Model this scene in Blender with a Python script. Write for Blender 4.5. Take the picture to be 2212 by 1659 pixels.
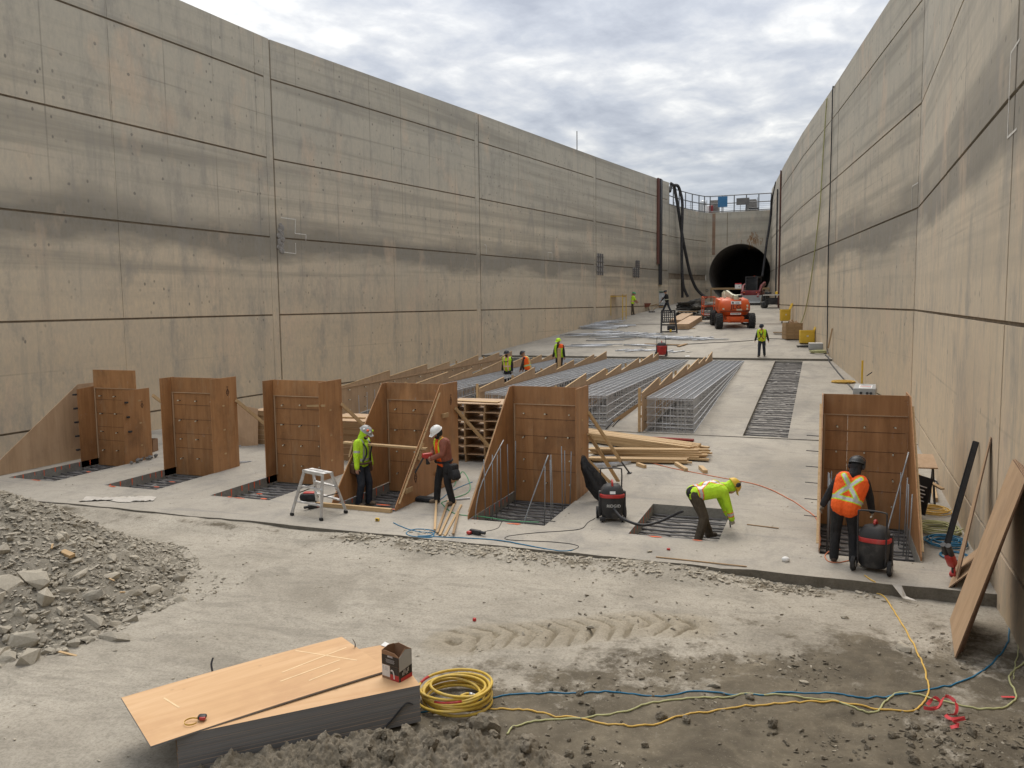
import bpy, bmesh, math, random
import numpy as np
from mathutils import Vector, Matrix, noise as mnoise
for o in list(bpy.data.objects): bpy.data.objects.remove(o)
SC = bpy.context.scene
COL = SC.collection
R = math.radians
rnd = random.Random(11)

# ------------------------------------------------------------------ camera
CAM_H = 4.4
FPX = 3263/4032*2212
YAW, PITCH, ROLL = R(20.6), R(5.54), R(-0.671)
FW0 = Vector((-math.sin(YAW), math.cos(YAW), 0)); RT0 = Vector((math.cos(YAW), math.sin(YAW), 0)); UP0 = Vector((0, 0, 1))
FWD = FW0*math.cos(PITCH) - UP0*math.sin(PITCH)
UPC = UP0*math.cos(PITCH) + FW0*math.sin(PITCH)
RTR = RT0*math.cos(ROLL) + UPC*math.sin(ROLL)
UPR = -RT0*math.sin(ROLL) + UPC*math.cos(ROLL)
CP = Vector((0, 0, CAM_H))
cd = bpy.data.cameras.new('camera'); cam = bpy.data.objects.new('camera', cd); COL.objects.link(cam)
cd.sensor_width = 36; cd.lens = 3263/4032*36; cd.clip_start = .1; cd.clip_end = 2000
cam.matrix_world = Matrix(((RTR.x, UPR.x, -FWD.x, CP.x), (RTR.y, UPR.y, -FWD.y, CP.y), (RTR.z, UPR.z, -FWD.z, CP.z), (0, 0, 0, 1)))
SC.camera = cam
SC.render.resolution_x, SC.render.resolution_y = 1024, 768

# ------------------------------------------------------------------ sky, sun, exposure
SUN_EL, SUN_AZ = R(56), R(-18)          # azimuth from +y towards +x
w = bpy.data.worlds.new('World'); SC.world = w; w.use_nodes = True
nt = w.node_tree; nt.nodes.clear()
def wn(t, **k):
    n = nt.nodes.new(t)
    for a, b in k.items(): setattr(n, a, b)
    return n
sky = wn('ShaderNodeTexSky', sky_type='NISHITA', sun_disc=False)
sky.sun_elevation = SUN_EL; sky.sun_rotation = SUN_AZ
bg1 = wn('ShaderNodeBackground'); bg1.inputs[1].default_value = .09
nt.links.new(sky.outputs[0], bg1.inputs[0])
tc = wn('ShaderNodeTexCoord'); sp = wn('ShaderNodeSeparateXYZ'); nt.links.new(tc.outputs['Generated'], sp.inputs[0])
def wm(op, a, b=None, c=None):
    n = wn('ShaderNodeMath', operation=op)
    for i, v in enumerate((a, b, c)):
        if v is None: continue
        if isinstance(v, (int, float)): n.inputs[i].default_value = v
        else: nt.links.new(v, n.inputs[i])
    return n.outputs[0]
zc = wm('MAXIMUM', sp.outputs[2], 0.0)
den = wm('ADD', zc, .11)
cb = wn('ShaderNodeCombineXYZ')
nt.links.new(wm('DIVIDE', sp.outputs[0], den), cb.inputs[0]); nt.links.new(wm('DIVIDE', sp.outputs[1], den), cb.inputs[1])
def wnoise(scale, det, rough, dist, off, sx=1, sy=1, rz=0):
    mp = wn('ShaderNodeMapping'); mp.inputs['Location'].default_value = off; mp.inputs['Scale'].default_value = (sx, sy, 1); mp.inputs['Rotation'].default_value = (0, 0, rz)
    nt.links.new(cb.outputs[0], mp.inputs[0])
    n = wn('ShaderNodeTexNoise'); n.inputs['Scale'].default_value = scale; n.inputs['Detail'].default_value = det
    n.inputs['Roughness'].default_value = rough; n.inputs['Distortion'].default_value = dist
    nt.links.new(mp.outputs[0], n.inputs['Vector']); return n.outputs[0]
n1 = wnoise(1.15, 10, .56, .35, (3.1, 1.7, 0), 1, 1.0, .35)
n2 = wnoise(4.6, 8, .58, .2, (9.2, 4.0, 0), 1, .8, .35)
nn = wm('ADD', wm('MULTIPLY', n1, .60), wm('MULTIPLY', n2, .40))
rp = wn('ShaderNodeValToRGB'); nt.links.new(nn, rp.inputs[0])
el = rp.color_ramp.elements
el[0].position = .39; el[0].color = (.50, .53, .60, 1)
el[1].position = .67; el[1].color = (1.9, 1.8, 1.6, 1)
e = el.new(.47); e.color = (.66, .69, .75, 1)
e = el.new(.54); e.color = (.86, .87, .885, 1)
e = el.new(.60); e.color = (1.12, 1.11, 1.075, 1)
# overcast sky luminance law: the zenith is three times as bright as the horizon
cie = wm('MULTIPLY', wm('ADD', wm('MULTIPLY', zc, 2.0), 1.0), 1/2.45)
hz = wn('ShaderNodeMapRange'); hz.inputs[1].default_value = 0; hz.inputs[2].default_value = .16; hz.inputs[3].default_value = .75; hz.inputs[4].default_value = 0
nt.links.new(sp.outputs[2], hz.inputs[0])
mxh = wn('ShaderNodeMix', data_type='RGBA'); nt.links.new(hz.outputs[0], mxh.inputs[0]); nt.links.new(rp.outputs[0], mxh.inputs[6]); mxh.inputs[7].default_value = (1.02, 1.08, 1.18, 1)
bg2 = wn('ShaderNodeBackground'); nt.links.new(mxh.outputs[2], bg2.inputs[0]); nt.links.new(cie, bg2.inputs[1])
mx = wn('ShaderNodeMixShader'); mx.inputs[0].default_value = .9
nt.links.new(bg1.outputs[0], mx.inputs[1]); nt.links.new(bg2.outputs[0], mx.inputs[2])
out = wn('ShaderNodeOutputWorld'); nt.links.new(mx.outputs[0], out.inputs[0])
sl = bpy.data.lights.new('sun', 'SUN'); sl.energy = 1.5; sl.angle = R(42); sl.color = (1, .91, .79)
so = bpy.data.objects.new('sun', sl); COL.objects.link(so)
sd = Vector((math.sin(SUN_AZ)*math.cos(SUN_EL), math.cos(SUN_AZ)*math.cos(SUN_EL), math.sin(SUN_EL)))
so.rotation_euler = sd.to_track_quat('Z', 'Y').to_euler(); so.location = (0, 20, 60)
vs = SC.view_settings; vs.view_transform = 'Standard'; vs.look = 'None'; vs.gamma = 1; vs.use_curve_mapping = False; vs.exposure = 0.62

# ------------------------------------------------------------------ floor profile and placing
Y_CURB, Y_APRON, Y_STEP = 13.75, 27.45, 46.7
Z_STEP = 1.17
def fz(x, y):
    if y < Y_CURB: return -.15
    if y < Y_APRON: return 0.0
    if y < Y_STEP: return (y-Y_APRON)/(Y_STEP-Y_APRON)*Z_STEP
    return Z_STEP + .13 + .0805*(min(y, 84)-Y_STEP)
def ray(px, py):
    return FWD + RTR*((px-1106)/FPX) - UPR*((py-829.5)/FPX)
def atz(px, py, z):                      # a point seen at (px,py) of the photograph at 2212 wide, at world height z
    r = ray(px, py); return CP + r*((z-CAM_H)/r.z)
def aty(px, py, y):
    r = ray(px, py); return CP + r*(y/r.y)
def G(px, py):                           # the point of the floor there
    r = ray(px, py); t = 4.0
    while t < 140:
        p = CP + r*t
        if p.z <= fz(p.x, p.y): break
        t += .05
    return Vector((p.x, p.y, fz(p.x, p.y)))

# ------------------------------------------------------------------ mesh helpers
class MB:
    def __init__(s): s.v = []; s.f = []; s.m = []
    def add(s, vs, fs, mi=0):
        o = len(s.v); s.v.extend([tuple(v) for v in vs]); s.f.extend([tuple(i+o for i in f) for f in fs]); s.m.extend([mi]*len(fs)); return s
    def box(s, c, sz, rz=0, mi=0, M=None):
        hx, hy, hz = sz[0]/2, sz[1]/2, sz[2]/2
        vs = [Vector((x, y, z)) for z in (-hz, hz) for y in (-hy, hy) for x in (-hx, hx)]
        if M is None: M = Matrix.Rotation(rz, 3, 'Z')
        vs = [M @ v + Vector(c) for v in vs]
        return s.add(vs, [(0, 2, 3, 1), (4, 5, 7, 6), (0, 1, 5, 4), (2, 6, 7, 3), (0, 4, 6, 2), (1, 3, 7, 5)], mi)
    def bbox(s, c, sz, b, rz=0, mi=0, M=None):        # bevelled box
        hx, hy, hz = sz[0]/2, sz[1]/2, sz[2]/2; b = min(b, hx*.9, hy*.9, hz*.9)
        bm = bmesh.new(); bmesh.ops.create_cube(bm, size=1)
        for v in bm.verts: v.co = Vector((v.co.x*2*hx, v.co.y*2*hy, v.co.z*2*hz))
        bmesh.ops.bevel(bm, geom=bm.edges[:], offset=b, segments=2, affect='EDGES', profile=.5)
        if M is None: M = Matrix.Rotation(rz, 3, 'Z')
        bm.verts.index_update()
        vs = [M @ v.co + Vector(c) for v in bm.verts]; fs = [[v.index for v in f.verts] for f in bm.faces]; bm.free()
        return s.add(vs, fs, mi)
    def beam(s, p, q, w, h, up=(0, 0, 1), mi=0):       # rectangular bar from p to q: w across, h along up
        p, q = Vector(p), Vector(q); d = (q-p).normalized(); up = Vector(up)
        sd = d.cross(up)
        if sd.length < 1e-4: sd = d.cross(Vector((1, 0, 0)))
        sd.normalize(); u = sd.cross(d).normalized()
        a, b = sd*(w/2), u*(h/2)
        vs = [p-a-b, p+a-b, p+a+b, p-a+b, q-a-b, q+a-b, q+a+b, q-a+b]
        return s.add(vs, [(0, 1, 2, 3), (7, 6, 5, 4), (0, 4, 5, 1), (1, 5, 6, 2), (2, 6, 7, 3), (3, 7, 4, 0)], mi)
    def tube(s, pts, r, n=8, closed=False, mi=0, caps=True):
        pts = [Vector(p) for p in pts]; N = len(pts)
        rs = r if isinstance(r, (list, tuple)) else [r]*N
        prev = None; vs = []
        for i, p in enumerate(pts):
            if closed: d = pts[(i+1) % N]-pts[i-1]
            else: d = pts[min(i+1, N-1)]-pts[max(i-1, 0)]
            d.normalize()
            if prev is None:
                a = d.orthogonal().normalized()
                if abs(d.z) < .9: a = d.cross(Vector((0, 0, 1))).normalized()
            else:
                a = prev - d*prev.dot(d)
                if a.length < 1e-6: a = d.orthogonal()
                a.normalize()
            prev = a; b = d.cross(a)
            for k in range(n):
                t = 2*math.pi*(k+.5)/n
                vs.append(p + (a*math.cos(t) + b*math.sin(t))*rs[i])
        fs = []
        for i in range(N if closed else N-1):
            j = (i+1) % N
            for k in range(n):
                l = (k+1) % n
                fs.append((i*n+k, i*n+l, j*n+l, j*n+k))
        if not closed and caps:
            fs.append(tuple(range(n-1, -1, -1))); fs.append(tuple((N-1)*n+k for k in range(n)))
        return s.add(vs, fs, mi)
    def lathe(s, prof, n=16, c=(0, 0, 0), M=None, mi=0, caps=True):   # prof: (radius, z)
        M = M or Matrix.Identity(3); c = Vector(c); vs = []; fs = []
        for r, z in prof:
            for k in range(n):
                t = 2*math.pi*k/n; vs.append(M @ Vector((r*math.cos(t), r*math.sin(t), z)) + c)
        for i in range(len(prof)-1):
            for k in range(n):
                l = (k+1) % n; fs.append((i*n+k, i*n+l, (i+1)*n+l, (i+1)*n+k))
        if caps:
            fs.append(tuple(range(n-1, -1, -1))); fs.append(tuple((len(prof)-1)*n+k for k in range(n)))
        return s.add(vs, fs, mi)
    def prism(s, poly, vec, mi=0):                      # extrude a planar polygon by vec
        P = [Vector(p) for p in poly]; n = len(P); vec = Vector(vec)
        nrm = sum(((P[i]-P[0]).cross(P[(i+1) % n]-P[0]) for i in range(1, n-1)), Vector())
        if nrm.dot(vec) > 0: P = P[::-1]
        vs = P + [p+vec for p in P]
        fs = [tuple(range(n)), tuple(range(2*n-1, n-1, -1))]
        for i in range(n):
            j = (i+1) % n; fs.append((j, i, n+i, n+j))
        return s.add(vs, fs, mi)
    def ball(s, c, r, n=10, m=7, M=None, mi=0):
        if isinstance(r, (int, float)): r = (r, r, r)
        M = M or Matrix.Identity(3); c = Vector(c); vs = [M @ Vector((0, 0, -r[2])) + c]; fs = []
        for i in range(1, m):
            t = -math.pi/2 + math.pi*i/m
            for k in range(n):
                a = 2*math.pi*k/n
                vs.append(M @ Vector((r[0]*math.cos(t)*math.cos(a), r[1]*math.cos(t)*math.sin(a), r[2]*math.sin(t))) + c)
        vs.append(M @ Vector((0, 0, r[2])) + c); top = len(vs)-1
        for k in range(n):
            l = (k+1) % n; fs.append((0, 1+l, 1+k)); fs.append((top, 1+(m-2)*n+k, 1+(m-2)*n+l))
        for i in range(m-2):
            for k in range(n):
                l = (k+1) % n; fs.append((1+i*n+k, 1+i*n+l, 1+(i+1)*n+l, 1+(i+1)*n+k))
        return s.add(vs, fs, mi)
    def mesh(s, name, mats, smooth=False):
        me = bpy.data.meshes.new(name); me.from_pydata(s.v, [], s.f)
        if not isinstance(mats, (list, tuple)): mats = [mats]
        for m in mats: me.materials.append(m)
        if len(mats) > 1: me.polygons.foreach_set('material_index', s.m)
        if smooth:
            me.polygons.foreach_set('use_smooth', [True]*len(me.polygons))
            if smooth != 'all':
                try: me.set_sharp_from_angle(angle=R(38))
                except Exception: pass
        me.update(); return me
    def build(s, name, mats, parent=None, smooth=False):
        return link(name, s.mesh(name, mats, smooth), parent)
def link(name, me, parent=None, loc=None, rot=None):
    o = bpy.data.objects.new(name, me); COL.objects.link(o)
    if parent is not None: o.parent = parent
    if loc is not None: o.location = loc
    if rot is not None: o.rotation_euler = rot
    return o
def tag(o, label=None, cat=None, group=None, kind=None):
    if label: o['label'] = label
    if cat: o['category'] = cat
    if group: o['group'] = group
    if kind: o['kind'] = kind
    return o
def empty(name, loc=(0, 0, 0), rz=0, label=None, cat=None, group=None):
    o = bpy.data.objects.new(name, None); COL.objects.link(o); o.empty_display_size = .2
    o.location = loc; o.rotation_euler = (0, 0, rz); return tag(o, label, cat, group)
def kids(o): return [c for c in o.children]
def dup(o, parent=None, loc=None, rz=None, label=None):
    c = o.copy(); COL.objects.link(c); c.parent = parent
    if loc is not None: c.location = loc
    if rz is not None: c.rotation_euler = (0, 0, rz)
    if label: c['label'] = label
    for k in kids(o):
        if k is not c: dup(k, c)
    return c
def spline(pts, sub=8, closed=False):
    P = [Vector(p) for p in pts]; n = len(P); out = []
    for i in range(n if closed else n-1):
        g = (lambda k: P[k % n]) if closed else (lambda k: P[max(0, min(n-1, k))])
        a, b, c, d = g(i-1), g(i), g(i+1), g(i+2)
        for j in range(sub):
            t = j/sub
            out.append(.5*((2*b) + (c-a)*t + (2*a-5*b+4*c-d)*t*t + (3*b-a-3*c+d)*t**3))
    if not closed: out.append(P[-1])
    return out
def text_mesh(txt, size, mat, ext=.001):
    cu = bpy.data.curves.new('lettering', 'FONT'); cu.body = txt; cu.size = size; cu.align_x = 'CENTER'; cu.align_y = 'CENTER'; cu.extrude = ext; cu.resolution_u = 3
    o = bpy.data.objects.new('tmp', cu); COL.objects.link(o)
    dg = bpy.context.evaluated_depsgraph_get(); me = bpy.data.meshes.new_from_object(o.evaluated_get(dg))
    bpy.data.objects.remove(o); bpy.data.curves.remove(cu)
    me.materials.clear(); me.materials.append(mat); me.name = 'lettering'; return me
def lettering(txt, size, mat, parent, c, right, up, name='lettering', sx=1.0):
    me = text_mesh(txt, size, mat); rt = Vector(right).normalized(); u = Vector(up).normalized(); n = rt.cross(u)
    M = Matrix(((rt.x*sx, u.x, n.x, c[0]), (rt.y*sx, u.y, n.y, c[1]), (rt.z*sx, u.z, n.z, c[2]), (0, 0, 0, 1)))
    me.transform(M); return link(name, me, parent)
# ------------------------------------------------------------------ materials
class NT:
    def __init__(s, name):
        s.m = bpy.data.materials.new(name); s.m.use_nodes = True; s.t = s.m.node_tree
        s.b = s.t.nodes['Principled BSDF']; s.b.inputs['Specular IOR Level'].default_value = .35
    def n(s, t, **k):
        x = s.t.nodes.new(t)
        for a, b in k.items(): setattr(x, a, b)
        return x
    def L(s, a, b): s.t.links.new(a, b)
    def set(s, inp, v):
        if hasattr(v, 'is_linked'): s.L(v, inp)
        else: inp.default_value = v
    def pos(s, obj=False):
        if obj: return s.n('ShaderNodeTexCoord').outputs['Object']
        return s.n('ShaderNodeNewGeometry').outputs['Position']
    def map(s, v, scale=(1, 1, 1), loc=(0, 0, 0), rot=(0, 0, 0)):
        x = s.n('ShaderNodeMapping'); s.L(v, x.inputs[0]); x.inputs['Scale'].default_value = scale; x.inputs['Rotation'].default_value = rot
        s.set(x.inputs['Location'], loc); return x.outputs[0]
    def noise(s, v, scale=1, det=4, rough=.55, dist=0):
        x = s.n('ShaderNodeTexNoise'); s.L(v, x.inputs['Vector']); x.inputs['Scale'].default_value = scale
        x.inputs['Detail'].default_value = det; x.inputs['Roughness'].default_value = rough; x.inputs['Distortion'].default_value = dist
        return x.outputs[0]
    def vor(s, v, scale=1, feat='F1'):
        x = s.n('ShaderNodeTexVoronoi', feature=feat); s.L(v, x.inputs['Vector']); x.inputs['Scale'].default_value = scale; return x.outputs['Distance']
    def mr(s, v, a, b, c=0, d=1):
        x = s.n('ShaderNodeMapRange'); s.L(v, x.inputs[0])
        for i, q in enumerate((a, b, c, d)): x.inputs[i+1].default_value = q
        return x.outputs[0]
    def ma(s, op, a, b=None):
        x = s.n('ShaderNodeMath', operation=op)
        s.set(x.inputs[0], a)
        if b is not None: s.set(x.inputs[1], b)
        return x.outputs[0]
    def mix(s, f, a, b, mode='MIX'):
        x = s.n('ShaderNodeMix', data_type='RGBA', blend_type=mode)
        s.set(x.inputs[0], f)
        for i, c in ((6, a), (7, b)):
            if isinstance(c, tuple): c = (*c[:3], 1)
            s.set(x.inputs[i], c)
        return x.outputs[2]
    def ramp(s, v, stops):
        x = s.n('ShaderNodeValToRGB'); s.L(v, x.inputs[0]); e = x.color_ramp.elements
        e[0].position, e[0].color = stops[0][0], (*stops[0][1], 1); e[1].position, e[1].color = stops[-1][0], (*stops[-1][1], 1)
        for p, c in stops[1:-1]:
            q = e.new(p); q.color = (*c, 1)
        return x.outputs[0]
    def bump(s, h, strength=.3, dist=.02):
        x = s.n('ShaderNodeBump'); s.L(h, x.inputs['Height']); x.inputs['Strength'].default_value = strength; x.inputs['Distance'].default_value = dist
        s.L(x.outputs[0], s.b.inputs['Normal']); return x
    def rand(s): return s.n('ShaderNodeObjectInfo').outputs['Random']
    def fin(s, col=None, rough=.8, metal=0):
        if col is not None: s.set(s.b.inputs['Base Color'], (*col, 1) if isinstance(col, tuple) else col)
        s.set(s.b.inputs['Roughness'], rough); s.set(s.b.inputs['Metallic'], metal); return s.m
MATS = {}
def plain(name, col, rough=.6, metal=0, var=.12, sc=9, dirt=.25, bump=.0, dirtcol=(.30, .28, .25)):
    """painted / plastic / cloth surface: a little tonal variation and site dust"""
    if name in MATS: return MATS[name]
    k = NT(name); p = k.pos(True)
    n = k.noise(p, sc, 5, .6)
    c = k.mix(k.mr(n, .3, .7), tuple(x*(1-var) for x in col), tuple(min(1, x*(1+var)) for x in col))
    if dirt: c = k.mix(k.mr(k.noise(p, sc*.45, 6, .65), .5, .78, 0, dirt), c, dirtcol)
    if bump: k.bump(k.noise(k.map(p, (1, 1, .55)), 9, 4, .6, 1.2), min(1, bump*3), .05)
    MATS[name] = k.fin(c, rough, metal); return MATS[name]

def concrete_wall():
    k = NT('wall_concrete'); P = k.pos()
    sp = k.n('ShaderNodeSeparateXYZ'); k.L(P, sp.inputs[0]); z = sp.outputs[2]
    cloud = k.noise(k.map(P, (.22, .22, .3)), 1.0, 6, .6)
    base = k.ramp(cloud, [(.3, (.48, .42, .325)), (.5, (.575, .495, .375)), (.7, (.655, .555, .41))])
    # cast by panel: each panel set has its own tone
    rd = k.rand(); base = k.mix(.35, base, k.ramp(rd, [(0, (.48, .44, .36)), (.5, (.58, .505, .39)), (1, (.67, .555, .395))]))
    # warm ochre lower part, cooler grey-green upper part
    wz = k.ma('ADD', z, k.mr(k.noise(k.map(P, (.5, .5, .12)), 1, 5, .6), .3, .7, -1.4, 1.4))
    base = k.mix(k.mr(wz, 1.0, 7.5, .6, 0), base, (.69, .52, .325))
    base = k.mix(k.mr(wz, 7, 12.5, 0, .6), base, (.43, .415, .35))
    # old water lines: long dark level bands
    lv = k.noise(k.map(P, (.035, .035, 1.15)), 1, 6, .62, .25)
    base = k.mix(k.ma('MULTIPLY', k.mr(lv, .47, .66, 0, .75), k.mr(z, 4.6, 6.2, .15, 1)), base, (.25, .23, .185))
    bz = k.ma('ADD', z, k.mr(k.noise(k.map(P, (.13, .13, .5)), 1, 5, .6), .3, .7, -.55, .55))
    band = k.ma('MULTIPLY', k.mr(bz, 6.2, 6.75), k.mr(bz, 7.5, 8.5, 1, 0))
    base = k.mix(k.ma('MULTIPLY', band, .8), base, (.19, .175, .142))
    # vertical rain streaks and damp blotches
    st = k.noise(k.map(P, (2.4, 2.4, .16)), 1, 8, .68, .08)
    base = k.mix(k.mr(st, .53, .70, 0, .5), base, (.27, .26, .235))
    bl = k.noise(k.map(P, (1.0, 1.0, .50)), .95, 10, .74, .1)
    base = k.mix(k.mr(bl, .51, .68, 0, .7), base, (.29, .272, .24))
    pk = k.noise(k.map(P, (.6, .6, .3), (7, 3, 1)), 1, 6, .6)
    base = k.mix(k.mr(pk, .56, .7, 0, .5), base, (.68, .51, .36))
    # fine grain, bug holes
    g = k.noise(k.map(P, (9, 9, 4)), 1, 6, .7)
    base = k.mix(k.mr(g, .35, .68, .0, .35), base, (.33, .31, .275))
    vv = k.n('ShaderNodeTexVoronoi'); k.L(k.map(P, (1.6, 1.6, 1.1)), vv.inputs['Vector']); vv.inputs['Scale'].default_value = 1.9
    hole = k.ma('MULTIPLY', k.mr(vv.outputs['Distance'], .09, .15, 1, 0), k.mr(k.noise(k.map(P, (.5, .5, .5), (4, 4, 4)), 1, 2), .5, .6))
    base = k.mix(k.ma('MULTIPLY', hole, .75), base, (.15, .14, .125))
    def fr(i, s): return k.ma('SUBTRACT', k.ma('FRACT', k.ma('MULTIPLY', sp.outputs[i], 1/s)), .5)
    ay, az = k.ma('MULTIPLY', fr(1, 1.31), 1.31), k.ma('MULTIPLY', fr(2, .67), .67)
    dh = k.ma('SQRT', k.ma('ADD', k.ma('MULTIPLY', ay, ay), k.ma('MULTIPLY', az, az)))
    dh = k.ma('ADD', dh, k.mr(g, .3, .7, -.03, .03))
    hm = k.mr(k.noise(k.map(P, (.8, .8, 1.1), (2, 6, 1)), 1, 3), .48, .58)
    base = k.mix(k.ma('MULTIPLY', k.ma('MULTIPLY', k.mr(dh, .035, .06, .75, 0), hm), k.mr(z, 3, 8, .2, 1)), base, (.17, .16, .145))
    # formwork board marks
    wv = k.n('ShaderNodeTexWave', wave_type='BANDS', bands_direction='Y'); k.L(P, wv.inputs['Vector']); wv.inputs['Scale'].default_value = .128; wv.inputs['Distortion'].default_value = 0
    ln = k.mr(wv.outputs['Fac'], .0, .0022, 1, 0)
    base = k.mix(k.ma('MULTIPLY', k.ma('MULTIPLY', ln, .5), k.ma('MULTIPLY', k.mr(z, 5, 9, .15, 1), k.mr(cloud, .42, .6))), base, (.15, .14, .125))
    wh = k.n('ShaderNodeTexWave', wave_type='BANDS', bands_direction='Z'); k.L(k.map(P, (1, 1, 1), (0, 0, .9)), wh.inputs['Vector']); wh.inputs['Scale'].default_value = .094
    base = k.mix(k.ma('MULTIPLY', k.mr(wh.outputs['Fac'], 0, .0009, 1, 0), k.mr(cloud, .45, .62, 0, .3)), base, (.15, .14, .125))
    k.bump(k.ma('ADD', g, k.ma('MULTIPLY', st, .6)), .18, .02)
    return k.fin(base, .88)
def concrete_floor():
    k = NT('floor_concrete'); P = k.pos()
    n1 = k.noise(k.map(P, (.25, .25, .25)), 1, 7, .6, .3)
    c = k.ramp(n1, [(.3, (.29, .265, .225)), (.5, (.37, .34, .29)), (.72, (.445, .41, .352))])
    n2 = k.noise(k.map(P, (.8, .45, 1), (3, 9, 0), (0, 0, .35)), 1.2, 8, .68, .6)
    c = k.mix(k.mr(n2, .49, .70, 0, .75), c, (.215, .205, .19))
    n3 = k.noise(k.map(P, (1, 1, 1), (0, 5, 0)), 3.5, 8, .7)
    c = k.mix(k.mr(n3, .52, .70, 0, .42), c, (.20, .188, .168))
    sc = k.noise(k.map(P, (.35, 3.2, 1), (0, 0, 0), (0, 0, .5)), 1.4, 5, .6, .8)   # trowel and wheel scuffs
    c = k.mix(k.mr(sc, .56, .70, 0, .55), c, (.215, .208, .198))
    g = k.noise(P, 22, 9, .82); c = k.mix(k.mr(g, .47, .68, 0, .5), c, (.19, .175, .15)); c = k.mix(k.mr(g, .45, .33, 0, .3), c, (.52, .48, .41))
    sp = k.vor(P, 7); c = k.mix(k.ma('MULTIPLY', k.mr(sp, .05, .11, .55, 0), k.mr(n3, .45, .6)), c, (.15, .14, .12))
    k.bump(k.ma('ADD', k.ma('MULTIPLY', n3, .8), g), .35, .02)
    return k.fin(c, .9)
def ground_dirt():
    """trampled concrete under dust in the foreground, going over to brown soil (vertex mask 'soil')"""
    k = NT('ground_soil'); P = k.pos()
    a = k.n('ShaderNodeAttribute', attribute_name='soil').outputs['Fac']
    n1 = k.noise(k.map(P, (.5, .5, .5)), 1, 8, .66, .4)
    c1 = k.ramp(n1, [(.3, (.26, .235, .192)), (.48, (.37, .338, .282)), (.7, (.46, .422, .355))])
    sw = k.noise(k.map(P, (.45, 1.5, 1), (1, 2, 0), (0, 0, -.25)), 1.6, 8, .68, 1.1)
    c1 = k.mix(k.mr(sw, .50, .68, 0, .65), c1, (.225, .207, .172))
    n3 = k.noise(P, 6, 9, .72)
    c1 = k.mix(k.mr(n3, .52, .68, 0, .5), c1, (.205, .187, .152))
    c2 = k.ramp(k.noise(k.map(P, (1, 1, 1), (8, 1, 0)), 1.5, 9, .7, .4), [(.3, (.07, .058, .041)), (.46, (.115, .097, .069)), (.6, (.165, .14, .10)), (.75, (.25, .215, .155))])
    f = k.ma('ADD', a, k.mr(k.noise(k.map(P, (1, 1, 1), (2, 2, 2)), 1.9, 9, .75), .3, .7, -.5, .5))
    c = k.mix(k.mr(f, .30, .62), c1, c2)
    tan = k.n('ShaderNodeAttribute', attribute_name='tan').outputs['Fac']
    c = k.mix(k.ma('MULTIPLY', tan, .6), c, (.30, .255, .18))
    g = k.noise(P, 26, 9, .85); c = k.mix(k.mr(g, .47, .66, 0, .62), c, (.125, .108, .082)); c = k.mix(k.mr(g, .44, .33, 0, .4), c, (.55, .50, .41))
    sp = k.vor(P, 11); c = k.mix(k.ma('MULTIPLY', k.mr(sp, .06, .14, .6, 0), k.mr(n3, .42, .58)), c, (.10, .09, .075))
    k.bump(k.ma('ADD', n3, k.ma('MULTIPLY', g, .6)), .55, .03)
    return k.fin(c, .95)
def rough_concrete(name, c0, c1, sc=5, b=.8):
    k = NT(name); P = k.pos()
    n = k.noise(P, sc, 9, .75); c = k.ramp(n, [(.32, c0), (.68, c1)])
    g = k.noise(P, sc*6, 6, .75); c = k.mix(k.mr(g, .45, .7, 0, .4), c, tuple(x*.5 for x in c0))
    k.bump(k.ma('ADD', n, k.ma('MULTIPLY', g, .7)), b, .04); return k.fin(c, .95)
def wood(name, c0, c1, c2, axis='X', fine=14, long=.7, knots=.0, stain=.25, stainc=(.10, .07, .05), rough=.7, rv=.22):
    """sawn timber / plywood; grain along the object's own axis"""
    k = NT(name); P = k.pos(True)
    r = k.rand(); off = k.n('ShaderNodeCombineXYZ'); k.L(k.ma('MULTIPLY', r, 37.0), off.inputs[0]); k.L(k.ma('MULTIPLY', r, 11.0), off.inputs[1]); k.L(k.ma('MULTIPLY', r, 23.0), off.inputs[2])
    s = {'X': (long, fine, fine), 'Y': (fine, long, fine), 'Z': (fine, fine, long)}[axis]
    g = k.noise(k.map(P, s, off.outputs[0]), 1, 7, .62, 1.2)
    s2 = tuple(x*.22 if x == fine else x*.6 for x in s)
    w2 = k.noise(k.map(P, s2, off.outputs[0]), 1, 5, .6, 1.6)
    v = k.ma('ADD', k.ma('MULTIPLY', g, .55), k.ma('MULTIPLY', w2, .45))
    c = k.ramp(v, [(.33, c0), (.5, c1), (.67, c2)])
    c = k.mix(k.ma('MULTIPLY', r, rv), c, tuple(x*.6 for x in c0))
    if stain:
        st = k.noise(k.map(P, (1.1, 1.1, .8), off.outputs[0]), 1.1, 7, .68)
        c = k.mix(k.mr(st, .5, .74, 0, stain), c, stainc)
    if name == 'form_plywood':
        sx = k.noise(k.map(P, (1, 1, .6), off.outputs[0]), 9, 6, .8); c = k.mix(k.mr(sx, .62, .70, 0, .55), c, (.36, .33, .29)); c = k.mix(k.mr(k.noise(k.map(P, (1, 1, .3), off.outputs[0]), 2.2, 5, .6), .56, .7, 0, .45), c, (.40, .27, .155))
    if knots:
        vv = k.vor(k.map(P, (1.9, 1.9, 2.6), off.outputs[0]), 1.5)
        c = k.mix(k.mr(vv, .045, .085, knots, 0), c, (.07, .045, .03))
    k.bump(g, .12, .006); return k.fin(c, rough)
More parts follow.
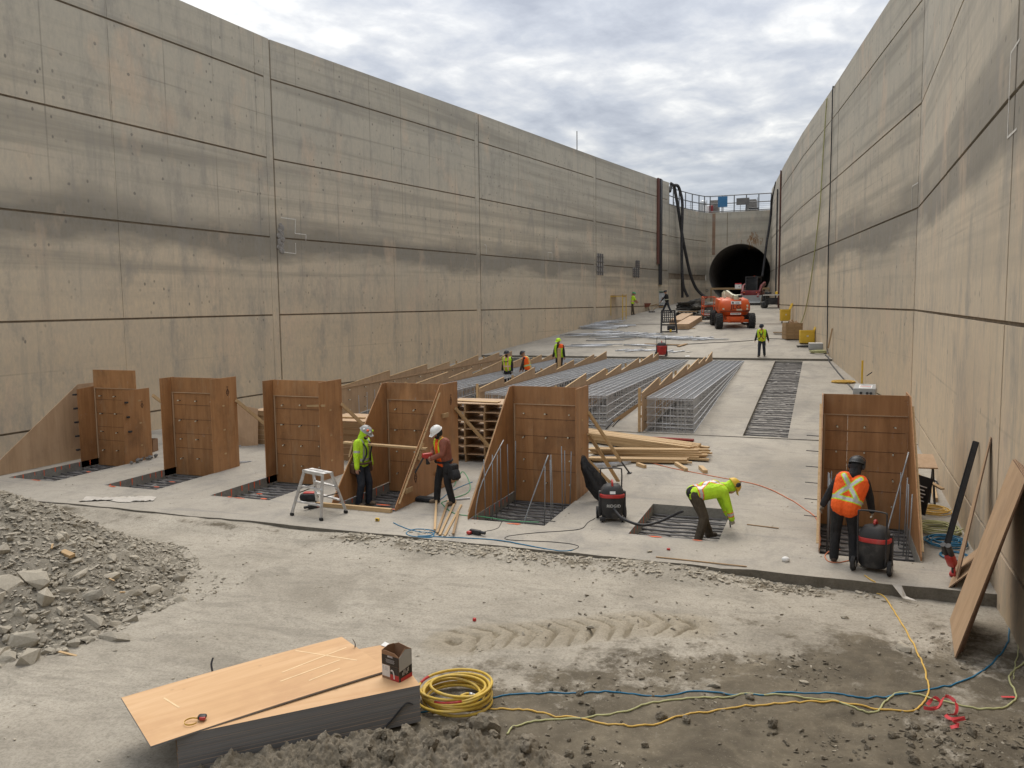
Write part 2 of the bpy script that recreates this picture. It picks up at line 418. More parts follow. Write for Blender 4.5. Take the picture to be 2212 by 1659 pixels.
def steel(name, col, rough=.42, metal=.85, rust=0, rv=.2):
    k = NT(name); P = k.pos(True); n = k.noise(P, 7, 6, .65)
    c = k.mix(k.mr(n, .3, .7), tuple(x*.75 for x in col), tuple(min(1, x*1.12) for x in col))
    c = k.mix(k.ma('MULTIPLY', k.rand(), rv), c, tuple(x*.55 for x in col))
    if rust: c = k.mix(k.mr(k.noise(P, 4, 7, .7), .5, .66, 0, rust), c, (.16, .065, .03))
    return k.fin(c, k.mr(n, .3, .7, rough*.8, min(1, rough*1.3)), metal)
def rubber(name='rubber'): return plain(name, (.022, .022, .023), .75, 0, .3, 20, .35, 0, (.2, .19, .17))

M = {}
M['wall'] = concrete_wall(); M['floor'] = concrete_floor(); M['ground'] = ground_dirt()
M['joint'] = plain('joint_shadow_gap', (.22, .178, .13), .95, 0, .25, 3, 0)
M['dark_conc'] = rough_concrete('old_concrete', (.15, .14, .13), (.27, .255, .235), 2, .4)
M['kerb'] = rough_concrete('dark_kerb', (.12, .108, .085), (.20, .182, .15), 5, .5)  # darker concrete tone for the front faces of the slabs
M['pitshade'] = rough_concrete('shaded_chipped_concrete', (.10, .095, .088), (.22, .21, .195), 6, 1.0)  # chipped concrete with the shade under the cages painted into its colour
M['dowel'] = steel('dull_steel', (.30, .31, .325), .5, .5)
M['pit'] = rough_concrete('chipped_concrete', (.20, .19, .175), (.38, .36, .335), 6, 1.0)
M['pitwall'] = rough_concrete('sawn_concrete', (.21, .20, .175), (.32, .305, .27), 4, .4)
M['rubble'] = None
M['form'] = wood('form_plywood', (.295, .142, .058), (.405, .205, .086), (.50, .265, .118), 'Z', 7, .5, .25, .55, (.085, .048, .028), .5, .3)
M['form2'] = wood('tan_plywood', (.40, .265, .155), (.49, .33, .20), (.56, .39, .245), 'Z', 6, .5, .2, .35, (.17, .12, .085), .6, .25)
M['edge'] = wood('ply_edge', (.11, .06, .035), (.17, .10, .06), (.22, .14, .09), 'X', 30, .5, 0, .2)
M['lumber'] = wood('pine_lumber', (.42, .27, .13), (.55, .38, .20), (.64, .47, .27), 'X', 22, .5, .5, .2, (.30, .19, .10), .7, .6)
M['lumberd'] = wood('weathered_lumber', (.26, .165, .08), (.35, .23, .12), (.43, .29, .155), 'X', 22, .5, .4, .3, (.13, .085, .05), .75, .3)
M['ply'] = wood('fresh_plywood', (.50, .30, .15), (.585, .365, .19), (.66, .44, .25), 'X', 5, .45, .15, .55, (.44, .25, .13), .65, .1)
M['plyedge'] = wood('grey_ply_edge', (.19, .19, .195), (.235, .235, .238), (.28, .277, .272), 'X', 26, .35, 0, .15, (.2, .12, .09), .8, .3)
M['galv'] = steel('galvanised_steel', (.56, .58, .61), .42, .45)
M['rebar'] = steel('rusty_rebar', (.165, .16, .16), .75, .1, .10)
M['alu'] = steel('aluminium', (.66, .67, .68), .4, .75, 0, .05)
M['darksteel'] = steel('dark_steel', (.06, .062, .066), .5, .6, .1)
M['rustbeam'] = steel('red_oxide_steel', (.16, .07, .055), .7, .2, .5)
M['rubber'] = rubber()
M['black'] = plain('black_plastic', (.03, .03, .033), .5, 0, .25, 12, .35, 0, (.20, .19, .17))
M['blackdusty'] = plain('dusty_black_plastic', (.035, .035, .036), .6, 0, .3, 5, .75, 0, (.19, .175, .155))
M['red'] = plain('red_plastic', (.44, .035, .03), .45, 0, .15, 9, .3)
M['orange_paint'] = plain('lift_orange', (.62, .10, .022), .42, 0, .08, 3, .3, 0, (.34, .16, .10))
M['spray'] = plain('fluorescent_spray', (.95, .16, .06), .9, 0, .25, 25, .25, 0, (.5, .3, .24))
M['maroon'] = plain('loader_red', (.21, .022, .025), .42, 0, .12, 3, .35, 0, (.22, .17, .15))
M['yellow'] = plain('job_box_yellow', (.66, .43, .045), .5, 0, .08, 3, .3, 0, (.40, .30, .14))
M['hoseyellow'] = plain('yellow_rubber', (.56, .385, .06), .5, 0, .14, 14, .5, 0, (.50, .42, .25))
M['cordyellow'] = plain('yellow_cord', (.66, .42, .09), .6, 0, .12, 10, .3, 0, (.5, .42, .3))
M['cordgreen'] = plain('pale_green_cord', (.42, .42, .21), .7, 0, .12, 10, .35, 0, (.3, .28, .2))
M['cordblue'] = plain('blue_cord', (.022, .16, .29), .6, 0, .12, 10, .25, 0, (.25, .25, .24))
M['cordred'] = plain('orange_cord', (.58, .19, .09), .6, 0, .12, 10, .3)
M['greencord'] = plain('green_hose', (.06, .30, .13), .6, 0, .12, 10, .3)
M['white'] = plain('white_paint', (.74, .74, .72), .5, 0, .05, 6, .2)
M['cream'] = plain('cream_paint', (.62, .60, .46), .5, 0, .06, 4, .3)
M['grey'] = plain('grey_paint', (.34, .345, .34), .5, 0, .08, 5, .3)
M['blue'] = plain('blue_board', (.035, .15, .30), .55, 0, .08, 2, .15)
M['inkblack'] = plain('black_print', (.02, .02, .022), .6, 0, 0, 5, 0)
M['glass'] = plain('dark_glass', (.018, .02, .022), .1, 0, 0, 3, .12)
M['skin'] = plain('skin', (.42, .24, .17), .55, 0, .08, 20, 0)
M['hivis_lime'] = plain('lime_fabric', (.50, .80, .035), .8, 0, .14, 9, .08, .25)
M['hivis_orange'] = plain('orange_fabric', (.95, .13, .018), .8, 0, .12, 9, .06, .25)
M['reflect'] = plain('reflective_tape', (.50, .51, .50), .35, .2, .08, 14, .1)
M['navy'] = plain('dark_denim', (.026, .032, .043), .85, 0, .25, 12, .25, .2, (.14, .13, .12))
M['blackcloth'] = plain('black_cloth', (.020, .020, .022), .85, 0, .3, 10, .18, .2, (.14, .13, .12))
M['brownpants'] = plain('olive_work_trousers', (.075, .060, .042), .85, 0, .2, 10, .3, .25, (.2, .17, .13))
M['rustsweater'] = plain('rust_red_sweatshirt', (.245, .085, .055), .85, 0, .18, 14, .3, .2, (.42, .27, .22))
M['boot'] = plain('tan_boot', (.16, .115, .075), .8, 0, .2, 12, .4)
M['bootdark'] = plain('dark_boot', (.06, .045, .035), .8, 0, .2, 12, .4)
M['leather'] = plain('tool_belt_leather', (.095, .05, .028), .7, 0, .2, 12, .2)
M['card'] = plain('cardboard', (.26, .15, .085), .8, 0, .08, 4, .1)
M['tape_red'] = plain('red_flagging_tape', (.62, .05, .06), .5, 0, .15, 9, .15)
M['plastic_sheet'] = plain('dusty_plastic_film', (.52, .49, .44), .5, 0, .1, 8, .3)
M['tarp'] = plain('black_tarpaulin', (.025, .025, .027), .5, 0, .3, 6, .3, .3)
M['glove'] = plain('dusty_glove', (.33, .30, .25), .85, 0, .15, 20, .3)
def stone_mat():
    k = NT('broken_concrete'); P = k.pos(True)
    n = k.noise(P, 6, 8, .7); r = k.rand()
    c = k.ramp(n, [(.3, (.23, .208, .165)), (.5, (.33, .30, .245)), (.7, (.43, .395, .33))])
    c = k.mix(k.ma('MULTIPLY', r, .65), c, (.52, .465, .37))
    k.bump(k.noise(P, 22, 7, .75), .6, .02); return k.fin(c, .95)
M['rubble'] = stone_mat()
def heap_mat(name, c0, c1, c2, s=5):
    k = NT(name); P = k.pos(); n = k.noise(P, s, 9, .74)
    c = k.ramp(n, [(.3, c0), (.5, c1), (.7, c2)])
    g = k.noise(P, s*7, 6, .75); c = k.mix(k.mr(g, .45, .7, 0, .5), c, c0)
    k.bump(k.ma('ADD', n, g), .8, .03); return k.fin(c, .96)
M['heap'] = heap_mat('rubble_fines', (.165, .148, .117), (.24, .217, .175), (.32, .29, .24))
M['soil'] = heap_mat('damp_soil', (.125, .107, .079), (.205, .178, .135), (.30, .262, .205), 4)
# ------------------------------------------------------------------ ground
def lerp_tab(tab, y):
    if y <= tab[0][0]: return tab[0][1]
    for (a, b), (c, d) in zip(tab, tab[1:]):
        if y <= c:
            t = (y-a)/(c-a); return b+(d-b)*t
    return tab[-1][1]
def smooth_tab(ctrl, y0, y1, step=.5):
    P = spline([(a, b, 0) for a, b in ctrl], 16); return [(p.x, p.y) for p in P]
XR = [(-14, 2.1), (14.1, 2.52), (30.45, 2.80), (46.7, .48), (60.6, -1.6), (74.6, -3.42), (92, -5.5)]
XL = [(-14, -22.9), (14.1, -22.95), (30.45, -22.25), (46.7, -19.5), (63.8, -16.82), (80.4, -14.02)]
xr = lambda y: lerp_tab(XR, y); xl = lambda y: lerp_tab(XL, y)
NZ = lambda x, y, z=0: mnoise.noise(Vector((x, y, z)))
def fbm(x, y, z=0, o=4): return mnoise.fractal(Vector((x, y, z)), .6, 2.1, o)

def arange(a, b, st):
    n = max(1, int(math.ceil((b-a)/st))); return [a+(b-a)*i/n for i in range(n+1)]
PITS = [(-20.0, 15.45, -18.4, 18.5), (-16.75, 15.5, -15.1, 18.0), (-13.4, 15.4, -11.75, 18.0), (-10.05, 15.35, -8.5, 18.0), (-6.72, 15.3, -5.1, 18.0), (-3.40, 15.25, -1.72, 17.75), (0.03, 15.05, 1.62, 18.0)]
TRENCH_X = [(-17.3, -15.75), (-14.4, -12.85), (-11.5, -9.95), (-8.5, -6.95), (-5.55, -3.98), (-2.38, -0.98)]
def slab(name, x0, x1, y0, y1, holes, zf, step, mat, thick=.3, depth=.22, jig=0):
    xs = sorted(set(arange(x0, x1, step) + [v for h in holes for v in (h[0], h[2])]))
    ys = sorted(set(arange(y0, y1, step) + [v for h in holes for v in (h[1], h[3])]))
    def inh(x, y): return any(h[0] < x < h[2] and h[1] < y < h[3] for h in holes)
    b = MB(); idx = {}
    def V(i, j):
        if (i, j) not in idx:
            x, y = xs[i], ys[j]; z = zf(x, y)
            if jig and j == 0: y += .05*fbm(x*1.7, 3) + .03*NZ(x*7, 1)
            if jig and j == 0: z += .015*NZ(x*5, 8)
            idx[(i, j)] = len(b.v); b.v.append((x, y, z))
        return idx[(i, j)]
    for i in range(len(xs)-1):
        for j in range(len(ys)-1):
            if inh((xs[i]+xs[i+1])/2, (ys[j]+ys[j+1])/2): continue
            b.f.append((V(i, j), V(i+1, j), V(i+1, j+1), V(i, j+1))); b.m.append(0)
    # front face
    for i in range(len(xs)-1):
        a, c = b.v[V(i, 0)], b.v[V(i+1, 0)]
        b.add([(a[0], a[1]-.012, a[2]-thick), (c[0], c[1]-.012, c[2]-thick), c, a], [(0, 1, 2, 3)], 1)
    return tag(b.build(name, [mat, M['kerb']]), kind='structure')
slab('concrete_floor', -27, 5.5, Y_CURB, Y_APRON, PITS, lambda x, y: .008*fbm(x*.6, y*.6), .5, M['floor'], .32, jig=1)
APH = [(a, 27.62, c, 46.45) for a, c in TRENCH_X]
slab('sloped_floor', -27, 5.5, Y_APRON+.025, Y_STEP-.03, APH, lambda x, y: fz(0, min(max(y, Y_APRON+.001), Y_STEP-.001)) + .02, 1.0, M['floor'], .25)
slab('upper_floor', -24, 5.5, Y_STEP, 63.75, [], lambda x, y: fz(0, y+.001), 1.0, M['floor'], .35)
slab('far_floor', -24, 5.5, 63.79, 97, [], lambda x, y: fz(0, y+.001)+.03, 1.2, M['floor'], .3)

def pit(i, x0, y0, x1, y1, depth, slope, spacing, r, paint, barjit=.03, edge=None):
    """chipped-out pocket in the slab with its exposed bars"""
    root = empty('rebar_pit' if not slope else 'rebar_trench', (0, 0, 0)); root['kind'] = 'structure'
    zt = lambda y: (fz(0, y)+.02 if slope else 0.0)
    b = MB(); ys = arange(y0, y1, .5)
    for a, c in zip(ys, ys[1:]):
        for x, flip in ((x0, 0), (x1, 1)):
            jx = .012
            q = [(x, a, zt(a)), (x, c, zt(c)), (x, c, zt(c)-depth-.1), (x, a, zt(a)-depth-.1)]
            b.add(q if flip else q[::-1], [(0, 1, 2, 3)])
    for y, flip in ((y0, 1), (y1, 0)):
        q = [(x0, y, zt(y)), (x1, y, zt(y)), (x1, y, zt(y)-depth-.1), (x0, y, zt(y)-depth-.1)]
        b.add(q if flip else q[::-1], [(0, 1, 2, 3)])
    b.build('pit_wall', M['pitwall'], root)
    b = MB(); nx = 14; ny = int((y1-y0)/.13) if not slope else int((y1-y0)/.25)
    for j in range(ny+1):
        for k in range(nx+1):
            x = x0+(x1-x0)*k/nx; y = y0+(y1-y0)*j/ny
            b.v.append((x, y, zt(y)-depth+.045*fbm(x*4, y*4, i)+.03*NZ(x*9, y*9, i)))
    for j in range(ny):
        for k in range(nx):
            a = j*(nx+1)+k; b.f.append((a, a+1, a+nx+2, a+nx+1)); b.m.append(0)
    b.build('pit_bottom', M['pitshade' if slope and spacing > .5 else 'pit'], root, 'all')
    me = None; y = y0+spacing*.5; n = 0
    while y < y1-.05:
        if me is None:
            m = MB(); L_ = x1-x0-.02; pts = [(-L_/2+L_*t/6, .008*math.sin(t*2.1), .006*math.cos(t*1.7)) for t in range(7)]
            m.tube(pts, r, 6); me = m.mesh('rebar', M['rebar'], 'all')
        o = link('rebar', me, root, ((x0+x1)/2, y+rnd.uniform(-barjit, barjit), zt(y)-depth+r*1.7+rnd.uniform(-.012, .014)), (rnd.uniform(-.05, .05), math.atan2(rnd.uniform(-.02, .02), 1.5), rnd.uniform(-.012, .012)))
        o.scale = (1, rnd.uniform(.8, 1.15), rnd.uniform(.8, 1.15))
        n += 1; y += spacing*rnd.uniform(.85, 1.15)
    if paint:
        rr = random.Random(i*7+1); b = MB()
        yy = y0+.15
        while yy < y1-.3:                     # spray ticks on the sawn side, one per bar
            h = rr.uniform(.1, .19); wd = rr.uniform(.025, .05)
            b.add([(x0+.004, yy, -.01), (x0+.004, yy+wd, -.008), (x0+.004, yy+wd*.8, -h), (x0+.004, yy+wd*.2, -h)], [(0, 1, 2, 3)])
            if rr.random() < (.34 if i < 4 else .10):
                w = rr.uniform(.08, .24); cx = rr.uniform(x0+.4, x1-.45); z = -depth+2*r+.05
                pts = [(cx+w*math.cos(t)*rr.uniform(.6, 1), yy+.045*math.sin(t)*rr.uniform(.5, 1.1), z) for t in np.linspace(0, 6.28, 11)[:-1]]
                b.add(pts, [tuple(range(10))])
            yy += spacing*rr.uniform(.8, 1.6)
        for k in range(2):
            cx, cy = rr.uniform(x0+.2, x1-.3), y0-rr.uniform(.02, .1)
            w = rr.uniform(.06, .2)
            b.add([(cx+w*math.cos(t)*rr.uniform(.5, 1), cy+.03*math.sin(t)*rr.uniform(.4, 1), .012) for t in np.linspace(0, 6.28, 10)[:-1]], [tuple(range(9))])
        b.build('spray_marks', M['spray'], root)
    return root
for i, p in enumerate(PITS):
    pit(i, *p, .26, False, .25 if i != 5 else .23, .019, True)
for i, (a, c) in enumerate(TRENCH_X):
    pit(20+i, a, 27.62, c, 46.45, .13, True, .40 if i == 5 else .7, .019, False)

# foreground: dusty slab going over to soil; vertex masks for soil with painted groove shade, and for tan mud
gx = np.concatenate([np.linspace(-27, -9, 60), np.linspace(-8.9, 4.5, 260)]); gy = np.concatenate([np.linspace(-16, 3.4, 20), np.linspace(3.5, 13.9, 200)])
X, Y = np.meshgrid(gx, gy); nv = X.size
Z = np.zeros_like(X); soil = np.zeros_like(X); tan = np.zeros_like(X)
TR = [G(*p) for p in [(985, 1388), (1060, 1376), (1160, 1372), (1270, 1362), (1380, 1348), (1480, 1352)]]
def segd(x, y, P):
    best = 9; bt = 0; acc = 0
    for a, c in zip(P, P[1:]):
        dx, dy = c.x-a.x, c.y-a.y; l = math.hypot(dx, dy); t = max(0, min(1, ((x-a.x)*dx+(y-a.y)*dy)/l/l)); d = math.hypot(x-a.x-dx*t, y-a.y-dy*t)
        if d < best: best = d; bt = acc+t*l
        acc += l
    return best, bt
for j in range(X.shape[0]):
    for i in range(X.shape[1]):
        x, y = X[j, i], Y[j, i]
        # soil: right and near part; edge runs from the hose coil towards the right wall
        e = (x+2.6)*.62 - (y-9.2)*.95 + .9*NZ(x*.7, y*.7, 3)
        s = max(0, min(1, .62+e*.33))
        if x > .9: s = max(s*.8, .42-.1*(y-9))
        if y > 12.3: s *= max(0, (13.4-y)/1.1)
        if x < -4.3: s *= max(0, 1-(-4.3-x)/.5)
        s *= .9
        z = -.15 + .018*fbm(x*.9, y*.9) + .006*fbm(x*4, y*4, 2)
        z += s*(.035*fbm(x*1.6, y*1.6, 5)+.022*fbm(x*6, y*6, 7)+.02*max(0, NZ(x*13, y*13, 1)))
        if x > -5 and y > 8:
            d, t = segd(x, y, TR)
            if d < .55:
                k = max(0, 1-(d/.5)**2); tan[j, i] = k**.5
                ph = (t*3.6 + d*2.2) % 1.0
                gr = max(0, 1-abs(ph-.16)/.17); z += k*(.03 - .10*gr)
                s = s*(1-k*.8); s = max(s, min(1, 1.5*gr)*min(1, k*2))  # shading of the tread grooves painted in through the soil mask
        if x > -.8: z -= .03*min(1, x+.8)*max(0, min(1, (y-12.6)))
        if y > 12.9:
            q = min(1, (y-12.9)/.75); cover = max(0, min(1, (-.7-x)/1.4))*max(.72, min(1, .85+.5*NZ(x*.55, 2.2)))
            if x < -11: cover = .95
            z += q*q*(3-2*q)*.125*cover
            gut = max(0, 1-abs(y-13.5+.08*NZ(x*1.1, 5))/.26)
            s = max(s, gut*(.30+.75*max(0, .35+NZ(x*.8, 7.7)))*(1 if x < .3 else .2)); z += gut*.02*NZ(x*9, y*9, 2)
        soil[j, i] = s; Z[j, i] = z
me = bpy.data.meshes.new('ground'); W_ = X.shape[1]
fs = [(j*W_+i, j*W_+i+1, (j+1)*W_+i+1, (j+1)*W_+i) for j in range(X.shape[0]-1) for i in range(W_-1)]
me.from_pydata(np.stack([X, Y, Z], -1).reshape(-1, 3).tolist(), [], fs)
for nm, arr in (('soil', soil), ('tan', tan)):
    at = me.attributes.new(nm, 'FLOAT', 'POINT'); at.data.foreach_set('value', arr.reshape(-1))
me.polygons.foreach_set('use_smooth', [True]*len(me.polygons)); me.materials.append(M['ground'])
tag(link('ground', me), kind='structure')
# the land the channel is cut into, out to the horizon
b = MB(); zt = 15.3; zb = 13.0
for q in ([(-600, -300, zt), (-24.2, -300, zt), (-24.2, 24, zt), (-23.7, 31, zt), (-21, 46.7, zt), (-15.4, 80.5, zt), (-600, 80.5, zt)],
          [(4.2, -300, zt), (600, -300, zt), (600, 90, zt), (-4.2, 90, zt), (1.9, 46.7, zt), (4.2, 31, zt)],
          [(-600, 80.5, zb), (-15.4, 80.5, zb), (-13.2, 91.2, zb), (-4.2, 91.2, zb), (-4.2, 90, zb), (600, 90, zb), (600, 900, zb), (-600, 900, zb)]):
    b.add(q, [tuple(range(len(q)))])
b.build('land', M['ground'])['kind'] = 'structure'

# ------------------------------------------------------------------ walls
LV = [-1.2, .68, 4.03, 7.36, 10.69, 14.02, 15.66]
def curve_wall(name, label, xf, side, joints, ztop=15.66, levels=LV, thick=.7, piers=.45, minus=()):
    """side +1: the face looks to +x"""
    root = empty(name, (0, 0, 0)); tag(root, label, 'wall')
    y0, y1 = joints[0], joints[-1]
    def face(ya, yb, za, zb, off, st=.9):
        ys = arange(ya, yb, st); b = MB()
        fr = [(xf(y)+side*off, y) for y in ys]; bk = [(xf(y)-side*.08, y) for y in ys]
        n = len(ys)
        for z in (za, zb):
            for p in fr: b.v.append((p[0], p[1], z))
        for z in (za, zb):
            for p in bk: b.v.append((p[0], p[1], z))
        for i in range(n-1):
            b.f += [(i, i+1, n+i+1, n+i), (n+i, n+i+1, 3*n+i+1, 3*n+i), (i+1, i, 2*n+i, 2*n+i+1)]
        b.f += [(0, n, 3*n, 2*n), (n-1, 2*n+n-1, 4*n-1, 2*n-1)]
        b.m = [0]*len(b.f); return b
    # body behind the panels
    ys = arange(y0-.3, y1, 1.0); b = MB(); n = len(ys)
    for z in (levels[0], ztop-.03):
        for y in ys: b.v.append((xf(y)-side*.05, y, z))
    for z in (levels[0], ztop-.03):
        for y in ys: b.v.append((xf(y)-side*thick, y, z))
    for i in range(n-1): b.f += [(i, i+1, n+i+1, n+i), (n+i, n+i+1, 3*n+i+1, 3*n+i), (2*n+i, 2*n+i+1, 3*n+i+1, 3*n+i)]
    b.f += [(0, n, 3*n, 2*n), (n-1, 2*n-1, 4*n-1, 3*n-1)]; b.m = [0]*len(b.f)
    b.build('wall_core', M['joint'], root)
    g = .034
    for ya, yb in zip(joints, joints[1:]):
        pe = yb-piers
        if piers: face(pe+.006, yb-.045, levels[0], ztop, .002).build('wall_strip', M['wall'], root)
        ym = (ya+pe)/2 + .1
        for za, zb in zip(levels, levels[1:]):
            zb2 = zb-g if zb < ztop else zb
            za2 = za+g if za > levels[0] else za
            face(ya+.045, ym-.008, za2, zb2, rnd.uniform(-.007, .004)).build('wall_panel', M['wall'], root)
            face(ym+.008, pe-(.006 if piers else .03), za2, zb2, rnd.uniform(-.007, .004)).build('wall_panel', M['wall'], root)
    return root
left = curve_wall('retaining_wall', 'long left concrete retaining wall with stained panels and dark horizontal grooves', xl, 1, [-2.2, 14.1, 30.45, 46.7, 63.8, 80.4])
right = curve_wall('retaining_wall', 'tall right concrete retaining wall, warm beige panels with dark grooves beside plywood sheets', xr, -1, [-2.2, 14.1, 30.45, 46.7, 60.6, 74.6, 90.0], piers=0)

# headwall with the tunnel mouth, its curved wing and the tunnel
HY = 90.0; HX0, HX1, HZ = -11.75, -5.2, 13.65; TC = Vector((-8.32, HY, 7.2)); TRAD = 3.12
hw = empty('headwall', (0, 0, 0)); tag(hw, 'concrete headwall around the round dark tunnel mouth at the end of the channel', 'wall')
b = MB(); N = 64; ring = []; outp = []
for k in range(N):
    t = 2*math.pi*k/N; ring.append((TC.x+TRAD*math.cos(t), HY, TC.z+TRAD*math.sin(t)))
    c, s = math.cos(t), math.sin(t)
    cand = []
    if c > 1e-6: cand.append((HX1-TC.x)/c)
    if c < -1e-6: cand.append((HX0-TC.x)/c)
    if s > 1e-6: cand.append((HZ-TC.z)/s)
    if s < -1e-6: cand.append((3.3-TC.z)/s)
    d = min(cand); outp.append((TC.x+d*c, HY, TC.z+d*s))
b.v = ring+outp
for k in range(N):
    l = (k+1) % N; b.f.append((k, l, N+l, N+k))
b.m = [0]*len(b.f)
b.build('wall_face', M['wall'], hw)
b = MB()                                                # corners of the face, top and back
for cx, cz in ((HX0, HZ), (HX1, HZ)):
    ks = sorted(range(N), key=lambda k: (outp[k][0]-cx)**2+(outp[k][2]-cz)**2)[:2]
    b.add([outp[ks[0]], outp[ks[1]], (cx, HY, cz)], [(0, 1, 2)])
b.add([(HX0, HY, HZ), (HX1, HY, HZ), (HX1, HY+1.2, HZ), (HX0, HY+1.2, HZ)], [(0, 1, 2, 3)])
b.build('wall_top', M['wall'], hw)
b = MB(); ln = [0, .5, 3, 8, 16, 30]
for y in ln:
    for k in range(N): b.v.append((ring[k][0], HY+y, ring[k][2]))
for i in range(len(ln)-1):
    for k in range(N):
        l = (k+1) % N; b.f.append((i*N+k, i*N+l, (i+1)*N+l, (i+1)*N+k))
b.f.append(tuple((len(ln)-1)*N+k for k in range(N))); b.m = [0]*len(b.f)
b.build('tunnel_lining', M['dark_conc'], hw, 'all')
b = MB(); b.box((TC.x-1.3, HY-.004, 11.9), (.07, .012, 3.4)); b.build('wall_joint', M['joint'], hw)
b = MB(); b.lathe([(.10, 0), (.16, 0), (.16, .05), (.10, .05)], 14, (HX0+.1, HY-.02, 5.55), Matrix.Rotation(R(90), 3, 'X'), caps=False); b.build('pipe_ring', M['dark_conc'], hw)
# orange rust stain under a leaking joint: thin mineral crust
b = MB(); rr = random.Random(5)
for k in range(70):
    x = rr.gauss(-7.0, .33); z = 10.9+rr.gauss(0, .28)-abs(x+7.0)*.4; l = rr.uniform(.1, .5)
    b.add([(x, HY-.006-k*1e-5, z), (x+.05, HY-.006-k*1e-5, z+.02), (x+.03, HY-.006-k*1e-5, z-l), (x+.01, HY-.006-k*1e-5, z-l)], [(0, 1, 2, 3)])
b.build('rust_crust', plain('rust_crust', (.25, .125, .045), .95, 0, .3, 6, .3), hw)['kind'] = 'stuff'
b = MB(); b.box((HX0+.75, HY-.004, 11.4), (.32, .006, 4.3)); b.build('rust_streak', plain('rust_streak', (.26, .17, .115), .95, 0, .15, 2, .8, 0, (.27, .255, .23)), hw)

WING = spline([(-14.02, 80.6, 0), (-13.75, 82.6, 0), (-13.2, 85.3, 0), (-12.5, 88.0, 0), (-11.74, 90.0, 0)], 5); WT = HZ
wing = empty('wing_wall', (0, 0, 0)); tag(wing, 'curved grey concrete wing wall between the left wall and the tunnel headwall', 'wall')
def wing_strip(i0, i1, z0, z1, nm, mat, off=0.0, pn=.35):
    b = MB(); P = WING[i0:i1+1]; n = len(P)
    for z in (z0, z1):
        for p in P: b.v.append((p.x+off, p.y, z))
    for z in (z0, z1):
        for p in P: b.v.append((p.x-pn, p.y, z))
    for i in range(n-1): b.f += [(i, i+1, n+i+1, n+i), (n+i, n+i+1, 3*n+i+1, 3*n+i), (i, i+1, 2*n+i+1, 2*n+i)]
    b.f += [(0, n, 3*n, 2*n), (n-1, 2*n-1, 4*n-1, 3*n-1)]
    b.m = [0]*len(b.f); return b.build(nm, mat, wing)
nW = len(WING)-1; mid = nW//2
wing_strip(0, nW, 3.2, WT-.03, 'wall_core', M['joint'], -.06, .6)
for z0, z1 in ((3.2, 6.6), (7.15, 10.69-.03), (10.69+.03, WT)):
    wing_strip(0, mid, z0, z1, 'wall_panel', M['wall']); 
    b_ = wing_strip(mid, nW, z0, z1, 'wall_panel', M['wall'])
# ------------------------------------------------------------------ plywood formwork boxes in the front row
T = .019
_tie = MB(); _tie.tube([(0, .01, 0), (0, -.05, 0)], .011, 6, mi=0); _tie.lathe([(.011, 0), (.017, .03), (.017, .05)], 8, (0, -.05, 0), Matrix.Rotation(R(90), 3, 'X'), mi=1)
TIE = _tie.mesh('form_tie', [M['darksteel'], M['cream']])
_bt = MB(); _bt.box((0, 0, 0), (.10, .07, .05)); _bt.tube([(-.07, 0, .01), (.07, 0, .01)], .014, 6)
CLAMP = _bt.mesh('wedge_clamp', M['darksteel'])
def xpanel(root, x, poly, name='side_panel', mat=None):     # upright sheet across x, outline in (y,z)
    return MB().prism([(x, y, z) for y, z in poly], (T, 0, 0)).build(name, mat or M['form'], root)
def stamp(root, x, y, z, s, mat, face=1):                   # grade stamp: an outlined lozenge with a few strokes
    b = MB(); dx = .003*face
    for k in range(4):
        a = [(0, s), (s*.55, 0), (0, -s), (-s*.55, 0)]; p, q = a[k], a[(k+1) % 4]
        b.beam((x+dx, y+p[0], z+p[1]), (x+dx, y+q[0], z+q[1]), .004, s*.16, (0, q[0]-p[0] and 1, 1))
    for j in (-.25, .1, .4): b.box((x+dx, y, z+s*j), (.004, s*.5, s*.14))
    for j in (1.3, 1.55): b.box((x+dx, y, z+s*j), (.004, s*.7, s*.1))
    return b.build('grade_stamp', mat, root)
INK = plain('faded_stamp_ink', (.075, .04, .028), .8, 0, .2, 20, 0)
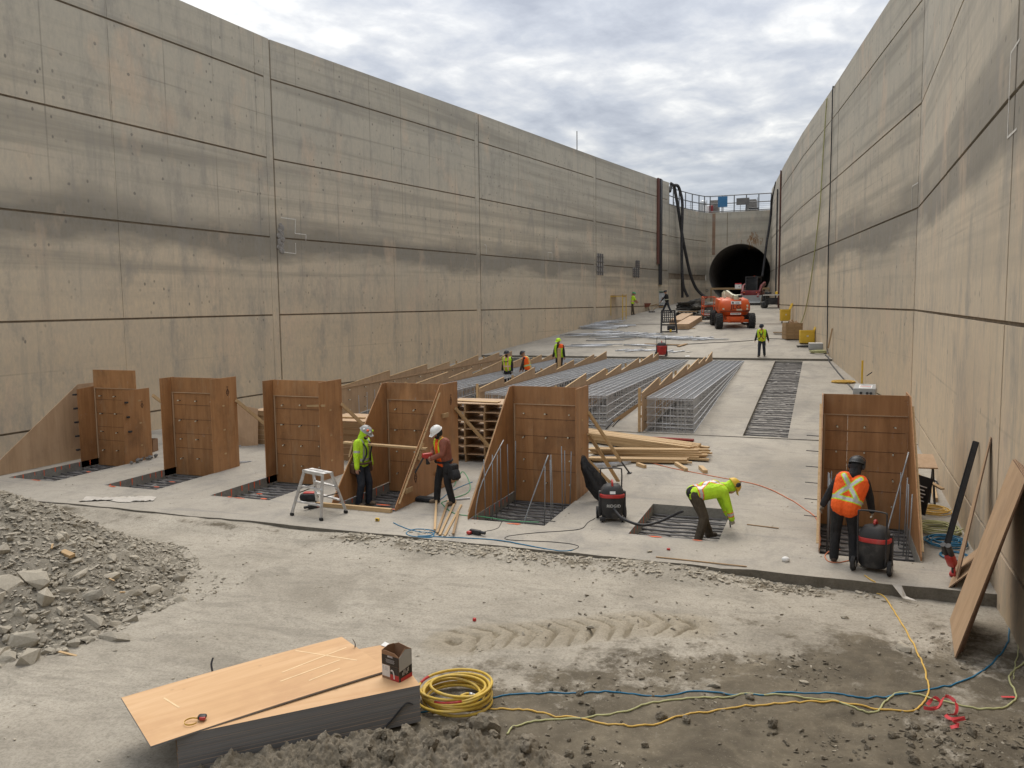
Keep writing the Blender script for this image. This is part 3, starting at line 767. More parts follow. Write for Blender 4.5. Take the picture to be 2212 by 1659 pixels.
def form_box(i, label, lt, rt, H=2.5, ext=.42, extz=None, braces=True):
    x0, y0, x1, yend = PITS[i]; yb = 17.95 if i != 0 else 18.35
    root = empty('formwork_box', (x0, yb, 0)); tag(root, label, 'formwork', 'plywood formwork boxes in the front row')
    inv = Matrix.Translation((-x0, -yb, 0))
    class PB(MB): pass
    def fin(b, nm, mat, sm=False):
        b.v = [(v[0]-x0, v[1]-yb, v[2]) for v in b.v]; return b.build(nm, mat, root, sm)
    sheet = (H-ext)
    cut = x0+(x1-x0)*(.30 if i % 2 == 0 else .27)
    for a, c in ((x0+.004, cut-.002), (cut+.002, x1-.004)):
        b = MB(); b.box(((a+c)/2, yb+T/2, sheet/2-.1), (c-a, T, sheet+.2)); fin(b, 'back_panel', M['form'])
    b = MB(); zt = (extz or H); b.box(((x0+x1)/2, yb+T/2-.022, (sheet+zt)/2), (x1-x0-.01, T, zt-sheet)); fin(b, 'top_panel', M['form'])
    b = MB(); b.box(((x0+x1)/2, yb-.026, sheet+.005), (x1-x0-.02, .012, .02)); fin(b, 'batten', M['form2'])
    b = MB(); b.box((x0+.035, yb-.02, sheet/2), (.035, .022, sheet)); fin(b, 'batten', M['form2'])
    for r_ in range(4):
        for c_ in range(3):
            link('form_tie', TIE, root, (((x1-x0)*(.17+.335*c_)), -.002, .27+.53*r_), (R(rnd.uniform(-14, 14)), 0, R(rnd.uniform(-14, 14))))
    b = MB()
    for z in (.55, .95, 1.35, 1.75): b.beam((x0+.05, yb-.004, z), (x1-.05, yb-.004, z+rnd.uniform(-.012, .004)), .003, .007)
    o = fin(b, 'chalk_lines', INK); o['kind'] = 'stuff'
    for side, t, x in ((-1, lt, x0-T), (1, rt, x1)):
        if not t: continue
        if t[0] == 'strip':
            b = MB().prism([(x, yb-t[1], -.18), (x, yb+t[2], -.02 if t[2] > .1 else -.18), (x, yb+t[2], t[3]), (x, yb-t[1], t[3])], (T, 0, 0)); fin(b, 'side_panel', M['form'] if side < 0 else M['form'])
        else:
            xx = x + t[4]
            b = MB().prism([(xx, yb-t[1], .012), (xx, yb+t[2], .012), (xx, yb+t[2], t[3]), (xx, yb-.22, t[3]), (xx, yb-t[1], .09)], (T, 0, 0)); o = fin(b, 'side_panel', M['form'] if i != 0 else M['form2'])
            b = MB(); b.beam((xx+(T+.022 if side > 0 else -.022), yb-t[1]+.12, .14), (xx+(T+.022 if side > 0 else -.022), yb-.30, t[3]-.18), .04, .02, (0, 1, 0)); fin(b, 'batten', M['lumber'])
    # walers and braces behind
    for z in (.45, 1.1, 1.75):
        b = MB(); b.box(((x0+x1)/2, yb+T+.045, z), (x1-x0+.05, .085, .04)); fin(b, 'waler', M['lumber'])
    for xx in (x0+.3, x1-.3):
        b = MB(); b.box((xx, yb+T+.135, 1.15), (.04, .09, 2.2)); fin(b, 'stud', M['lumber'])
    if braces:
        bx = x1+.04; yq = yb+.55
        b = MB(); b.beam((bx, yq, 1.85), (bx+.35, yq+1.75, .42), .09, .04, (1, 0, 0)); fin(b, 'brace', M['lumber'])
        b = MB(); b.tube([(bx+.34, yq+1.70, .46), (bx+.46, yq+2.25, .03)], .022, 6); b.box((bx+.46, yq+2.27, .02), (.1, .14, .02)); fin(b, 'brace_foot', M['darksteel'])
    return root
F = {}
F[0] = form_box(0, 'plywood formwork box with a long sloping tan side panel, nearest the left wall', ('tri', 3.3, .4, 2.2, -.38), ('strip', .55, .45, 2.08), 2.5, .42, 2.62)
b = MB().prism([(-20.0-T, 17.75, -.18), (-20.0-T, 18.4, -.18), (-20.0-T, 18.4, 2.14), (-20.0-T, 17.75, 2.10)], (T, 0, 0)); b.v = [(v[0]+20.0, v[1]-18.35, v[2]) for v in b.v]; b.build('side_panel', M['form'], F[0])
F[1] = form_box(1, 'dark plywood formwork box with short side flanges, second from the left wall', ('strip', .42, .1, 2.5), ('strip', .42, .62, 2.5))
F[2] = form_box(2, 'plywood formwork box with wavy orange grain, just left of the lime hooded worker', ('strip', .42, .1, 2.5), ('strip', .42, .62, 2.5))
F[3] = form_box(3, 'plywood formwork box with sloping sides around the lime hooded worker', ('tri', 2.55, .1, 2.5, 0), ('tri', 2.55, .75, 2.5, 0))
F[4] = form_box(4, 'plywood formwork box with upright bars inside and one sloping left side', ('tri', 2.7, .1, 2.5, 0), ('strip', .42, .62, 2.5))
F[6] = form_box(6, 'plywood formwork box in front of the worker in the orange vest, nearest the right wall', ('tri', 2.85, .1, 2.5, 0), ('tri', 2.85, .75, 2.5, 0), braces=False)
def loc(r, x, y, z): return (x-r.location.x, y-r.location.y, z)
for k in range(3): link('wedge_clamp', CLAMP, F[0], loc(F[0], -18.36, 17.9+.04*k, 1.75-.42*k), (0, 0, R(rnd.uniform(-20, 20))))
for k in range(5): link('wedge_clamp', CLAMP, F[0], loc(F[0], -20.04, 17.7, 1.95-.40*k), (0, 0, R(90)))
stamp(F[1], *loc(F[1], -15.1+T, 18.2, 2.1), .10, INK); stamp(F[0], *loc(F[0], -18.4+T, 18.5, 1.6), .08, INK)
stamp(F[3], *loc(F[3], -8.5+T, 16.35, .55), .12, INK); stamp(F[3], *loc(F[3], -8.5+T, 18.3, 2.05), .10, INK)
# blocks nailed to the right side of box 4, bar across its top, kicker along its foot
for y, z in ((15.95, .35), (17.5, .42), (17.9, 1.75)):
    b = MB(); b.box(loc(F[3], -8.5+T+.03, y, z), (.05, .30, .10)); b.build('block', M['lumber'], F[3])
b = MB(); b.beam(loc(F[3], -10.35, 16.42, 1.24), loc(F[3], -8.32, 16.62, 1.16), .14, .042); b.build('spreader_board', M['lumber'], F[3])
for x, y in ((-10.12, 16.38), (-8.45, 16.58)):
    b = MB(); b.beam(loc(F[3], x, y-.1, .92), loc(F[3], x, y+.1, 1.28), .04, .09, (0, 1, 0)); b.build('cleat', M['lumber'], F[3])
b = MB(); b.beam(loc(F[3], -10.4, 15.30, .04), loc(F[3], -8.52, 15.28, .04), .09, .09); b.build('kicker', M['lumber'], F[3])
b = MB(); b.box(loc(F[3], -8.68, 17.85, 1.92), (.12, .10, .14)); b.build('corner_clamp', M['black'], F[3])
b = MB(); b.beam(loc(F[2], -12.35, 17.9, 1.85), loc(F[2], -11.55, 17.5, 1.93), .02, .05); b.build('batten', M['lumber'], F[2])
# tie rods sticking out of the left side of box 7
for k in range(6):
    b = MB(); b.tube([loc(F[6], 0.02, 17.3-.22*k, 1.72-.27*k), loc(F[6], -.26, 17.3-.22*k, 1.73-.27*k)], .008, 5); b.build('tie_rod', M['darksteel'], F[6])
# upright dowels in boxes 5 and 7: each bar is free-standing in the pit
dm = MB(); dm.tube([(0, 0, 0), (.004, .003, .75), (0, 0, 1.5)], .0105, 6); DOWEL = dm.mesh('rebar_dowel', M['dowel'], 'all')
def dowels(spots, where):
    for x, y, h, tx, ty in spots:
        o = link('rebar_dowel', DOWEL, None, (x, y, -.22), (tx, ty, 0)); o.scale = (1, 1, h/1.5)
        tag(o, where, 'rebar', 'upright rebar dowels in the formwork boxes')
dowels([(-6.55, 15.75, 1.4, .03, 0), (-6.55, 16.15, 1.42, 0, .01), (-6.54, 16.35, 1.38, -.02, .02), (-6.55, 16.65, 1.55, 0, 0), (-6.53, 17.05, 1.5, .01, 0), (-6.5, 17.4, 1.52, 0, .02)], 'grey rebar dowel standing along the sloping left side of the barred box')
dowels([(-5.3, 15.9, 1.3, 0, .02), (-5.22, 16.1, 1.4, .02, 0), (-5.25, 16.35, 1.45, 0, -.03), (-5.22, 16.9, 1.55, .02, 0), (-5.25, 17.2, 1.4, 0, 0), (-5.2, 17.4, 1.35, 0, .03)], 'grey rebar dowel standing in the right half of the barred box')
dowels([(.16, 15.6, 1.45, 0, .01), (.15, 15.9, 1.5, .01, 0), (.17, 16.3, 1.4, 0, 0), (.2, 16.8, 1.35, 0, .01)], 'grey rebar dowel at the left side of the box by the right wall')
dowels([(1.45, 15.4, 1.3, 0, .03), (1.46, 15.75, 1.4, 0, 0), (1.44, 16.1, 1.45, .02, .02), (1.42, 16.8, 1.4, 0, 0)], 'grey rebar dowel at the right side of the box by the right wall')
def bent_bar(pts, label, r=.0125, mat='dowel', cat='rebar', nm='bent_bar', grp=None):
    o = MB().tube(spline(pts, 4), r, 6).build(nm, M[mat], None, 'all'); return tag(o, label, cat, grp)
bent_bar([(-6.62, 15.4, -.2), (-6.62, 15.42, .2), (-6.58, 15.7, .72), (-6.45, 16.6, 1.45)], 'bright rebar bent outward, leaning up the sloping left side of the barred box', .013)
bent_bar([(-5.65, 15.5, -.2), (-5.55, 15.75, .3), (-5.3, 16.2, 1.25)], 'bright rebar leaning in the right half of the barred box', .015)
bent_bar([(1.0, 15.5, -.2), (1.2, 15.9, .5), (1.52, 16.6, 1.6)], 'rebar leaning diagonally behind the vacuum at the right box', .014)

# ------------------------------------------------------------------ long wall forms with tapered tops, rebar cages
YA, YZ = 27.5, 46.35; ZT = 1.24
def wall_form(k, xf, label):
    root = empty('wall_form', (xf, YA, 0)); tag(root, label, 'formwork', 'long plywood wall forms with sawtooth tops')
    def fin(b, nm, mat, sm=False):
        b.v = [(v[0]-xf, v[1]-YA, v[2]) for v in b.v]; return b.build(nm, mat, root, sm)
    ys = [YA+2.44*i for i in range(8)] + [YZ]
    for a, c in zip(ys, ys[1:]):
        za, zc = fz(0, a), min(ZT-.03, fz(0, c))
        fin(MB().prism([(xf, a+.003, za), (xf, c-.003, zc), (xf, c-.003, ZT), (xf, a+.003, ZT)], (-T, 0, 0)), 'plywood_sheet', M['form2'])
    fin(MB().box((xf+.014, (YA+YZ)/2, ZT-.02), (.024, YZ-YA, .03)), 'batten', M['form2'])
    y = YA; j = 0; hs = [(.03, .35), (.10, .36), (.10, .30), (.04, .40), (.09, .36), (.05, .32)]; ls = [3.9, 3.6, 2.5, 3.7, 3.1, 2.9]
    while y < YZ-.5:
        l = min(ls[(j+k) % 6], YZ-y); h0, h1 = hs[(j+k) % 6]
        fin(MB().prism([(xf+.005, y+.01, ZT), (xf+.005, y+l-.01, ZT), (xf+.005, y+l-.01, ZT+h1), (xf+.005, y+.01, ZT+h0)], (-T*1.6, 0, 0)), 'tapered_panel', M['form2'])
        fin(MB().beam((xf-.012, y+.02, ZT+h0+.014), (xf-.012, y+l-.02, ZT+h1+.014), .045, .024), 'top_strip', M['lumber'])
        y += l; j += 1
    y = YA+.06; j = 0
    while y < YZ-.4:
        z0 = fz(0, y); h = ZT + (.28 if j % 3 == 0 else .1)
        fin(MB().box((xf-T-.085, y, (z0+h)/2), (.09, .04, h-z0)), 'stud', M['lumber'])
        y += 1.22; j += 1
    for z in (.55, .95):
        ye = YZ if z > .9 else 38
        fin(MB().box((xf-T-.02, (YA+ye)/2, z), (.036, ye-YA-.1, .085)), 'waler', M['lumber'])
    yy = YA+.5
    while yy < YZ-.6:
        for z in (ZT-.13, ZT-.52, ZT-.92):
            if z > fz(0, yy)+.12: link('form_tie', TIE, root, (.003, yy-YA, z), (0, 0, R(90)))
        yy += 1.22
    for q in range(2):                                         # raking braces at the near end
        s = .35+.5*q
        fin(MB().beam((xf-T-.14, YA+s, .95), (xf-1.05+.1*q, YA+s-.15, .32), .09, .04, (0, 1, 0)), 'brace', M['lumberd'])
        fin(MB().tube([(xf-1.0+.1*q, YA+s-.15, .36), (xf-1.3+.1*q, YA+s-.2, .04)], .02, 5), 'brace_foot', M['darksteel'])
    return root
FX = [-17.4, -14.5, -11.6, -8.62, -5.66]
for k, (xf, lb) in enumerate(zip(FX, ('long sawtooth plywood wall form closest to the left wall', 'sawtooth plywood wall form second from the left wall', 'sawtooth plywood wall form behind the big stack of ribbed panels', 'sawtooth plywood wall form with its near end behind the barred box', 'sawtooth plywood wall form nearest the open trench, with braces at its near end'))):
    wall_form(k, xf, lb)

def cage(k, x0, x1, label, ya=27.75, yb=46.2):
    root = empty('rebar_cage', (x0, ya, 0)); tag(root, label, 'rebar cage', 'galvanised rebar cages between the wall forms')
    rg = random.Random(k); r = .0145; W = x1-x0; top = 1.17
    n = int((yb-ya)/.18)
    for i in range(n+1):
        y = (yb-ya)*i/n; zf = fz(0, ya+y)-.08
        if top-zf < .06: zf = top-.06
        b = MB(); j = rg.uniform(-.012, .012); tz = top+rg.uniform(-.008, .008)
        b.tube([(-.03, 0, tz), (W+.03, j, tz)], r, 4, caps=False)
        for x in (0, W):
            if i % 2 == 0 or i < 6: b.tube([(x, 0, zf), (x, j, tz)], r*.85, 4, caps=False)
        if i % 4 == 0 and i < n*.75:
            for x in (W*.33, W*.66): b.tube([(x, 0, zf), (x, 0, tz)], r*.9, 4, caps=False)
        b.build('stirrup', M['galv'], root).location = (0, y, 0)
    for i in range(7):
        x = W*i/6; b = MB(); pts = [(x, (yb-ya)*t/5-.05*(t == 0), top+.022+rg.uniform(-.006, .006)) for t in range(6)]
        b.tube(pts, r*1.05, 4).build('long_bar', M['galv'], root)
    for s in (0, 1):
        for f in (.06, .28, .5, .74):
            b = MB(); x = -.02 if s == 0 else W+.02; pts = []
            for t in range(9):
                y = (yb-ya)*t/8; zf = fz(0, ya+y)-.03; pts.append((x+rg.uniform(-.012, .012), y-.04*(t == 0), zf+f*(top-zf)+rg.uniform(-.012, .012)))
            b.tube(pts, r*1.05, 4).build('side_bar', M['galv'], root)
    for f in (.05, .2, .3, .52, .74, .97):
        b = MB(); zf = -.05; z = zf+f*(top-zf); s = rg.uniform(-.08, .08)
        b.tube([(-.03+max(0, s), -.03, z), (W*.6, -.03, z+.004)], r, 4); b.tube([(W*.35, -.045, z-.012), (W+.03, -.04, z-.01)], r, 4)
        b.build('end_bar', M['galv'], root)
    for i in range(1, 6):
        b = MB(); b.tube([(W*i/6, -.02, -.06), (W*i/6, -.02, top)], r, 4); b.build('end_upright', M['galv'], root)
    return root
cage(1, -5.52, -3.98, 'bright galvanised rebar cage beside the open trench')
cage(2, -8.48, -6.95, 'galvanised rebar cage directly behind the barred formwork box')
cage(3, -11.46, -9.92, 'galvanised rebar cage above the stack of ribbed panels')
cage(4, -14.38, -12.85, 'galvanised rebar cage at the feet of the two dark clothed workers')
b = MB()
for i in range(9):                                         # bars set out along the far-left form
    tag(MB().tube([(-17.1, 28.3+.62*i, 0), (-17.1+rnd.uniform(-.02, .02), 28.3+.62*i, .95+rnd.uniform(-.1, .15))], .0125, 5).build('rebar_dowel', M['galv']), 'upright grey dowel in front of the far left sawtooth form', 'rebar', 'dowels along the far left form')
# ------------------------------------------------------------------ stacks of timber and panels
def ribbed_stack(org, rz, n, L_, W_, h, lab, cat_, grp, ribs, face='form2', jit=.03, ribdir='x', topmat=None, missing=()):
    """n prefabricated panels, each a sheet on ribs, lying on each other; every panel is a thing"""
    proto = None
    for i in range(n):
        if proto is None:
            proto = empty('shutter_form', (0, 0, 0))
            b = MB(); b.box((0, 0, h-.011), (L_, W_, .02)); b.build('face_sheet', M[face], proto)
            for j in range(ribs):
                b = MB()
                if ribdir == 'y': x = -L_/2+.03+(L_-.06)*j/(ribs-1); b.box((x, 0, (h-.022)/2), (.045, W_-.01, h-.024))
                else: y = -W_/2+.03+(W_-.06)*j/(ribs-1); b.box((0, y, (h-.022)/2), (L_-.01, .045, h-.024))
                b.build('rib', M['lumberd'], proto)
            o = proto
        else: o = dup(proto)
        o.location = (org[0]+rnd.uniform(-jit, jit), org[1]+rnd.uniform(-jit, jit), org[2]+i*h+.002*i)
        o.rotation_euler = (0, 0, rz+rnd.uniform(-.015, .015))
        tag(o, lab if i < n-1 else lab.replace('panel in', 'topmost panel of'), cat_, grp)
    return org[2]+n*h
G1 = G(1022, 988); G1.z = 0
ribbed_stack((-8.75, 21.6, 0.0), R(3), 7, 2.4, 1.25, .235, 'ribbed form panel in the tall open ended stack left of the barred box', 'panel', 'ribbed panels in the open ended stack', 5, 'form2', .025, 'y')
ribbed_stack((-12.55, 20.9, 0.0), R(2), 6, 1.9, 1.5, .19, 'form panel in the low brown stack behind the lime hooded worker', 'panel', 'panels in the low stack behind the lime worker', 3, 'form2', .03)
ribbed_stack((-16.0, 22.6, 0.0), R(2), 7, 2.3, 1.6, .155, 'form panel in the left brown stack between two formwork boxes', 'panel', 'panels in the left stack', 3, 'form2', .04)
ribbed_stack((-14.35, 21.3, 0.0), R(2), 5, 1.0, 1.4, .165, 'form panel in the small stack behind the wavy grained box', 'panel', 'panels in the small stack', 3, 'form2', .03)
ribbed_stack((-12.9, 25.0, 0.0), R(4), 3, 2.4, 1.3, .17, 'form panel in the stack before the far left sawtooth form', 'panel', 'panels before the far left form', 3, 'form2', .05)
def plank(p, q, w, h, label, cat_='plank', grp=None, mat='lumber', up=(0, 0, 1), nm='plank'):
    p, q = Vector(p), Vector(q); d = q-p; L_ = d.length; c = (p+q)/2
    b = MB(); b.box((0, 0, 0), (L_, w, h)); o = b.build(nm, M[mat])
    o.location = c; o.rotation_euler = d.to_track_quat('X', 'Z').to_euler(); return tag(o, label, cat_, grp)
for i in range(6):
    x = -16.9+rnd.uniform(-.2, .2); y = 22.5+.22*i-.4
    plank((x, y, 1.13+.045*(i % 3)), (x+rnd.uniform(1.1, 1.7), y+rnd.uniform(-.2, .3), 1.13+.045*(i % 3)), .09, .04, 'loose pale offcut lying on the left brown panel stack', 'offcut', 'offcuts on the left panel stack')
plank((-9.7, 21.4, 1.68), (-8.4, 21.3, 1.68), .25, .02, 'flat plywood strip on top of the open ended panel stack', 'offcut')
plank((-13.0, 20.6, 1.17), (-12.3, 20.65, 1.17), .1, .05, 'short pale board on the low brown panel stack', 'offcut')

# long lumber by the cages: two bundles, every board a thing
rl = random.Random(3)
def bundle(a, c, rows, cols, w, h, lab, grp, spread, sk=0):
    a, c = Vector(a), Vector(c); d = (c-a); L_ = d.length; d.normalize(); s = Vector((-d.y, d.x, 0))
    b = MB(); b.box((0, 0, 0), (L_, w, h)); me = b.mesh('board', M['lumber'])
    for r_ in range(rows):
        for k in range(cols-(r_ > rows*.6)):
            sh = rl.uniform(-spread, spread); o = link('board', me, None)
            ang = math.atan2(d.y, d.x)+rl.uniform(-.022, .022)+sk*r_
            p = (a+c)/2 + d*sh + s*((k-cols/2)*(w+.016)+rl.uniform(-.01, .01)) ; o.location = (p.x, p.y, a.z+h/2+r_*(h+.004)+.04)
            o.rotation_euler = (rl.uniform(-.01, .01), rl.uniform(-.003, .003), ang)
            tag(o, lab, 'board', grp)
bundle((-7.7, 26.0, 0), (-3.25, 23.7, 0), 6, 8, .092, .044, 'pale pine board in the back lumber bundle near the red strips', 'boards in the back lumber bundle', .22, .004)
bundle((-6.1, 23.1, 0), (-3.0, 23.15, 0), 5, 4, .095, .044, 'pale pine board in the front lumber bundle beside the steel studs', 'boards in the front lumber bundle', .16, .05)
bundle((-6.0, 22.1, 0), (-3.35, 22.6, 0), 2, 3, .095, .044, 'pale pine board of the nearest pair beside the steel studs', 'boards nearest the steel studs', .08, .02)
for (a, c), lb in zip((((-4.62, 21.85), (-4.35, 21.55)), ((-3.65, 22.25), (-3.25, 21.45)), ((-2.95, 21.95), (-2.75, 21.35))), ('short pale block left below the front lumber bundle', 'pale bearer sticking out under the front lumber bundle', 'small pale block lying alone right of the lumber')):
    plank((*a, .045), (*c, .045), .12 if 'small' in lb else .09, .085, lb, 'block', None, 'lumber', nm='wood_block')
# red strips near the cage
for i in range(4):
    tag(MB().beam((-5.1, 26.35-.07*i, .03+.035*(i % 2)), (-3.75, 26.3-.07*i, .03+.035*(i % 2)), .06, .035).build('steel_channel', plain('dark_red_paint', (.28, .03, .02), .5, 0, .15, 6, .25)), 'dark red channel strip on the floor before the rightmost cage', 'channel', 'dark red channel strips')
# bundle of galvanised studs on the floor left of the lumber
for i in range(16):
    L_ = rl.uniform(1.3, 1.8); k = i % 8; lay = i//8
    p = Vector((-5.9+.07*k+lay*-.55, 20.9+.1*k+lay*.9, .025+.03*(lay*0+(i % 2)))); d = Vector((math.cos(.62), math.sin(.62), 0))
    b = MB(); b.beam(p-d*L_/2, p+d*L_/2, .045, .012); b.beam(p-d*L_/2+Vector((.02, -.03, .02)), p+d*L_/2+Vector((.02, -.03, .02)), .006, .04)
    tag(b.build('steel_stud', M['galv']), 'shiny steel stud in the bundle at the right foot of the barred box', 'stud', 'steel studs beside the barred box')
# planks leaning at barred box right side
plank((-4.62, 19.6, .04), (-5.02, 18.35, 1.38), .09, .04, 'pale 2x4 leaning against the back of the barred box', 'plank')
plank((-4.75, 19.35, .04), (-5.05, 18.4, .75), .09, .04, 'shorter pale 2x4 leaning low behind the barred box', 'plank')
# strips of wood on the floor beside the worker with the drill
for i, (a, c) in enumerate((((-6.65, 13.95), (-7.35, 16.3)), ((-6.75, 13.95), (-7.6, 16.55)), ((-6.85, 14.05), (-7.75, 16.5)), ((-6.5, 14.02), (-7.1, 15.6)), ((-6.95, 14.15), (-8.0, 16.4)))):
    plank((*a, .02+.012*i), (*c, .02+.012*i), .045, .022, 'thin timber strip in the bunch on the floor by the red sweater worker', 'strip', 'timber strips by the red sweater worker', ['lumber', 'lumber', 'lumberd', 'lumberd', 'lumber'][i], nm='timber_strip')
plank((-2.62, 13.95, .012), (-1.1, 13.9, .012), .028, .012, 'thin brown lath lying on the slab edge in front of the bending worker', 'lath', None, 'lumberd', nm='lath')
plank((-1.32, 16.6, .012), (-.72, 16.5, .012), .03, .012, 'short thin lath on the slab right of the bending worker', 'lath', None, 'lumberd', nm='lath')
# leaning tan sheet behind first box
b = MB().prism([(-18.25, 20.6, .0), (-16.8, 21.6, .0), (-16.85, 21.75, 1.15), (-17.5, 21.35, 1.35), (-18.2, 20.7, 1.0)], (.015, -.02, .002)); tag(b.build('plywood_sheet', M['form2']), 'tan plywood offcut standing behind the first box from the left wall', 'plywood')

# ------------------------------------------------------------------ foreground plywood stack
PS = [atz(262, 1512, .37), atz(730, 1382, .37), atz(905, 1478, .37), atz(360, 1603, .37)]
# ------------------------------------------------------------------ things in the foreground
def gh(x, y):
    """height of the modelled floor or ground"""
    if y >= Y_CURB: return fz(x, y)
    j = int(np.clip(np.searchsorted(gy, y)-1, 0, len(gy)-2)); i = int(np.clip(np.searchsorted(gx, x)-1, 0, len(gx)-2))
    u = (x-gx[i])/(gx[i+1]-gx[i]); v = (y-gy[j])/(gy[j+1]-gy[j])
    return float(Z[j, i]*(1-u)*(1-v)+Z[j, i+1]*u*(1-v)+Z[j+1, i]*(1-u)*v+Z[j+1, i+1]*u*v)
def GP(px, py):
    p = G(px, py); p.z = gh(p.x, p.y); return p
def cord(pts, r, mat, label, cat_='cord', nm='cable', sub=10, lift=(), n=6, wob=.012, group=None):
    P = [GP(*p) for p in pts]; S = spline(P, sub)
    for i, p in enumerate(S):
        t = i*.37; p.x += wob*NZ(t, 3.1, len(pts)); p.y += wob*NZ(t, 9.7, len(pts)); p.z = gh(p.x, p.y)+r*.9
    for i, z in lift: S[i].z = z
    return tag(MB().tube(S, r, n).build(nm, M[mat], None, 'all'), label, cat_, group)
def coil_obj(c, r0, r1, loops, rt, mat, label, cat_='coil', nm='cord_coil', hgt=.05, sq=1.0, seed=1, n=6, flat=.55, tail=None):
    rg = random.Random(seed); pts = []; N = 26
    tx, ty = rg.uniform(-.05, .05), rg.uniform(-.05, .05)
    for k in range(loops*N):
        t = k/N; a = 2*math.pi*t; q = t/loops
        rr_ = r0+(r1-r0)*(.5+.5*math.sin(t*2.4+seed)) ; ox = .05*r1*math.sin(t*1.7+seed); oy = .05*r1*math.cos(t*2.3)
        pts.append(Vector((c[0]+ox+rr_*math.cos(a), c[1]+oy+rr_*sq*math.sin(a), c[2]+rt+hgt*q+.35*rt*math.sin(a*1.5+t*3))))
    if tail: pts += [Vector(p) for p in tail]
    return tag(MB().tube(pts, rt, n).build(nm, M[mat], None, 'all'), label, cat_)

# plywood stack: every sheet is a thing
A, B = atz(262, 1512, .30), atz(735, 1382, .30); D = atz(350, 1606, .30)
u = (B-A).normalized(); v = (D-A); v = (v-u*v.dot(u)).normalized(); LS, WS = 2.44, 1.22
def sheet(org, L_, W_, th, bend, mats, nm='plywood_sheet', ang=None):
    b = MB(); nx, ny = 12, 6
    for s in (0, 1):
        for j in range(ny+1):
            for i in range(nx+1):
                b.v.append((L_*i/nx, W_*j/ny, -th*(1-s) + bend(i/nx, j/ny)))
    o2 = (nx+1)*(ny+1)
    for j in range(ny):
        for i in range(nx):
            a = j*(nx+1)+i
            b.f.append((o2+a, o2+a+1, o2+a+nx+2, o2+a+nx+1)); b.m.append(0); b.f.append((a+nx+1, a+nx+2, a+1, a)); b.m.append(1)
    for i in range(nx):
        b.f.append((i, i+1, o2+i+1, o2+i)); b.m.append(1); a = ny*(nx+1)+i; b.f.append((a+1, a, o2+a, o2+a+1)); b.m.append(1)
    for j in range(ny):
        a = j*(nx+1); b.f.append((a+nx+1, a, o2+a, o2+a+nx+1)); b.m.append(1); a = j*(nx+1)+nx; b.f.append((a, a+nx+1, o2+a+nx+1, o2+a)); b.m.append(1)
    o = b.build(nm, mats); ang = math.atan2(u.y, u.x) if ang is None else ang
    o.location = org; o.rotation_euler = (0, 0, ang); o.scale = (1, -1, 1); return o
pm = [M['ply'], M['plyedge']]
nsh = 21; th = .0195
P1 = atz(907, 1480, -.10+th*nsh); P0 = atz(640, 1536, -.10+th*nsh); u2 = (P1-P0).normalized(); v2 = Vector((u2.y, -u2.x, 0)); ang2 = math.atan2(u2.y, u2.x)
for k in range(nsh):
    org = P1 - u2*(LS+rnd.uniform(-.004, .004)) - v2*(WS+rnd.uniform(-.0025, .0025)); org.z = -.10+th*(k+1)
    
    o = sheet(org, LS, WS, th-.0006, lambda a, c: 0, pm, ang=ang2)
    tag(o, 'grey edged plywood sheet inside the stack in the foreground' if k < nsh-1 else 'second plywood sheet from the top, carrying the cardboard box', 'plywood', 'plywood sheets in the foreground stack')
TOPZ = -.10+th*nsh
BEND = lambda a, c: .035*(1-a)**2*(.4+.6*c)*(-.6)+.010*math.sin(a*3.1)*(1-c)+.010*c*math.sin(a*2.6)
o = sheet(A+Vector((0, 0, TOPZ+.024-.30)), 2.52, 1.2, .019, BEND, pm)
tag(o, 'topmost orange tinted plywood sheet overhanging the foreground stack', 'plywood', 'plywood sheets in the foreground stack')
def strap(pts, w, label):
    b = MB(); S = spline(pts, 6)
    for a, c in zip(S, S[1:]): b.beam(a, c, w, .004)
    return tag(b.build('strap', M['black']), label, 'strap')
q = A+u*.95; strap([q+Vector((0, 0, .02)), q-v*.03+Vector((-.02, .02, .10)), q-v*.05+Vector((-.01, .05, .16))], .022, 'end of a black strap standing up at the far edge of the plywood stack')
q = P1-v2*(WS+.01)-u2*.42; q.z = TOPZ-.02; strap([q, q+u*.02+Vector((0, 0, .08)), q-u*.01+Vector((0, 0, .15))], .02, 'second black strap end curling up near the cardboard box')
q = P1-u2*.42+v2*.012; strap([Vector((q.x, q.y, -.08)), Vector((q.x, q.y, 0))+u2*.1, Vector((q.x, q.y, .14))+u2*.25, Vector((q.x, q.y, .12))+u2*.33], .03, 'black strap tail hanging on the grey front of the plywood stack')
PC = P1-v2*(WS-.02)-u2*.10; PC.z = TOPZ
tag(MB().prism([PC+Vector((0, 0, .005)), PC+u2*.06-v2*.02+Vector((0, 0, .03)), PC+u2*.12+v2*.06+Vector((0, 0, .004)), PC+u2*.05+v2*.09+Vector((0, 0, .004))], (0, 0, .004)).build('paper_scrap', M['white']), 'torn white paper corner at the end of the plywood stack', 'paper')
# chalked straight marks on the plywood: pale sanded lines
b = MB()
for s0, t0, s1, t1 in ((.35, .30, .42, .62), (1.9, .05, 2.35, .75), (1.55, .52, 2.42, .34), (1.45, .72, 2.2, .62), (1.7, .9, 2.1, .83)):
    Q_ = [A+u*(s0+(s1-s0)*f/8)+v*(t0+(t1-t0)*f/8) for f in range(9)]
    for f, q_ in enumerate(Q_): q_.z = TOPZ+.0252+BEND((s0+(s1-s0)*f/8)/2.52, (t0+(t1-t0)*f/8)/1.2)
    for p, q in zip(Q_, Q_[1:]): b.beam(p, q, .02, .0022)
o = b.build('chalk_mark', plain('pale_chalk', (.74, .55, .33), .8, 0, .1, 9, 0)); o['kind'] = 'stuff'; tag(o, 'pale straight chalk marks on the topmost plywood sheet', 'marks')
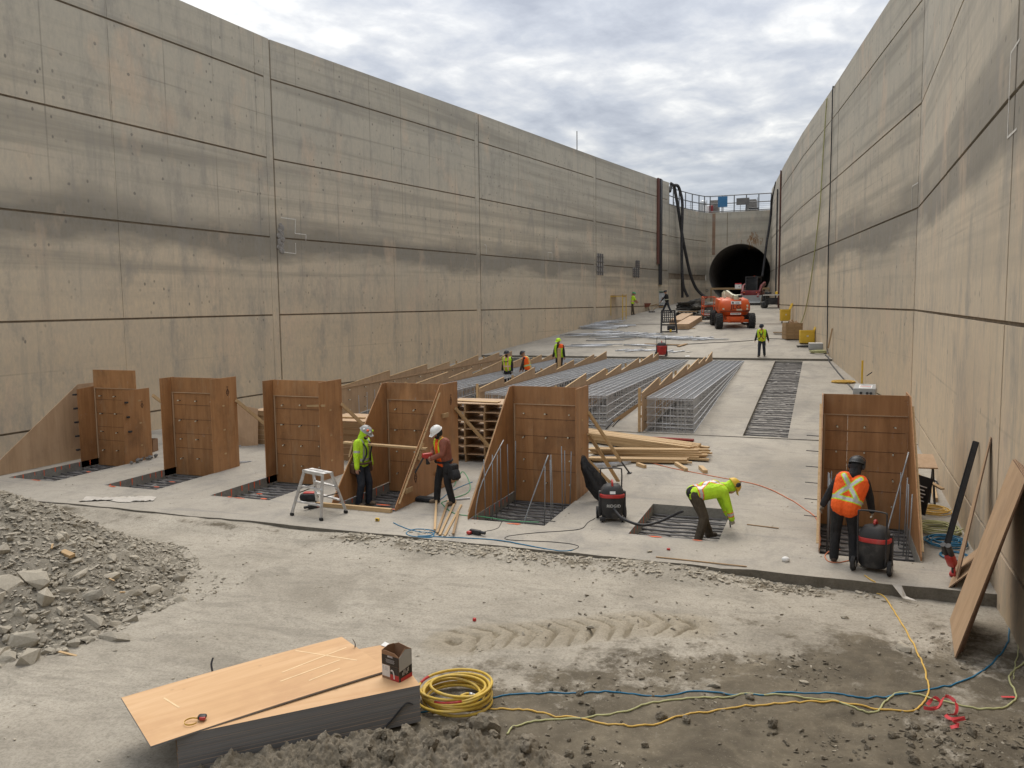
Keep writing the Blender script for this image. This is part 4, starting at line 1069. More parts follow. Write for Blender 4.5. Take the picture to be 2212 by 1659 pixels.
# tape measure with its loop of yellow blade
p = atz(437, 1553, TOPZ+.03)
t = empty('tape_measure', p, .4, 'black and red tape measure with a loop of yellow blade on the plywood', 'tape measure')
MB().bbox((0, 0, .022), (.085, .075, .045), .02).build('case', M['black'], t, True); MB().bbox((.012, -.03, .02), (.06, .03, .034), .01).build('grip', M['red'], t, True)
b = MB(); pts = [(-.035+.0*k, 0, .01) for k in range(1)]+[(-.07+.065*math.cos(a)*1.0-.02, -.055+.062*math.sin(a), .006+.004*math.sin(a)) for a in np.linspace(1.2, 5.9, 16)]
for a, c in zip(pts, pts[1:]): b.beam(a, c, .002, .014)
b.build('blade', M['hoseyellow'], t)
# cardboard box of screws, open at the top
c = atz(858, 1461, TOPZ+.0)
bx = empty('cardboard_box', c, R(-14), 'open black and white printed cardboard box on the plywood stack', 'box')
W, D_, H = .25, .205, .32; tt = .005
blackp = plain('black_box_print', (.028, .026, .026), .55, 0, .1, 9, .12, 0, (.2, .18, .16)); whitep = plain('white_box_print', (.60, .59, .57), .6, 0, .06, 9, .1); redp = plain('red_box_print', (.42, .035, .035), .55, 0, .1, 9, .1)
b = MB()
for (cx, cy, sx, sy) in ((0, -D_/2, W, tt), (0, D_/2, W, tt), (-W/2, 0, tt, D_), (W/2, 0, tt, D_)):
    if sy == tt: b.prism([(-W/2, cy-tt/2, 0), (W/2, cy-tt/2, 0), (W/2, cy-tt/2, H*(.86 if cy < 0 else .98)), (W*.25, cy-tt/2, H*(1.0 if cy > 0 else .97)), (-W*.25, cy-tt/2, H*(1.06 if cy > 0 else 1.0)), (-W/2, cy-tt/2, H*.98)], (0, tt, 0))
    else: b.prism([(cx-tt/2, -D_/2+tt, 0), (cx-tt/2, D_/2-tt, 0), (cx-tt/2, D_/2-tt, H*1.0), (cx-tt/2, 0, H*(1.05 if cx < 0 else 1.1)), (cx-tt/2, -D_/2+tt, H*(.98 if cx < 0 else .86))], (tt, 0, 0))
b.box((0, 0, .004), (W-.01, D_-.01, .004)); b.build('carton', M['card'], bx)
y = -D_/2-tt/2-.0012
MB().box((0, y, H*.68), (W-.002, .0016, H*.34)).build('black_panel', blackp, bx); MB().box((-W*.26, y, H*.29), (W*.46, .0016, H*.40)).build('white_label', whitep, bx)
MB().box((W*.24, y, H*.36), (W*.50, .0016, H*.28)).build('black_panel', blackp, bx); MB().box((W*.24, y-.0004, H*.11), (W*.50, .0016, H*.2)).build('red_panel', redp, bx)
MB().box((0, y-.001, H*.82), (.075, .0014, .02)).build('logo_plate', plain('grey_print', (.33, .33, .34), .5, 0, 0, 5, 0), bx)
MB().lathe([(.007, 0), (.007, .002)], 12, (-.026, y-.002, H*.82), Matrix.Rotation(R(90), 3, 'X')).build('logo_disc', whitep, bx)
b = MB()
for k in range(4): b.box((0, y-.0012, H*(.71-.035*k)), (.13-.012*(k % 2), .001, .004))
for k in range(3): b.box((-W*.24, y-.0012, H*(.42-.05*k)), (.035+.008*k, .001, .005))
b.box((-W*.40, y-.0012, H*.38), (.004, .001, .05))
o = b.build('print_lines', plain('grey_print', (.33, .33, .34)), bx); o['kind'] = 'stuff'
b = MB(); P = [(W*.10+.055*math.sin(a)*.55, y-.0022, H*.10+.085*math.cos(a)) for a in np.linspace(-.6, 1.7, 8)]
for a, c2 in zip(P, P[1:]): b.beam(a, c2, .001, .016, (0, 0, 1))
b.build('drawing', whitep, bx)
x = W/2+tt/2+.0012
MB().prism([(x, -D_/2, 0), (x, D_/2, 0), (x, D_/2, H*.45), (x, -D_/2, H*.36)], (.001, 0, 0)).build('side_band', blackp, bx)
MB().prism([(x+.0015, -D_/2+.02, .0), (x+.0015, D_/2, .0), (x+.0015, D_/2, H*.15), (x+.0015, -D_/2+.02, H*.12)], (.001, 0, 0)).build('red_band', redp, bx)
MB().prism([(x, -D_/2, H*.36), (x, D_/2, H*.45), (x, D_/2, H*.98), (x, 0, H*1.06), (x, -D_/2, H*.86)], (.001, 0, 0)).build('white_side', plain('pale_grey_print', (.42, .42, .41), .6, 0, .06, 9, .1), bx)
b = MB()
for k in range(6): b.box((x+.003, -D_/2+.05+.019*k, H*.25+.012*(k % 3)), (.001, .007, .035+.012*((k*2) % 3)))
o = b.build('print_strokes', whitep, bx); o['kind'] = 'stuff'

# yellow hose coil
c = GP(985, 1522)
t = empty('hose_coil', c, 0, 'dusty yellow rubber hose coiled on the dirt beside the plywood stack', 'hose')
rg = random.Random(4); pts = []; loops = 11; N = 40
for k in range(loops*N):
    tt_ = k/N; a = 2*math.pi*tt_+.6; lay = tt_/loops
    rad = .375+.035*math.sin(tt_*2.9)-.05*lay*math.sin(tt_*1.3); ox, oy = .03*math.sin(tt_*1.9), .03*math.cos(tt_*1.4)
    tilt = .03*math.sin(a+tt_*.9)
    pts.append(Vector((ox+rad*math.cos(a), oy+rad*.96*math.sin(a), .03+.185*lay+.018*math.sin(tt_*5)+tilt*lay)))
pts += spline([pts[-1], (.30, -.16, .20), (.12, -.10, .14), (.13, -.02, .13), (.16, .02, .12)], 8)[1:]
MB().tube(pts, .0165, 8).build('hose', M['hoseyellow'], t, 'all')
e = pts[-1]; dv = (pts[-1]-pts[-3]).normalized()
MB().tube([e, e+Vector((.05, -.005, 0))], .0185, 8).tube([e+Vector((.05, -.005, 0)), e+Vector((.09, -.01, 0))], .013, 8).build('coupling', M['alu'], t, 'all')
for a in (2.2, 4.0, 4.25): MB().tube([pts[int(a*N/6.28)+N*(9 if a < 3 else 8)+i] for i in range(4)], .0172, 8).build('red_mark', M['red'], t, 'all')

# ------------------------------------------------------------------ rubble heap
def hull_mesh(name, seed, mat, flat=.6, n=14):
    rg = random.Random(seed); bm = bmesh.new()
    for k in range(n):
        d = Vector((rg.gauss(0, 1), rg.gauss(0, 1), rg.gauss(0, 1))).normalized()*rg.uniform(.75, 1.1)
        bm.verts.new((d.x*1.1, d.y*.85, d.z*flat))
    r = bmesh.ops.convex_hull(bm, input=bm.verts[:]); 
    for v in [v for v in bm.verts if not v.link_faces]: bm.verts.remove(v)
    me = bpy.data.meshes.new(name); bm.to_mesh(me); bm.free(); me.materials.append(mat); return me
HP = Vector((-13.0, 9.15, 0))
def heap_h(x, y):
    dx, dy = (x-HP.x), (y-HP.y)
    a = math.atan2(dy, dx); rad = 3.2 + .30*math.sin(2*a+.6) + .25*NZ(math.cos(a)*1.6, math.sin(a)*1.6, 4)
    if dy < 0: rad *= 1.0+.28*(-math.sin(a))*max(0, math.cos(a)+.3)
    rr_ = math.hypot(dx, dy)/rad
    if rr_ >= 1.05: return -.4
    return -.17 + 1.95*max(0, (1-rr_))**1.08 + .07*fbm(x*1.1, y*1.1, 9)*(1 if rr_ < .95 else .4)
hx = np.arange(-17, -8.2, .07); hy = np.arange(4.6, 13.3, .07); b = MB(); ok = {}
for j, y in enumerate(hy):
    for i, x in enumerate(hx):
        h = heap_h(x, y); b.v.append((x, y, h + .05*NZ(x*5, y*5, 2)+.035*abs(NZ(x*11, y*11, 3))))
W_h = len(hx)
for j in range(len(hy)-1):
    for i in range(W_h-1):
        a = j*W_h+i
        if max(b.v[a][2], b.v[a+1][2], b.v[a+W_h][2], b.v[a+W_h+1][2]) > -.25: b.f.append((a, a+1, a+W_h+1, a+W_h)); b.m.append(0)
o = b.build('rubble_fines', M['heap'], None, 'all'); tag(o, 'grey brown fines of the rubble heap at the left edge', 'rubble', None, 'stuff')
STONES = [hull_mesh('rock', 50+k, M['rubble'], .55+.06*(k % 6), 13+k % 6) for k in range(14)]
rg = random.Random(21); big = []
def visible(p):
    d = p-CP; fd = d.dot(FWD)
    if fd < .5: return None
    return 1106+FPX*d.dot(RTR)/fd, 829.5-FPX*d.dot(UPR)/fd
tries = 0
while len(big) < 285 and tries < 60000:
    tries += 1
    x, y = rg.uniform(-16, -8.4), rg.uniform(5.2, 11.9); h = heap_h(x, y)
    if h < -.2: continue
    low = max(0, min(1, 1-(h+.17)/1.2)); near = max(0, min(1, (10.6-y)/3.5))
    if rg.random() > (.06+.94*near*low): continue
    px = visible(Vector((x, y, h)))
    if not px or not (-30 < px[0] < 430 and px[1] < 1700): continue
    s = (.045+.17*rg.random()**2.4)*(.5+.75*near*low)
    if any((x-q[0])**2+(y-q[1])**2 < ((s+q[3])*.8)**2 for q in big): continue
    big.append((x, y, h, s))
for x, y, h, s in big:
    o = link('rock', STONES[rg.randrange(14)], None, (x, y, h+s*.18), (rg.uniform(-.45, .45), rg.uniform(-.45, .45), rg.uniform(0, 6.3))); o.scale = (s*rg.uniform(.9, 1.3), s, s*rg.uniform(.8, 1.2))
    tag(o, 'broken concrete lump in the grey rubble heap at the left', 'rock', 'broken concrete lumps in the rubble heap')
def hi(lb, px, py, s, rot, k):
    p = ray(px, py); t = 5
    while t < 30:
        q = CP+p*t
        if q.z <= max(heap_h(q.x, q.y), -.17): break
        t += .03
    o = link('rock', STONES[k], None, (q.x, q.y, q.z+s[2]*.35), rot); o.scale = s; tag(o, lb, 'rock')
hi('largest pale pointed slab in the upper part of the rubble heap', 72, 1262, (.28, .24, .20), (.5, .2, .4), 1)
hi('pale rounded slab at the left edge of the rubble heap', 20, 1268, (.22, .26, .12), (.7, .1, 1.2), 4)
hi('pale forked slab in the middle of the rubble heap', 195, 1290, (.24, .16, .11), (.4, -.2, .2), 7)
hi('long pale stone at the lower right foot of the rubble heap', 248, 1383, (.26, .13, .13), (0, .1, .1), 9)
hi('boxy stone near the bottom of the rubble heap', 50, 1395, (.21, .17, .17), (.2, 0, .5), 11)
hi('flat pale stone at the bottom left of the rubble heap', 12, 1420, (.22, .15, .10), (.2, .1, 0), 12)
hi('grey stone lying alone at the right tip of the rubble heap', 390, 1300, (.13, .11, .10), (0, .2, .6), 3)
hi('dark stone above the right tip of the rubble heap', 385, 1256, (.12, .12, .13), (.3, .2, .6), 5)
def offcut_on_heap(px, py, L_, w, h, rz, lb, mat='lumber'):
    p = ray(px, py); t = 5
    while t < 30:
        q = CP+p*t
        if q.z <= max(heap_h(q.x, q.y), -.17): break
        t += .03
    o = MB().box((0, 0, 0), (L_, w, h)).build('wood_offcut', M[mat], None); o.location = q+Vector((0, 0, .05)); o.rotation_euler = (.15, .18, rz); tag(o, lb, 'offcut')
offcut_on_heap(146, 1203, .24, .09, .05, -.1, 'pale wood block lying on the rubble heap')
offcut_on_heap(113, 1187, .16, .025, .02, -.8, 'thin wood splinter above the wood block on the heap')
offcut_on_heap(238, 1257, .20, .02, .015, -.1, 'thin wood stick in the middle of the heap')
offcut_on_heap(268, 1286, .12, .025, .012, .9, 'short upright wood splinter on the right of the heap')
offcut_on_heap(147, 1420, .26, .03, .015, .2, 'yellowish wood splinter at the lower foot of the heap')
def scatter_mesh(name, spots, mat, seed, label, cat_):
    """many small stones as one mesh"""
    rg = random.Random(seed); vs = []; fs = []
    protos = []
    for k in range(10):
        me = hull_mesh('tmp', seed*31+k, mat, .6, 8); protos.append((np.array([v.co[:] for v in me.vertices]), [tuple(p.vertices) for p in me.polygons])); bpy.data.meshes.remove(me)
    for x, y, z, s in spots:
        V, Fc = protos[rg.randrange(10)]; a = rg.uniform(0, 6.28); c_, s_ = math.cos(a), math.sin(a); tl = rg.uniform(-.5, .5)
        Rm = np.array([[c_, -s_, 0], [s_, c_, 0], [0, 0, 1]]) @ np.array([[1, 0, 0], [0, math.cos(tl), -math.sin(tl)], [0, math.sin(tl), math.cos(tl)]])
        P = (V*np.array([s*rg.uniform(.8, 1.4), s, s*rg.uniform(.6, 1)])) @ Rm.T + np.array([x, y, z+s*.25])
        o = len(vs); vs.extend(map(tuple, P)); fs.extend(tuple(i+o for i in f) for f in Fc)
    me = bpy.data.meshes.new(name); me.from_pydata(vs, [], fs); me.materials.append(mat)
    return tag(link(name, me), label, cat_, None, 'stuff')
sp = []
while len(sp) < 7000:
    x, y = rg.uniform(-16, -8.2), rg.uniform(4.8, 12.4); h = heap_h(x, y)
    if h < -.22: continue
    p = visible(Vector((x, y, h)))
    if not p or not (-40 < p[0] < 450 and p[1] < 1720): continue
    sp.append((x, y, h+.01, .016+.042*rg.random()**2.5))
scatter_mesh('small_rubble', sp, M['rubble'], 5, 'small broken stones covering the rubble heap at the left', 'rubble')
# grit on the floors
sp = []
def grit(n, xr_, yr_, smin, smax, dens=lambda x, y: 1.0, dz=0):
    k = 0; tr = 0
    while k < n and tr < n*40:
        tr += 1
        x, y = rg.uniform(*xr_), rg.uniform(*yr_)
        if rg.random() > dens(x, y): continue
        if any(h[0] < x < h[2] and h[1] < y < h[3] for h in PITS): continue
        sp.append((x, y, gh(x, y)+dz, smin+(smax-smin)*rg.random()**3)); k += 1
cl = lambda x, y: max(0, min(1, (NZ(x*.9, y*.9, 6)+.12)*2.2))
grit(1900, (-9, 1.2), (13.2, 13.74), .012, .06, lambda x, y: (.15+.85*(y-13.1)/.6)*(max(.08, min(1, .5+1.6*NZ(x*.7, 4))) if -8.5 < x < .2 else .12))
grit(1000, (-11, 2.4), (5, 13.5), .008, .035, cl)
scatter_mesh('loose_grit', sp, M['rubble'], 8, 'loose grit and small stones in the gutter and on the dusty slab', 'grit'); sp = []
grit(3600, (-3.8, 2.4), (6, 12.5), .007, .045, lambda x, y: max(0, min(1, ((x+2.6)*.62-(y-9.2)*.95)*.4+.3))*cl(x, y)+.03)
scatter_mesh('soil_crumbs', sp, M['soil'], 18, 'small soil crumbs and stones scattered over the brown soil', 'soil'); sp = []
grit(500, (-18, 2.4), (13.9, 22), .007, .028, cl)
grit(120, (-7.6, -6.5), (13.95, 14.25), .012, .04)
grit(420, (-11, -8.9), (9.2, 12.2), .01, .04, lambda x, y: max(0, 1-abs(y-10.4+.3*(x+9))/.9))
scatter_mesh('loose_grit', sp, M['rubble'], 9, 'loose grit and small stones scattered over the upper slab', 'grit')
for lb, px, py, s in (('dark stone lying alone on the dusty slab below the kerb', 905, 1302, .0), ('dark grey lump by the mud tyre track', 1273, 1363, .07), ('grey pebble left of the mud tyre track', 1133, 1456-80, .05), ('pale angular stone near the cords', 1650-0, 1458+252-0, .0), ('pale stone in the brown soil at right', 1737, 1478, .06), ('pale stone behind the blue cord', 1543, 1487+0, .07), ('flat grey stone on the dust right of the tyre track', 1825, 1337+0, .05), ('flat brown clod near the leaning plywood', 1953, 1403, .11), ('dark stone on the slab above the kerb at right', 1712, 1193, .0), ('small dark stone on the slab above the kerb', 1402, 1193, .05), ('dark pebble on the slab by the vacuum hose', 1566, 1096-8, .05)):
    if s == 0: continue
    p = GP(px, py); o = link('rock', STONES[int(px) % 14], None, (p.x, p.y, p.z+s*.3), (0, 0, px)); o.scale = (s*1.3, s, s*.8); tag(o, lb, 'rock')

# ------------------------------------------------------------------ soil heap at the bottom edge
RID = [atz(*p) for p in [(330, 1690, -.15), (470, 1640, .02), (620, 1598, .12), (850, 1566, .20), (1010, 1572, .17), (1130, 1592, .10), (1240, 1652, -.12)]]
sx = np.arange(-5.6, -1.9, .015); sy = np.arange(5.0, 8.1, .015); b = MB()
def ridge(x):
    for a, c in zip(RID, RID[1:]):
        if a.x <= x <= c.x: t = (x-a.x)/(c.x-a.x); return a.y+(c.y-a.y)*t, a.z+(c.z-a.z)*t
    return None
RID.sort(key=lambda p: p.x)
for y in sy:
    for x in sx:
        r_ = ridge(x)
        if r_ is None: z = -.4
        else:
            dy = y-r_[0]; top = r_[1]+.15
            if dy > 0: h = top*max(0, 1-(dy/(.18+.5*top))**1.3)
            else: h = top*max(0, 1-(-dy/2.0)**1.5)
            n1 = abs(NZ(x*3.3, y*3.3, 1)); n2 = abs(NZ(x*8, y*8, 2)); n3 = abs(NZ(x*19, y*19, 3)); n4 = NZ(x*40, y*40, 4)
            z = -.17+h*(.86) + min(1, h*7)*(.12*n1+.10*n2+.085*n3+.03*n4-.06)
        b.v.append((x, y, z))
W_s = len(sx)
for j in range(len(sy)-1):
    for i in range(W_s-1):
        a = j*W_s+i
        if b.v[a][2] > -.17 or b.v[a+W_s+1][2] > -.17: b.f.append((a, a+1, a+W_s+1, a+W_s)); b.m.append(0)
tag(b.build('soil_heap', M['soil'], None, 'all'), 'crumbly damp brown soil heaped along the bottom edge before the plywood', 'soil', None, 'stuff')
CLOD = []
for k in range(6):
    bm = bmesh.new(); bmesh.ops.create_icosphere(bm, subdivisions=3, radius=1)
    for v_ in bm.verts:
        p = v_.co*1.0; v_.co *= 1+.35*NZ(p.x*1.4+k*7, p.y*1.4, p.z*1.4)+.22*NZ(p.x*3.5, p.y*3.5+k*5, p.z*3.5)+.1*NZ(p.x*9, p.y*9, p.z*9+k)
    me = bpy.data.meshes.new('soil_clod'); bm.to_mesh(me); bm.free(); me.materials.append(M['soil']); CLOD.append(me)
sp2 = []
for k in range(230):
    if k < 150: x, y = rg.uniform(-4.6, -1.9), rg.uniform(5.2, 8.0)
    elif k < 200: x, y = rg.uniform(.3, 2.2), rg.uniform(8.2, 9.6)
    else: x, y = rg.uniform(-3, .5), rg.uniform(7.5, 9.5)
    r_ = ridge(x)
    z = gh(x, y); s = .018+.05*rg.random()**2
    if r_ and y < r_[0]+.3:
        dy = y-r_[0]; top = r_[1]+.15; z = -.17+.9*top*(max(0, 1-(dy/(.18+.5*top))**1.3) if dy > 0 else max(0, 1-(-dy/2.0)**1.5)); s *= 1.25
    sp2.append((x, y, z, s))
for x, y, z, s in sp2:
    o = link('soil_clod', CLOD[rg.randrange(6)], None, (x, y, z+s*.3), (rg.uniform(0, 6), rg.uniform(0, 6), rg.uniform(0, 6))); o.scale = (s, s*.9, s*.75)
    tag(o, 'small brown soil clod among the loose soil in the foreground', 'clod', 'soil clods in the foreground')
p = GP(1045, 1587); o = link('soil_clod', CLOD[2], None, (p.x, p.y, p.z+.09), (.4, .3, 1)); o.scale = (.17, .15, .13); tag(o, 'largest soil clod, right end of the soil heap', 'clod')
p = GP(1148, 1612); o = link('soil_clod', CLOD[4], None, (p.x, p.y-.1, p.z+.05), (.4, .3, 2)); o.scale = (.14, .12, .11); tag(o, 'round soil clod at the lower right end of the soil heap', 'clod')

# ------------------------------------------------------------------ cords and hoses on the ground
cord([(1868, 1245), (1885, 1268), (1912, 1290), (1935, 1330), (1968, 1385), (1990, 1430), (2003, 1475), (2006, 1500), (1990, 1525), (1960, 1536), (1860, 1530), (1780, 1522), (1690, 1528), (1600, 1531), (1500, 1545), (1420, 1568), (1330, 1569), (1245, 1552), (1130, 1536), (1060, 1532), (985, 1540), (925, 1545)], .011, 'cordyellow', 'yellow extension cord running from the right vacuum along the soil to the plywood stack')
cord([(910, 1546), (960, 1532), (1040, 1515), (1100, 1507), (1180, 1499), (1260, 1501), (1340, 1505), (1430, 1506), (1500, 1499), (1600, 1507), (1700, 1503), (1790, 1501), (1850, 1512), (1920, 1506), (1990, 1497), (2060, 1483), (2110, 1460), (2160, 1418), (2178, 1385), (2180, 1345)], .010, 'cordblue', 'blue air hose lying straight across the soil in the foreground', 'hose')
cord([(1095, 1595), (1125, 1568), (1185, 1557), (1280, 1550), (1370, 1533), (1450, 1515), (1540, 1508), (1640, 1505), (1720, 1512), (1800, 1522), (1850, 1533), (1880, 1538), (1900, 1532), (1912, 1514), (1940, 1501), (1985, 1503), (2030, 1518), (2090, 1532), (2140, 1535), (2180, 1525), (2195, 1505), (2180, 1470), (2190, 1450), (2215, 1432), (2235, 1410), (2220, 1380), (2190, 1355)], .011, 'cordgreen', 'pale green hose winding across the soil from the right wall', 'hose')
cord([(2190, 1358), (2200, 1400), (2192, 1440), (2190, 1470)], .007, 'cordgreen', 'thin pale cord end beside the right wall', 'cord')
cord([(1395, 998), (1450, 1012), (1540, 1030), (1640, 1050), (1705, 1080), (1740, 1103), (1762, 1120), (1770, 1150), (1772, 1180)], .012, 'cordred', 'orange red cord curving over the slab to the right box')
cord([(850, 1131), (870, 1140), (905, 1150), (935, 1153), (930, 1163), (890, 1162), (878, 1152), (900, 1145), (938, 1148), (930, 1158), (905, 1160), (1000, 1164), (1080, 1170), (1150, 1182), (1210, 1193), (1238, 1190)], .011, 'cordblue', 'blue air hose with a loop lying on the slab edge', 'hose')
cord([(980, 1052), (1000, 1020), (1015, 1060), (965, 1082), (955, 1090), (985, 1112), (1040, 1118), (1100, 1126), (1165, 1130)], .010, 'greencord', 'green hose running past the red sweater worker to the barred box', 'hose')
cord([(945, 1085), (980, 1060), (1020, 1042)], .010, 'cordblue', 'blue hose piece behind the red sweater worker', 'hose')
cord([(1042, 1151), (1075, 1142), (1090, 1125), (1140, 1122), (1200, 1128)], .007, 'rubber', 'black power cord of the drill on the floor')
cord([(1285, 1122), (1270, 1130), (1255, 1143), (1215, 1148), (1160, 1152), (1100, 1160), (1098, 1168), (1180, 1172), (1230, 1176), (1250, 1183), (1232, 1192)], .007, 'rubber', 'thin black power cord curling in front of the left vacuum')
cord([(1880, 1195), (1830, 1213), (1795, 1216), (1782, 1205), (1792, 1192), (1815, 1188)], .009, 'cordred', 'red cord looped at the feet of the worker in the orange vest')
# coils and litter along the foot of the right wall
for px, py, r0, r1, n, rt, m_, lb, sd in ((2030, 1108, .2, .34, 7, .010, 'cordyellow', 'yellow cord coil on the floor beside the right box', 3), (2052, 1150, .22, .42, 9, .013, 'cordgreen', 'tangled beige hose coil between the yellow and the blue coil', 5), (2062, 1178, .2, .36, 7, .012, 'cordblue', 'blue hose coil at the foot of the dark steel beam', 9)):
    p = G(px, py); p.x = min(p.x, xr(p.y)-r1-.05); coil_obj(p, r0, r1, n, rt, m_, lb, 'coil', 'cord_coil', .10, 1.1, sd)
p = G(2072, 1205); p.x = min(p.x, 2.2); coil_obj(p, .20, .24, 2, .011, 'cordblue', 'loose blue hose loop before the dark steel beam', 'coil', 'cord_coil', .02, 1.2, 4)
cord([(2006, 1052), (2018, 1040), (2025, 1048), (2008, 1062), (2000, 1058)], .02, 'rubber', 'black rubber hose loop behind the right box', 'hose', 'hose')
plank(G(2012, 1042)+Vector((0, 0, .05)), G(2026, 1085)+Vector((-.05, 0, .05)), .09, .09, 'pale timber beam lying along the foot of the right wall', 'beam')
def wallx(px, py, x):                                      # point seen there on the vertical plane at x
    r = ray(px, py); return CP+r*(x/r.x)
# dark steel beam leaning on the wall
b0, b1 = G(2057, 1200), None; b0.x = min(b0.x, 2.05); b1 = Vector((2.50, b0.y+.25, 1.95))
t = MB().beam(b0, b1, .10, .02, (0, 1, 0)); d_ = (b1-b0).normalized(); n_ = d_.cross(Vector((0, 1, 0))).normalized()
t.beam(b0+Vector((0, .046, 0)), b1+Vector((0, .046, 0)), .014, .06, n_); t.beam(b0+Vector((0, -.046, 0)), b1+Vector((0, -.046, 0)), .014, .06, n_)
tag(t.build('steel_beam', M['darksteel']), 'dark steel channel leaning against the right wall', 'beam')
# big plywood sheets leaning on the wall in the right corner
def lean_sheet(p0, p1, h, xtop, label, mat, dxk=0, th=.019, grp=None, cut=None):
    p0, p1 = Vector(p0), Vector(p1); e = (p1-p0); up = Vector((xtop-(p0.x+p1.x)/2, 0, 0)); hz_ = math.sqrt(max(.1, h*h-up.x**2)); up.z = hz_
    poly = [p0, p1, p1+up, p0+up] if cut is None else [p0+e*a+up*c for a, c in cut]
    nrm = e.cross(up).normalized(); 
    if nrm.x > 0: nrm = -nrm
    b = MB(); b.prism(poly, -nrm*th); b.m[0] = 0
    b.m = [1]*len(b.f); b.m[0] = 0
    return tag(b.build('plywood_sheet', [M['form2'] if mat == 'tan' else M['ply'], M['edge']]), label, 'plywood', grp)
lean_sheet((1.66, 11.45, -.14), (1.78, 12.85, -.14), 2.44, 2.40, 'large bare plywood sheet leaning in the right corner, outermost of its pack', 'tan', grp='plywood sheets leaning in the right corner')
for k in range(1, 4): lean_sheet((1.66+.035*k, 11.50+.06*k, -.14), (1.80+.035*k, 12.9+.05*k, -.14), 2.44, 2.415+.02*k, 'dark edged plywood sheet behind the outermost one in the right corner', 'tan', grp='plywood sheets leaning in the right corner')
lean_sheet((1.98, 13.9, 0), (2.10, 14.9, 0), 2.25, 2.47, 'narrow pointed plywood sheet leaning behind the big ones', 'tan', cut=[(0, 0), (.75, 0), (1, .55), (1, 1), (.82, 1.0)])
lean_sheet((1.88, 13.85, .0), (2.16, 15.15, .0), .62, 2.46, 'low plywood offcut leaning at the wall foot under the red tool', 'tan', cut=[(0, 0), (1, 0), (1.0, .9), (.62, 1), (.0, .55)])
# red and black cutting tool hanging over the low plywood
c = Vector((1.96, 14.28, .30)); t = empty('power_tool', c, R(60), 'red and black power cutter propped on the low plywood by the wall', 'tool')
Mx = Matrix.Rotation(R(50), 3, 'Y')
MB().bbox((0, 0, .02), (.28, .13, .14), .04, M=Mx).build('motor_housing', M['red'], t, True)
for s in (-.035, .04): MB().tube([Mx @ Vector((-.14, s, .02)), Mx @ Vector((-.36, s, .03))], .045, 10).build('battery_grip', M['black'], t, True)
MB().tube([Mx @ Vector((.13, 0, .02)), Mx @ Vector((.28, .02, -.03))], .03, 8).build('neck', M['black'], t, True)
MB().bbox(Mx @ Vector((.33, .03, -.03)), (.14, .10, .11), .03, M=Mx).build('cutter_head', M['red'], t, True)
MB().bbox(Mx @ Vector((.42, .03, -.04)), (.08, .08, .09), .02, M=Mx).build('jaw', M['black'], t, True)
MB().tube(spline([Mx @ Vector(p) for p in [(.10, -.05, -.06), (.22, -.06, -.14), (.34, -.04, -.12), (.36, 0, -.06)]], 5), .014, 6).build('handle', M['red'], t, 'all')
# red flagging ribbon
p = GP(2040, 1550); b = MB(); rg2 = random.Random(8)
S = spline([p+Vector(q) for q in [(-.16, .10, .05), (-.08, .16, .12), (-.02, .08, .08), (-.12, .02, .05), (-.2, .06, .03), (-.08, -.02, .08), (.02, .14, .16), (.12, .10, .12), (.10, -.04, .06), (.0, -.08, .05), (.05, -.16, .05), (.18, -.12, .06), (.06, -.2, .04), (.10, -.28, .05), (.02, -.3, .02)]], 6)
for i, (a, c) in enumerate(zip(S, S[1:])): b.beam(a, c, .002, .038, (math.sin(i*.25), math.cos(i*.31), .9))
tag(b.build('flagging_ribbon', M['tape_red']), 'crumpled red flagging ribbon on the soil at the lower right', 'ribbon')
p = GP(2178, 1512); tag(MB().beam(p+Vector((-.07, 0, .02)), p+Vector((.07, .03, .025)), .035, .002).build('flagging_ribbon', M['tape_red']), 'small red ribbon scrap beside the pale green hose', 'ribbon')
# odds and ends on the slab
p = G(1697, 1213); t = empty('dust_mask', (p.x, p.y, 0), 0, 'white cup shaped dust mask lying on the slab', 'mask'); MB().ball((0, 0, .03), (.07, .055, .05), 12, 8).build('mask_cup', M['white'], t, True)
p = G(1444, 1186+4); tag(MB().bbox((p.x, p.y, .02), (.06, .04, .035), .01).build('red_stopper', M['red']), 'tiny red plastic cap on the slab before the bending worker', 'cap')
p = GP(1025, 1342); tag(MB().bbox((p.x, p.y, p.z+.02), (.05, .04, .05), .01).build('red_stopper', M['red']), 'tiny red plastic cap on the dusty foreground slab', 'cap')
p = GP(385, 1210); b = MB(); n_ = 26
for i in range(n_+1):
    for j in range(6):
        b.v.append((p.x-1.9+2.6*i/n_, 13.5+.04*math.sin(i*.5)+.035*j-.09*(i/n_), -.14+.03+.05*abs(NZ(i*.7, j*.8, 2))*(1 if 0 < j < 5 else .2)-.01*j*0))
for i in range(n_):
    for j in range(5): a = i*6+j; b.f.append((a, a+6, a+7, a+1)); b.m.append(0)
for k in range(len(b.v)):
    x_, y_, z_ = b.v[k]; q = G(180+(x_-(p.x-1.9))/2.6*150, 1080+4*math.sin(k)); b.v[k] = (q.x, q.y+.12*((k % 6)-2.5)/2.5, .012+.07*abs(NZ(k*.31, (k % 6)*.8, 2))*(1 if 0 < (k % 6) < 5 else .15))
tag(b.build('plastic_film', M['plastic_sheet'], None, 'all'), 'crumpled dusty plastic film on the slab left of the wet joint', 'film')
p = G(1955, 1315-3); tag(MB().prism([(p.x-.15, 13.70, .02), (p.x-.02, 13.68, .03), (p.x+.05, 13.60, -.12), (p.x+.2, 13.50, -.145), (p.x+.0, 13.55, -.14)], (.0, -.006, .004)).build('plastic_film', M['plastic_sheet']), 'torn dusty film hanging over the kerb beside the yellow cord', 'film')
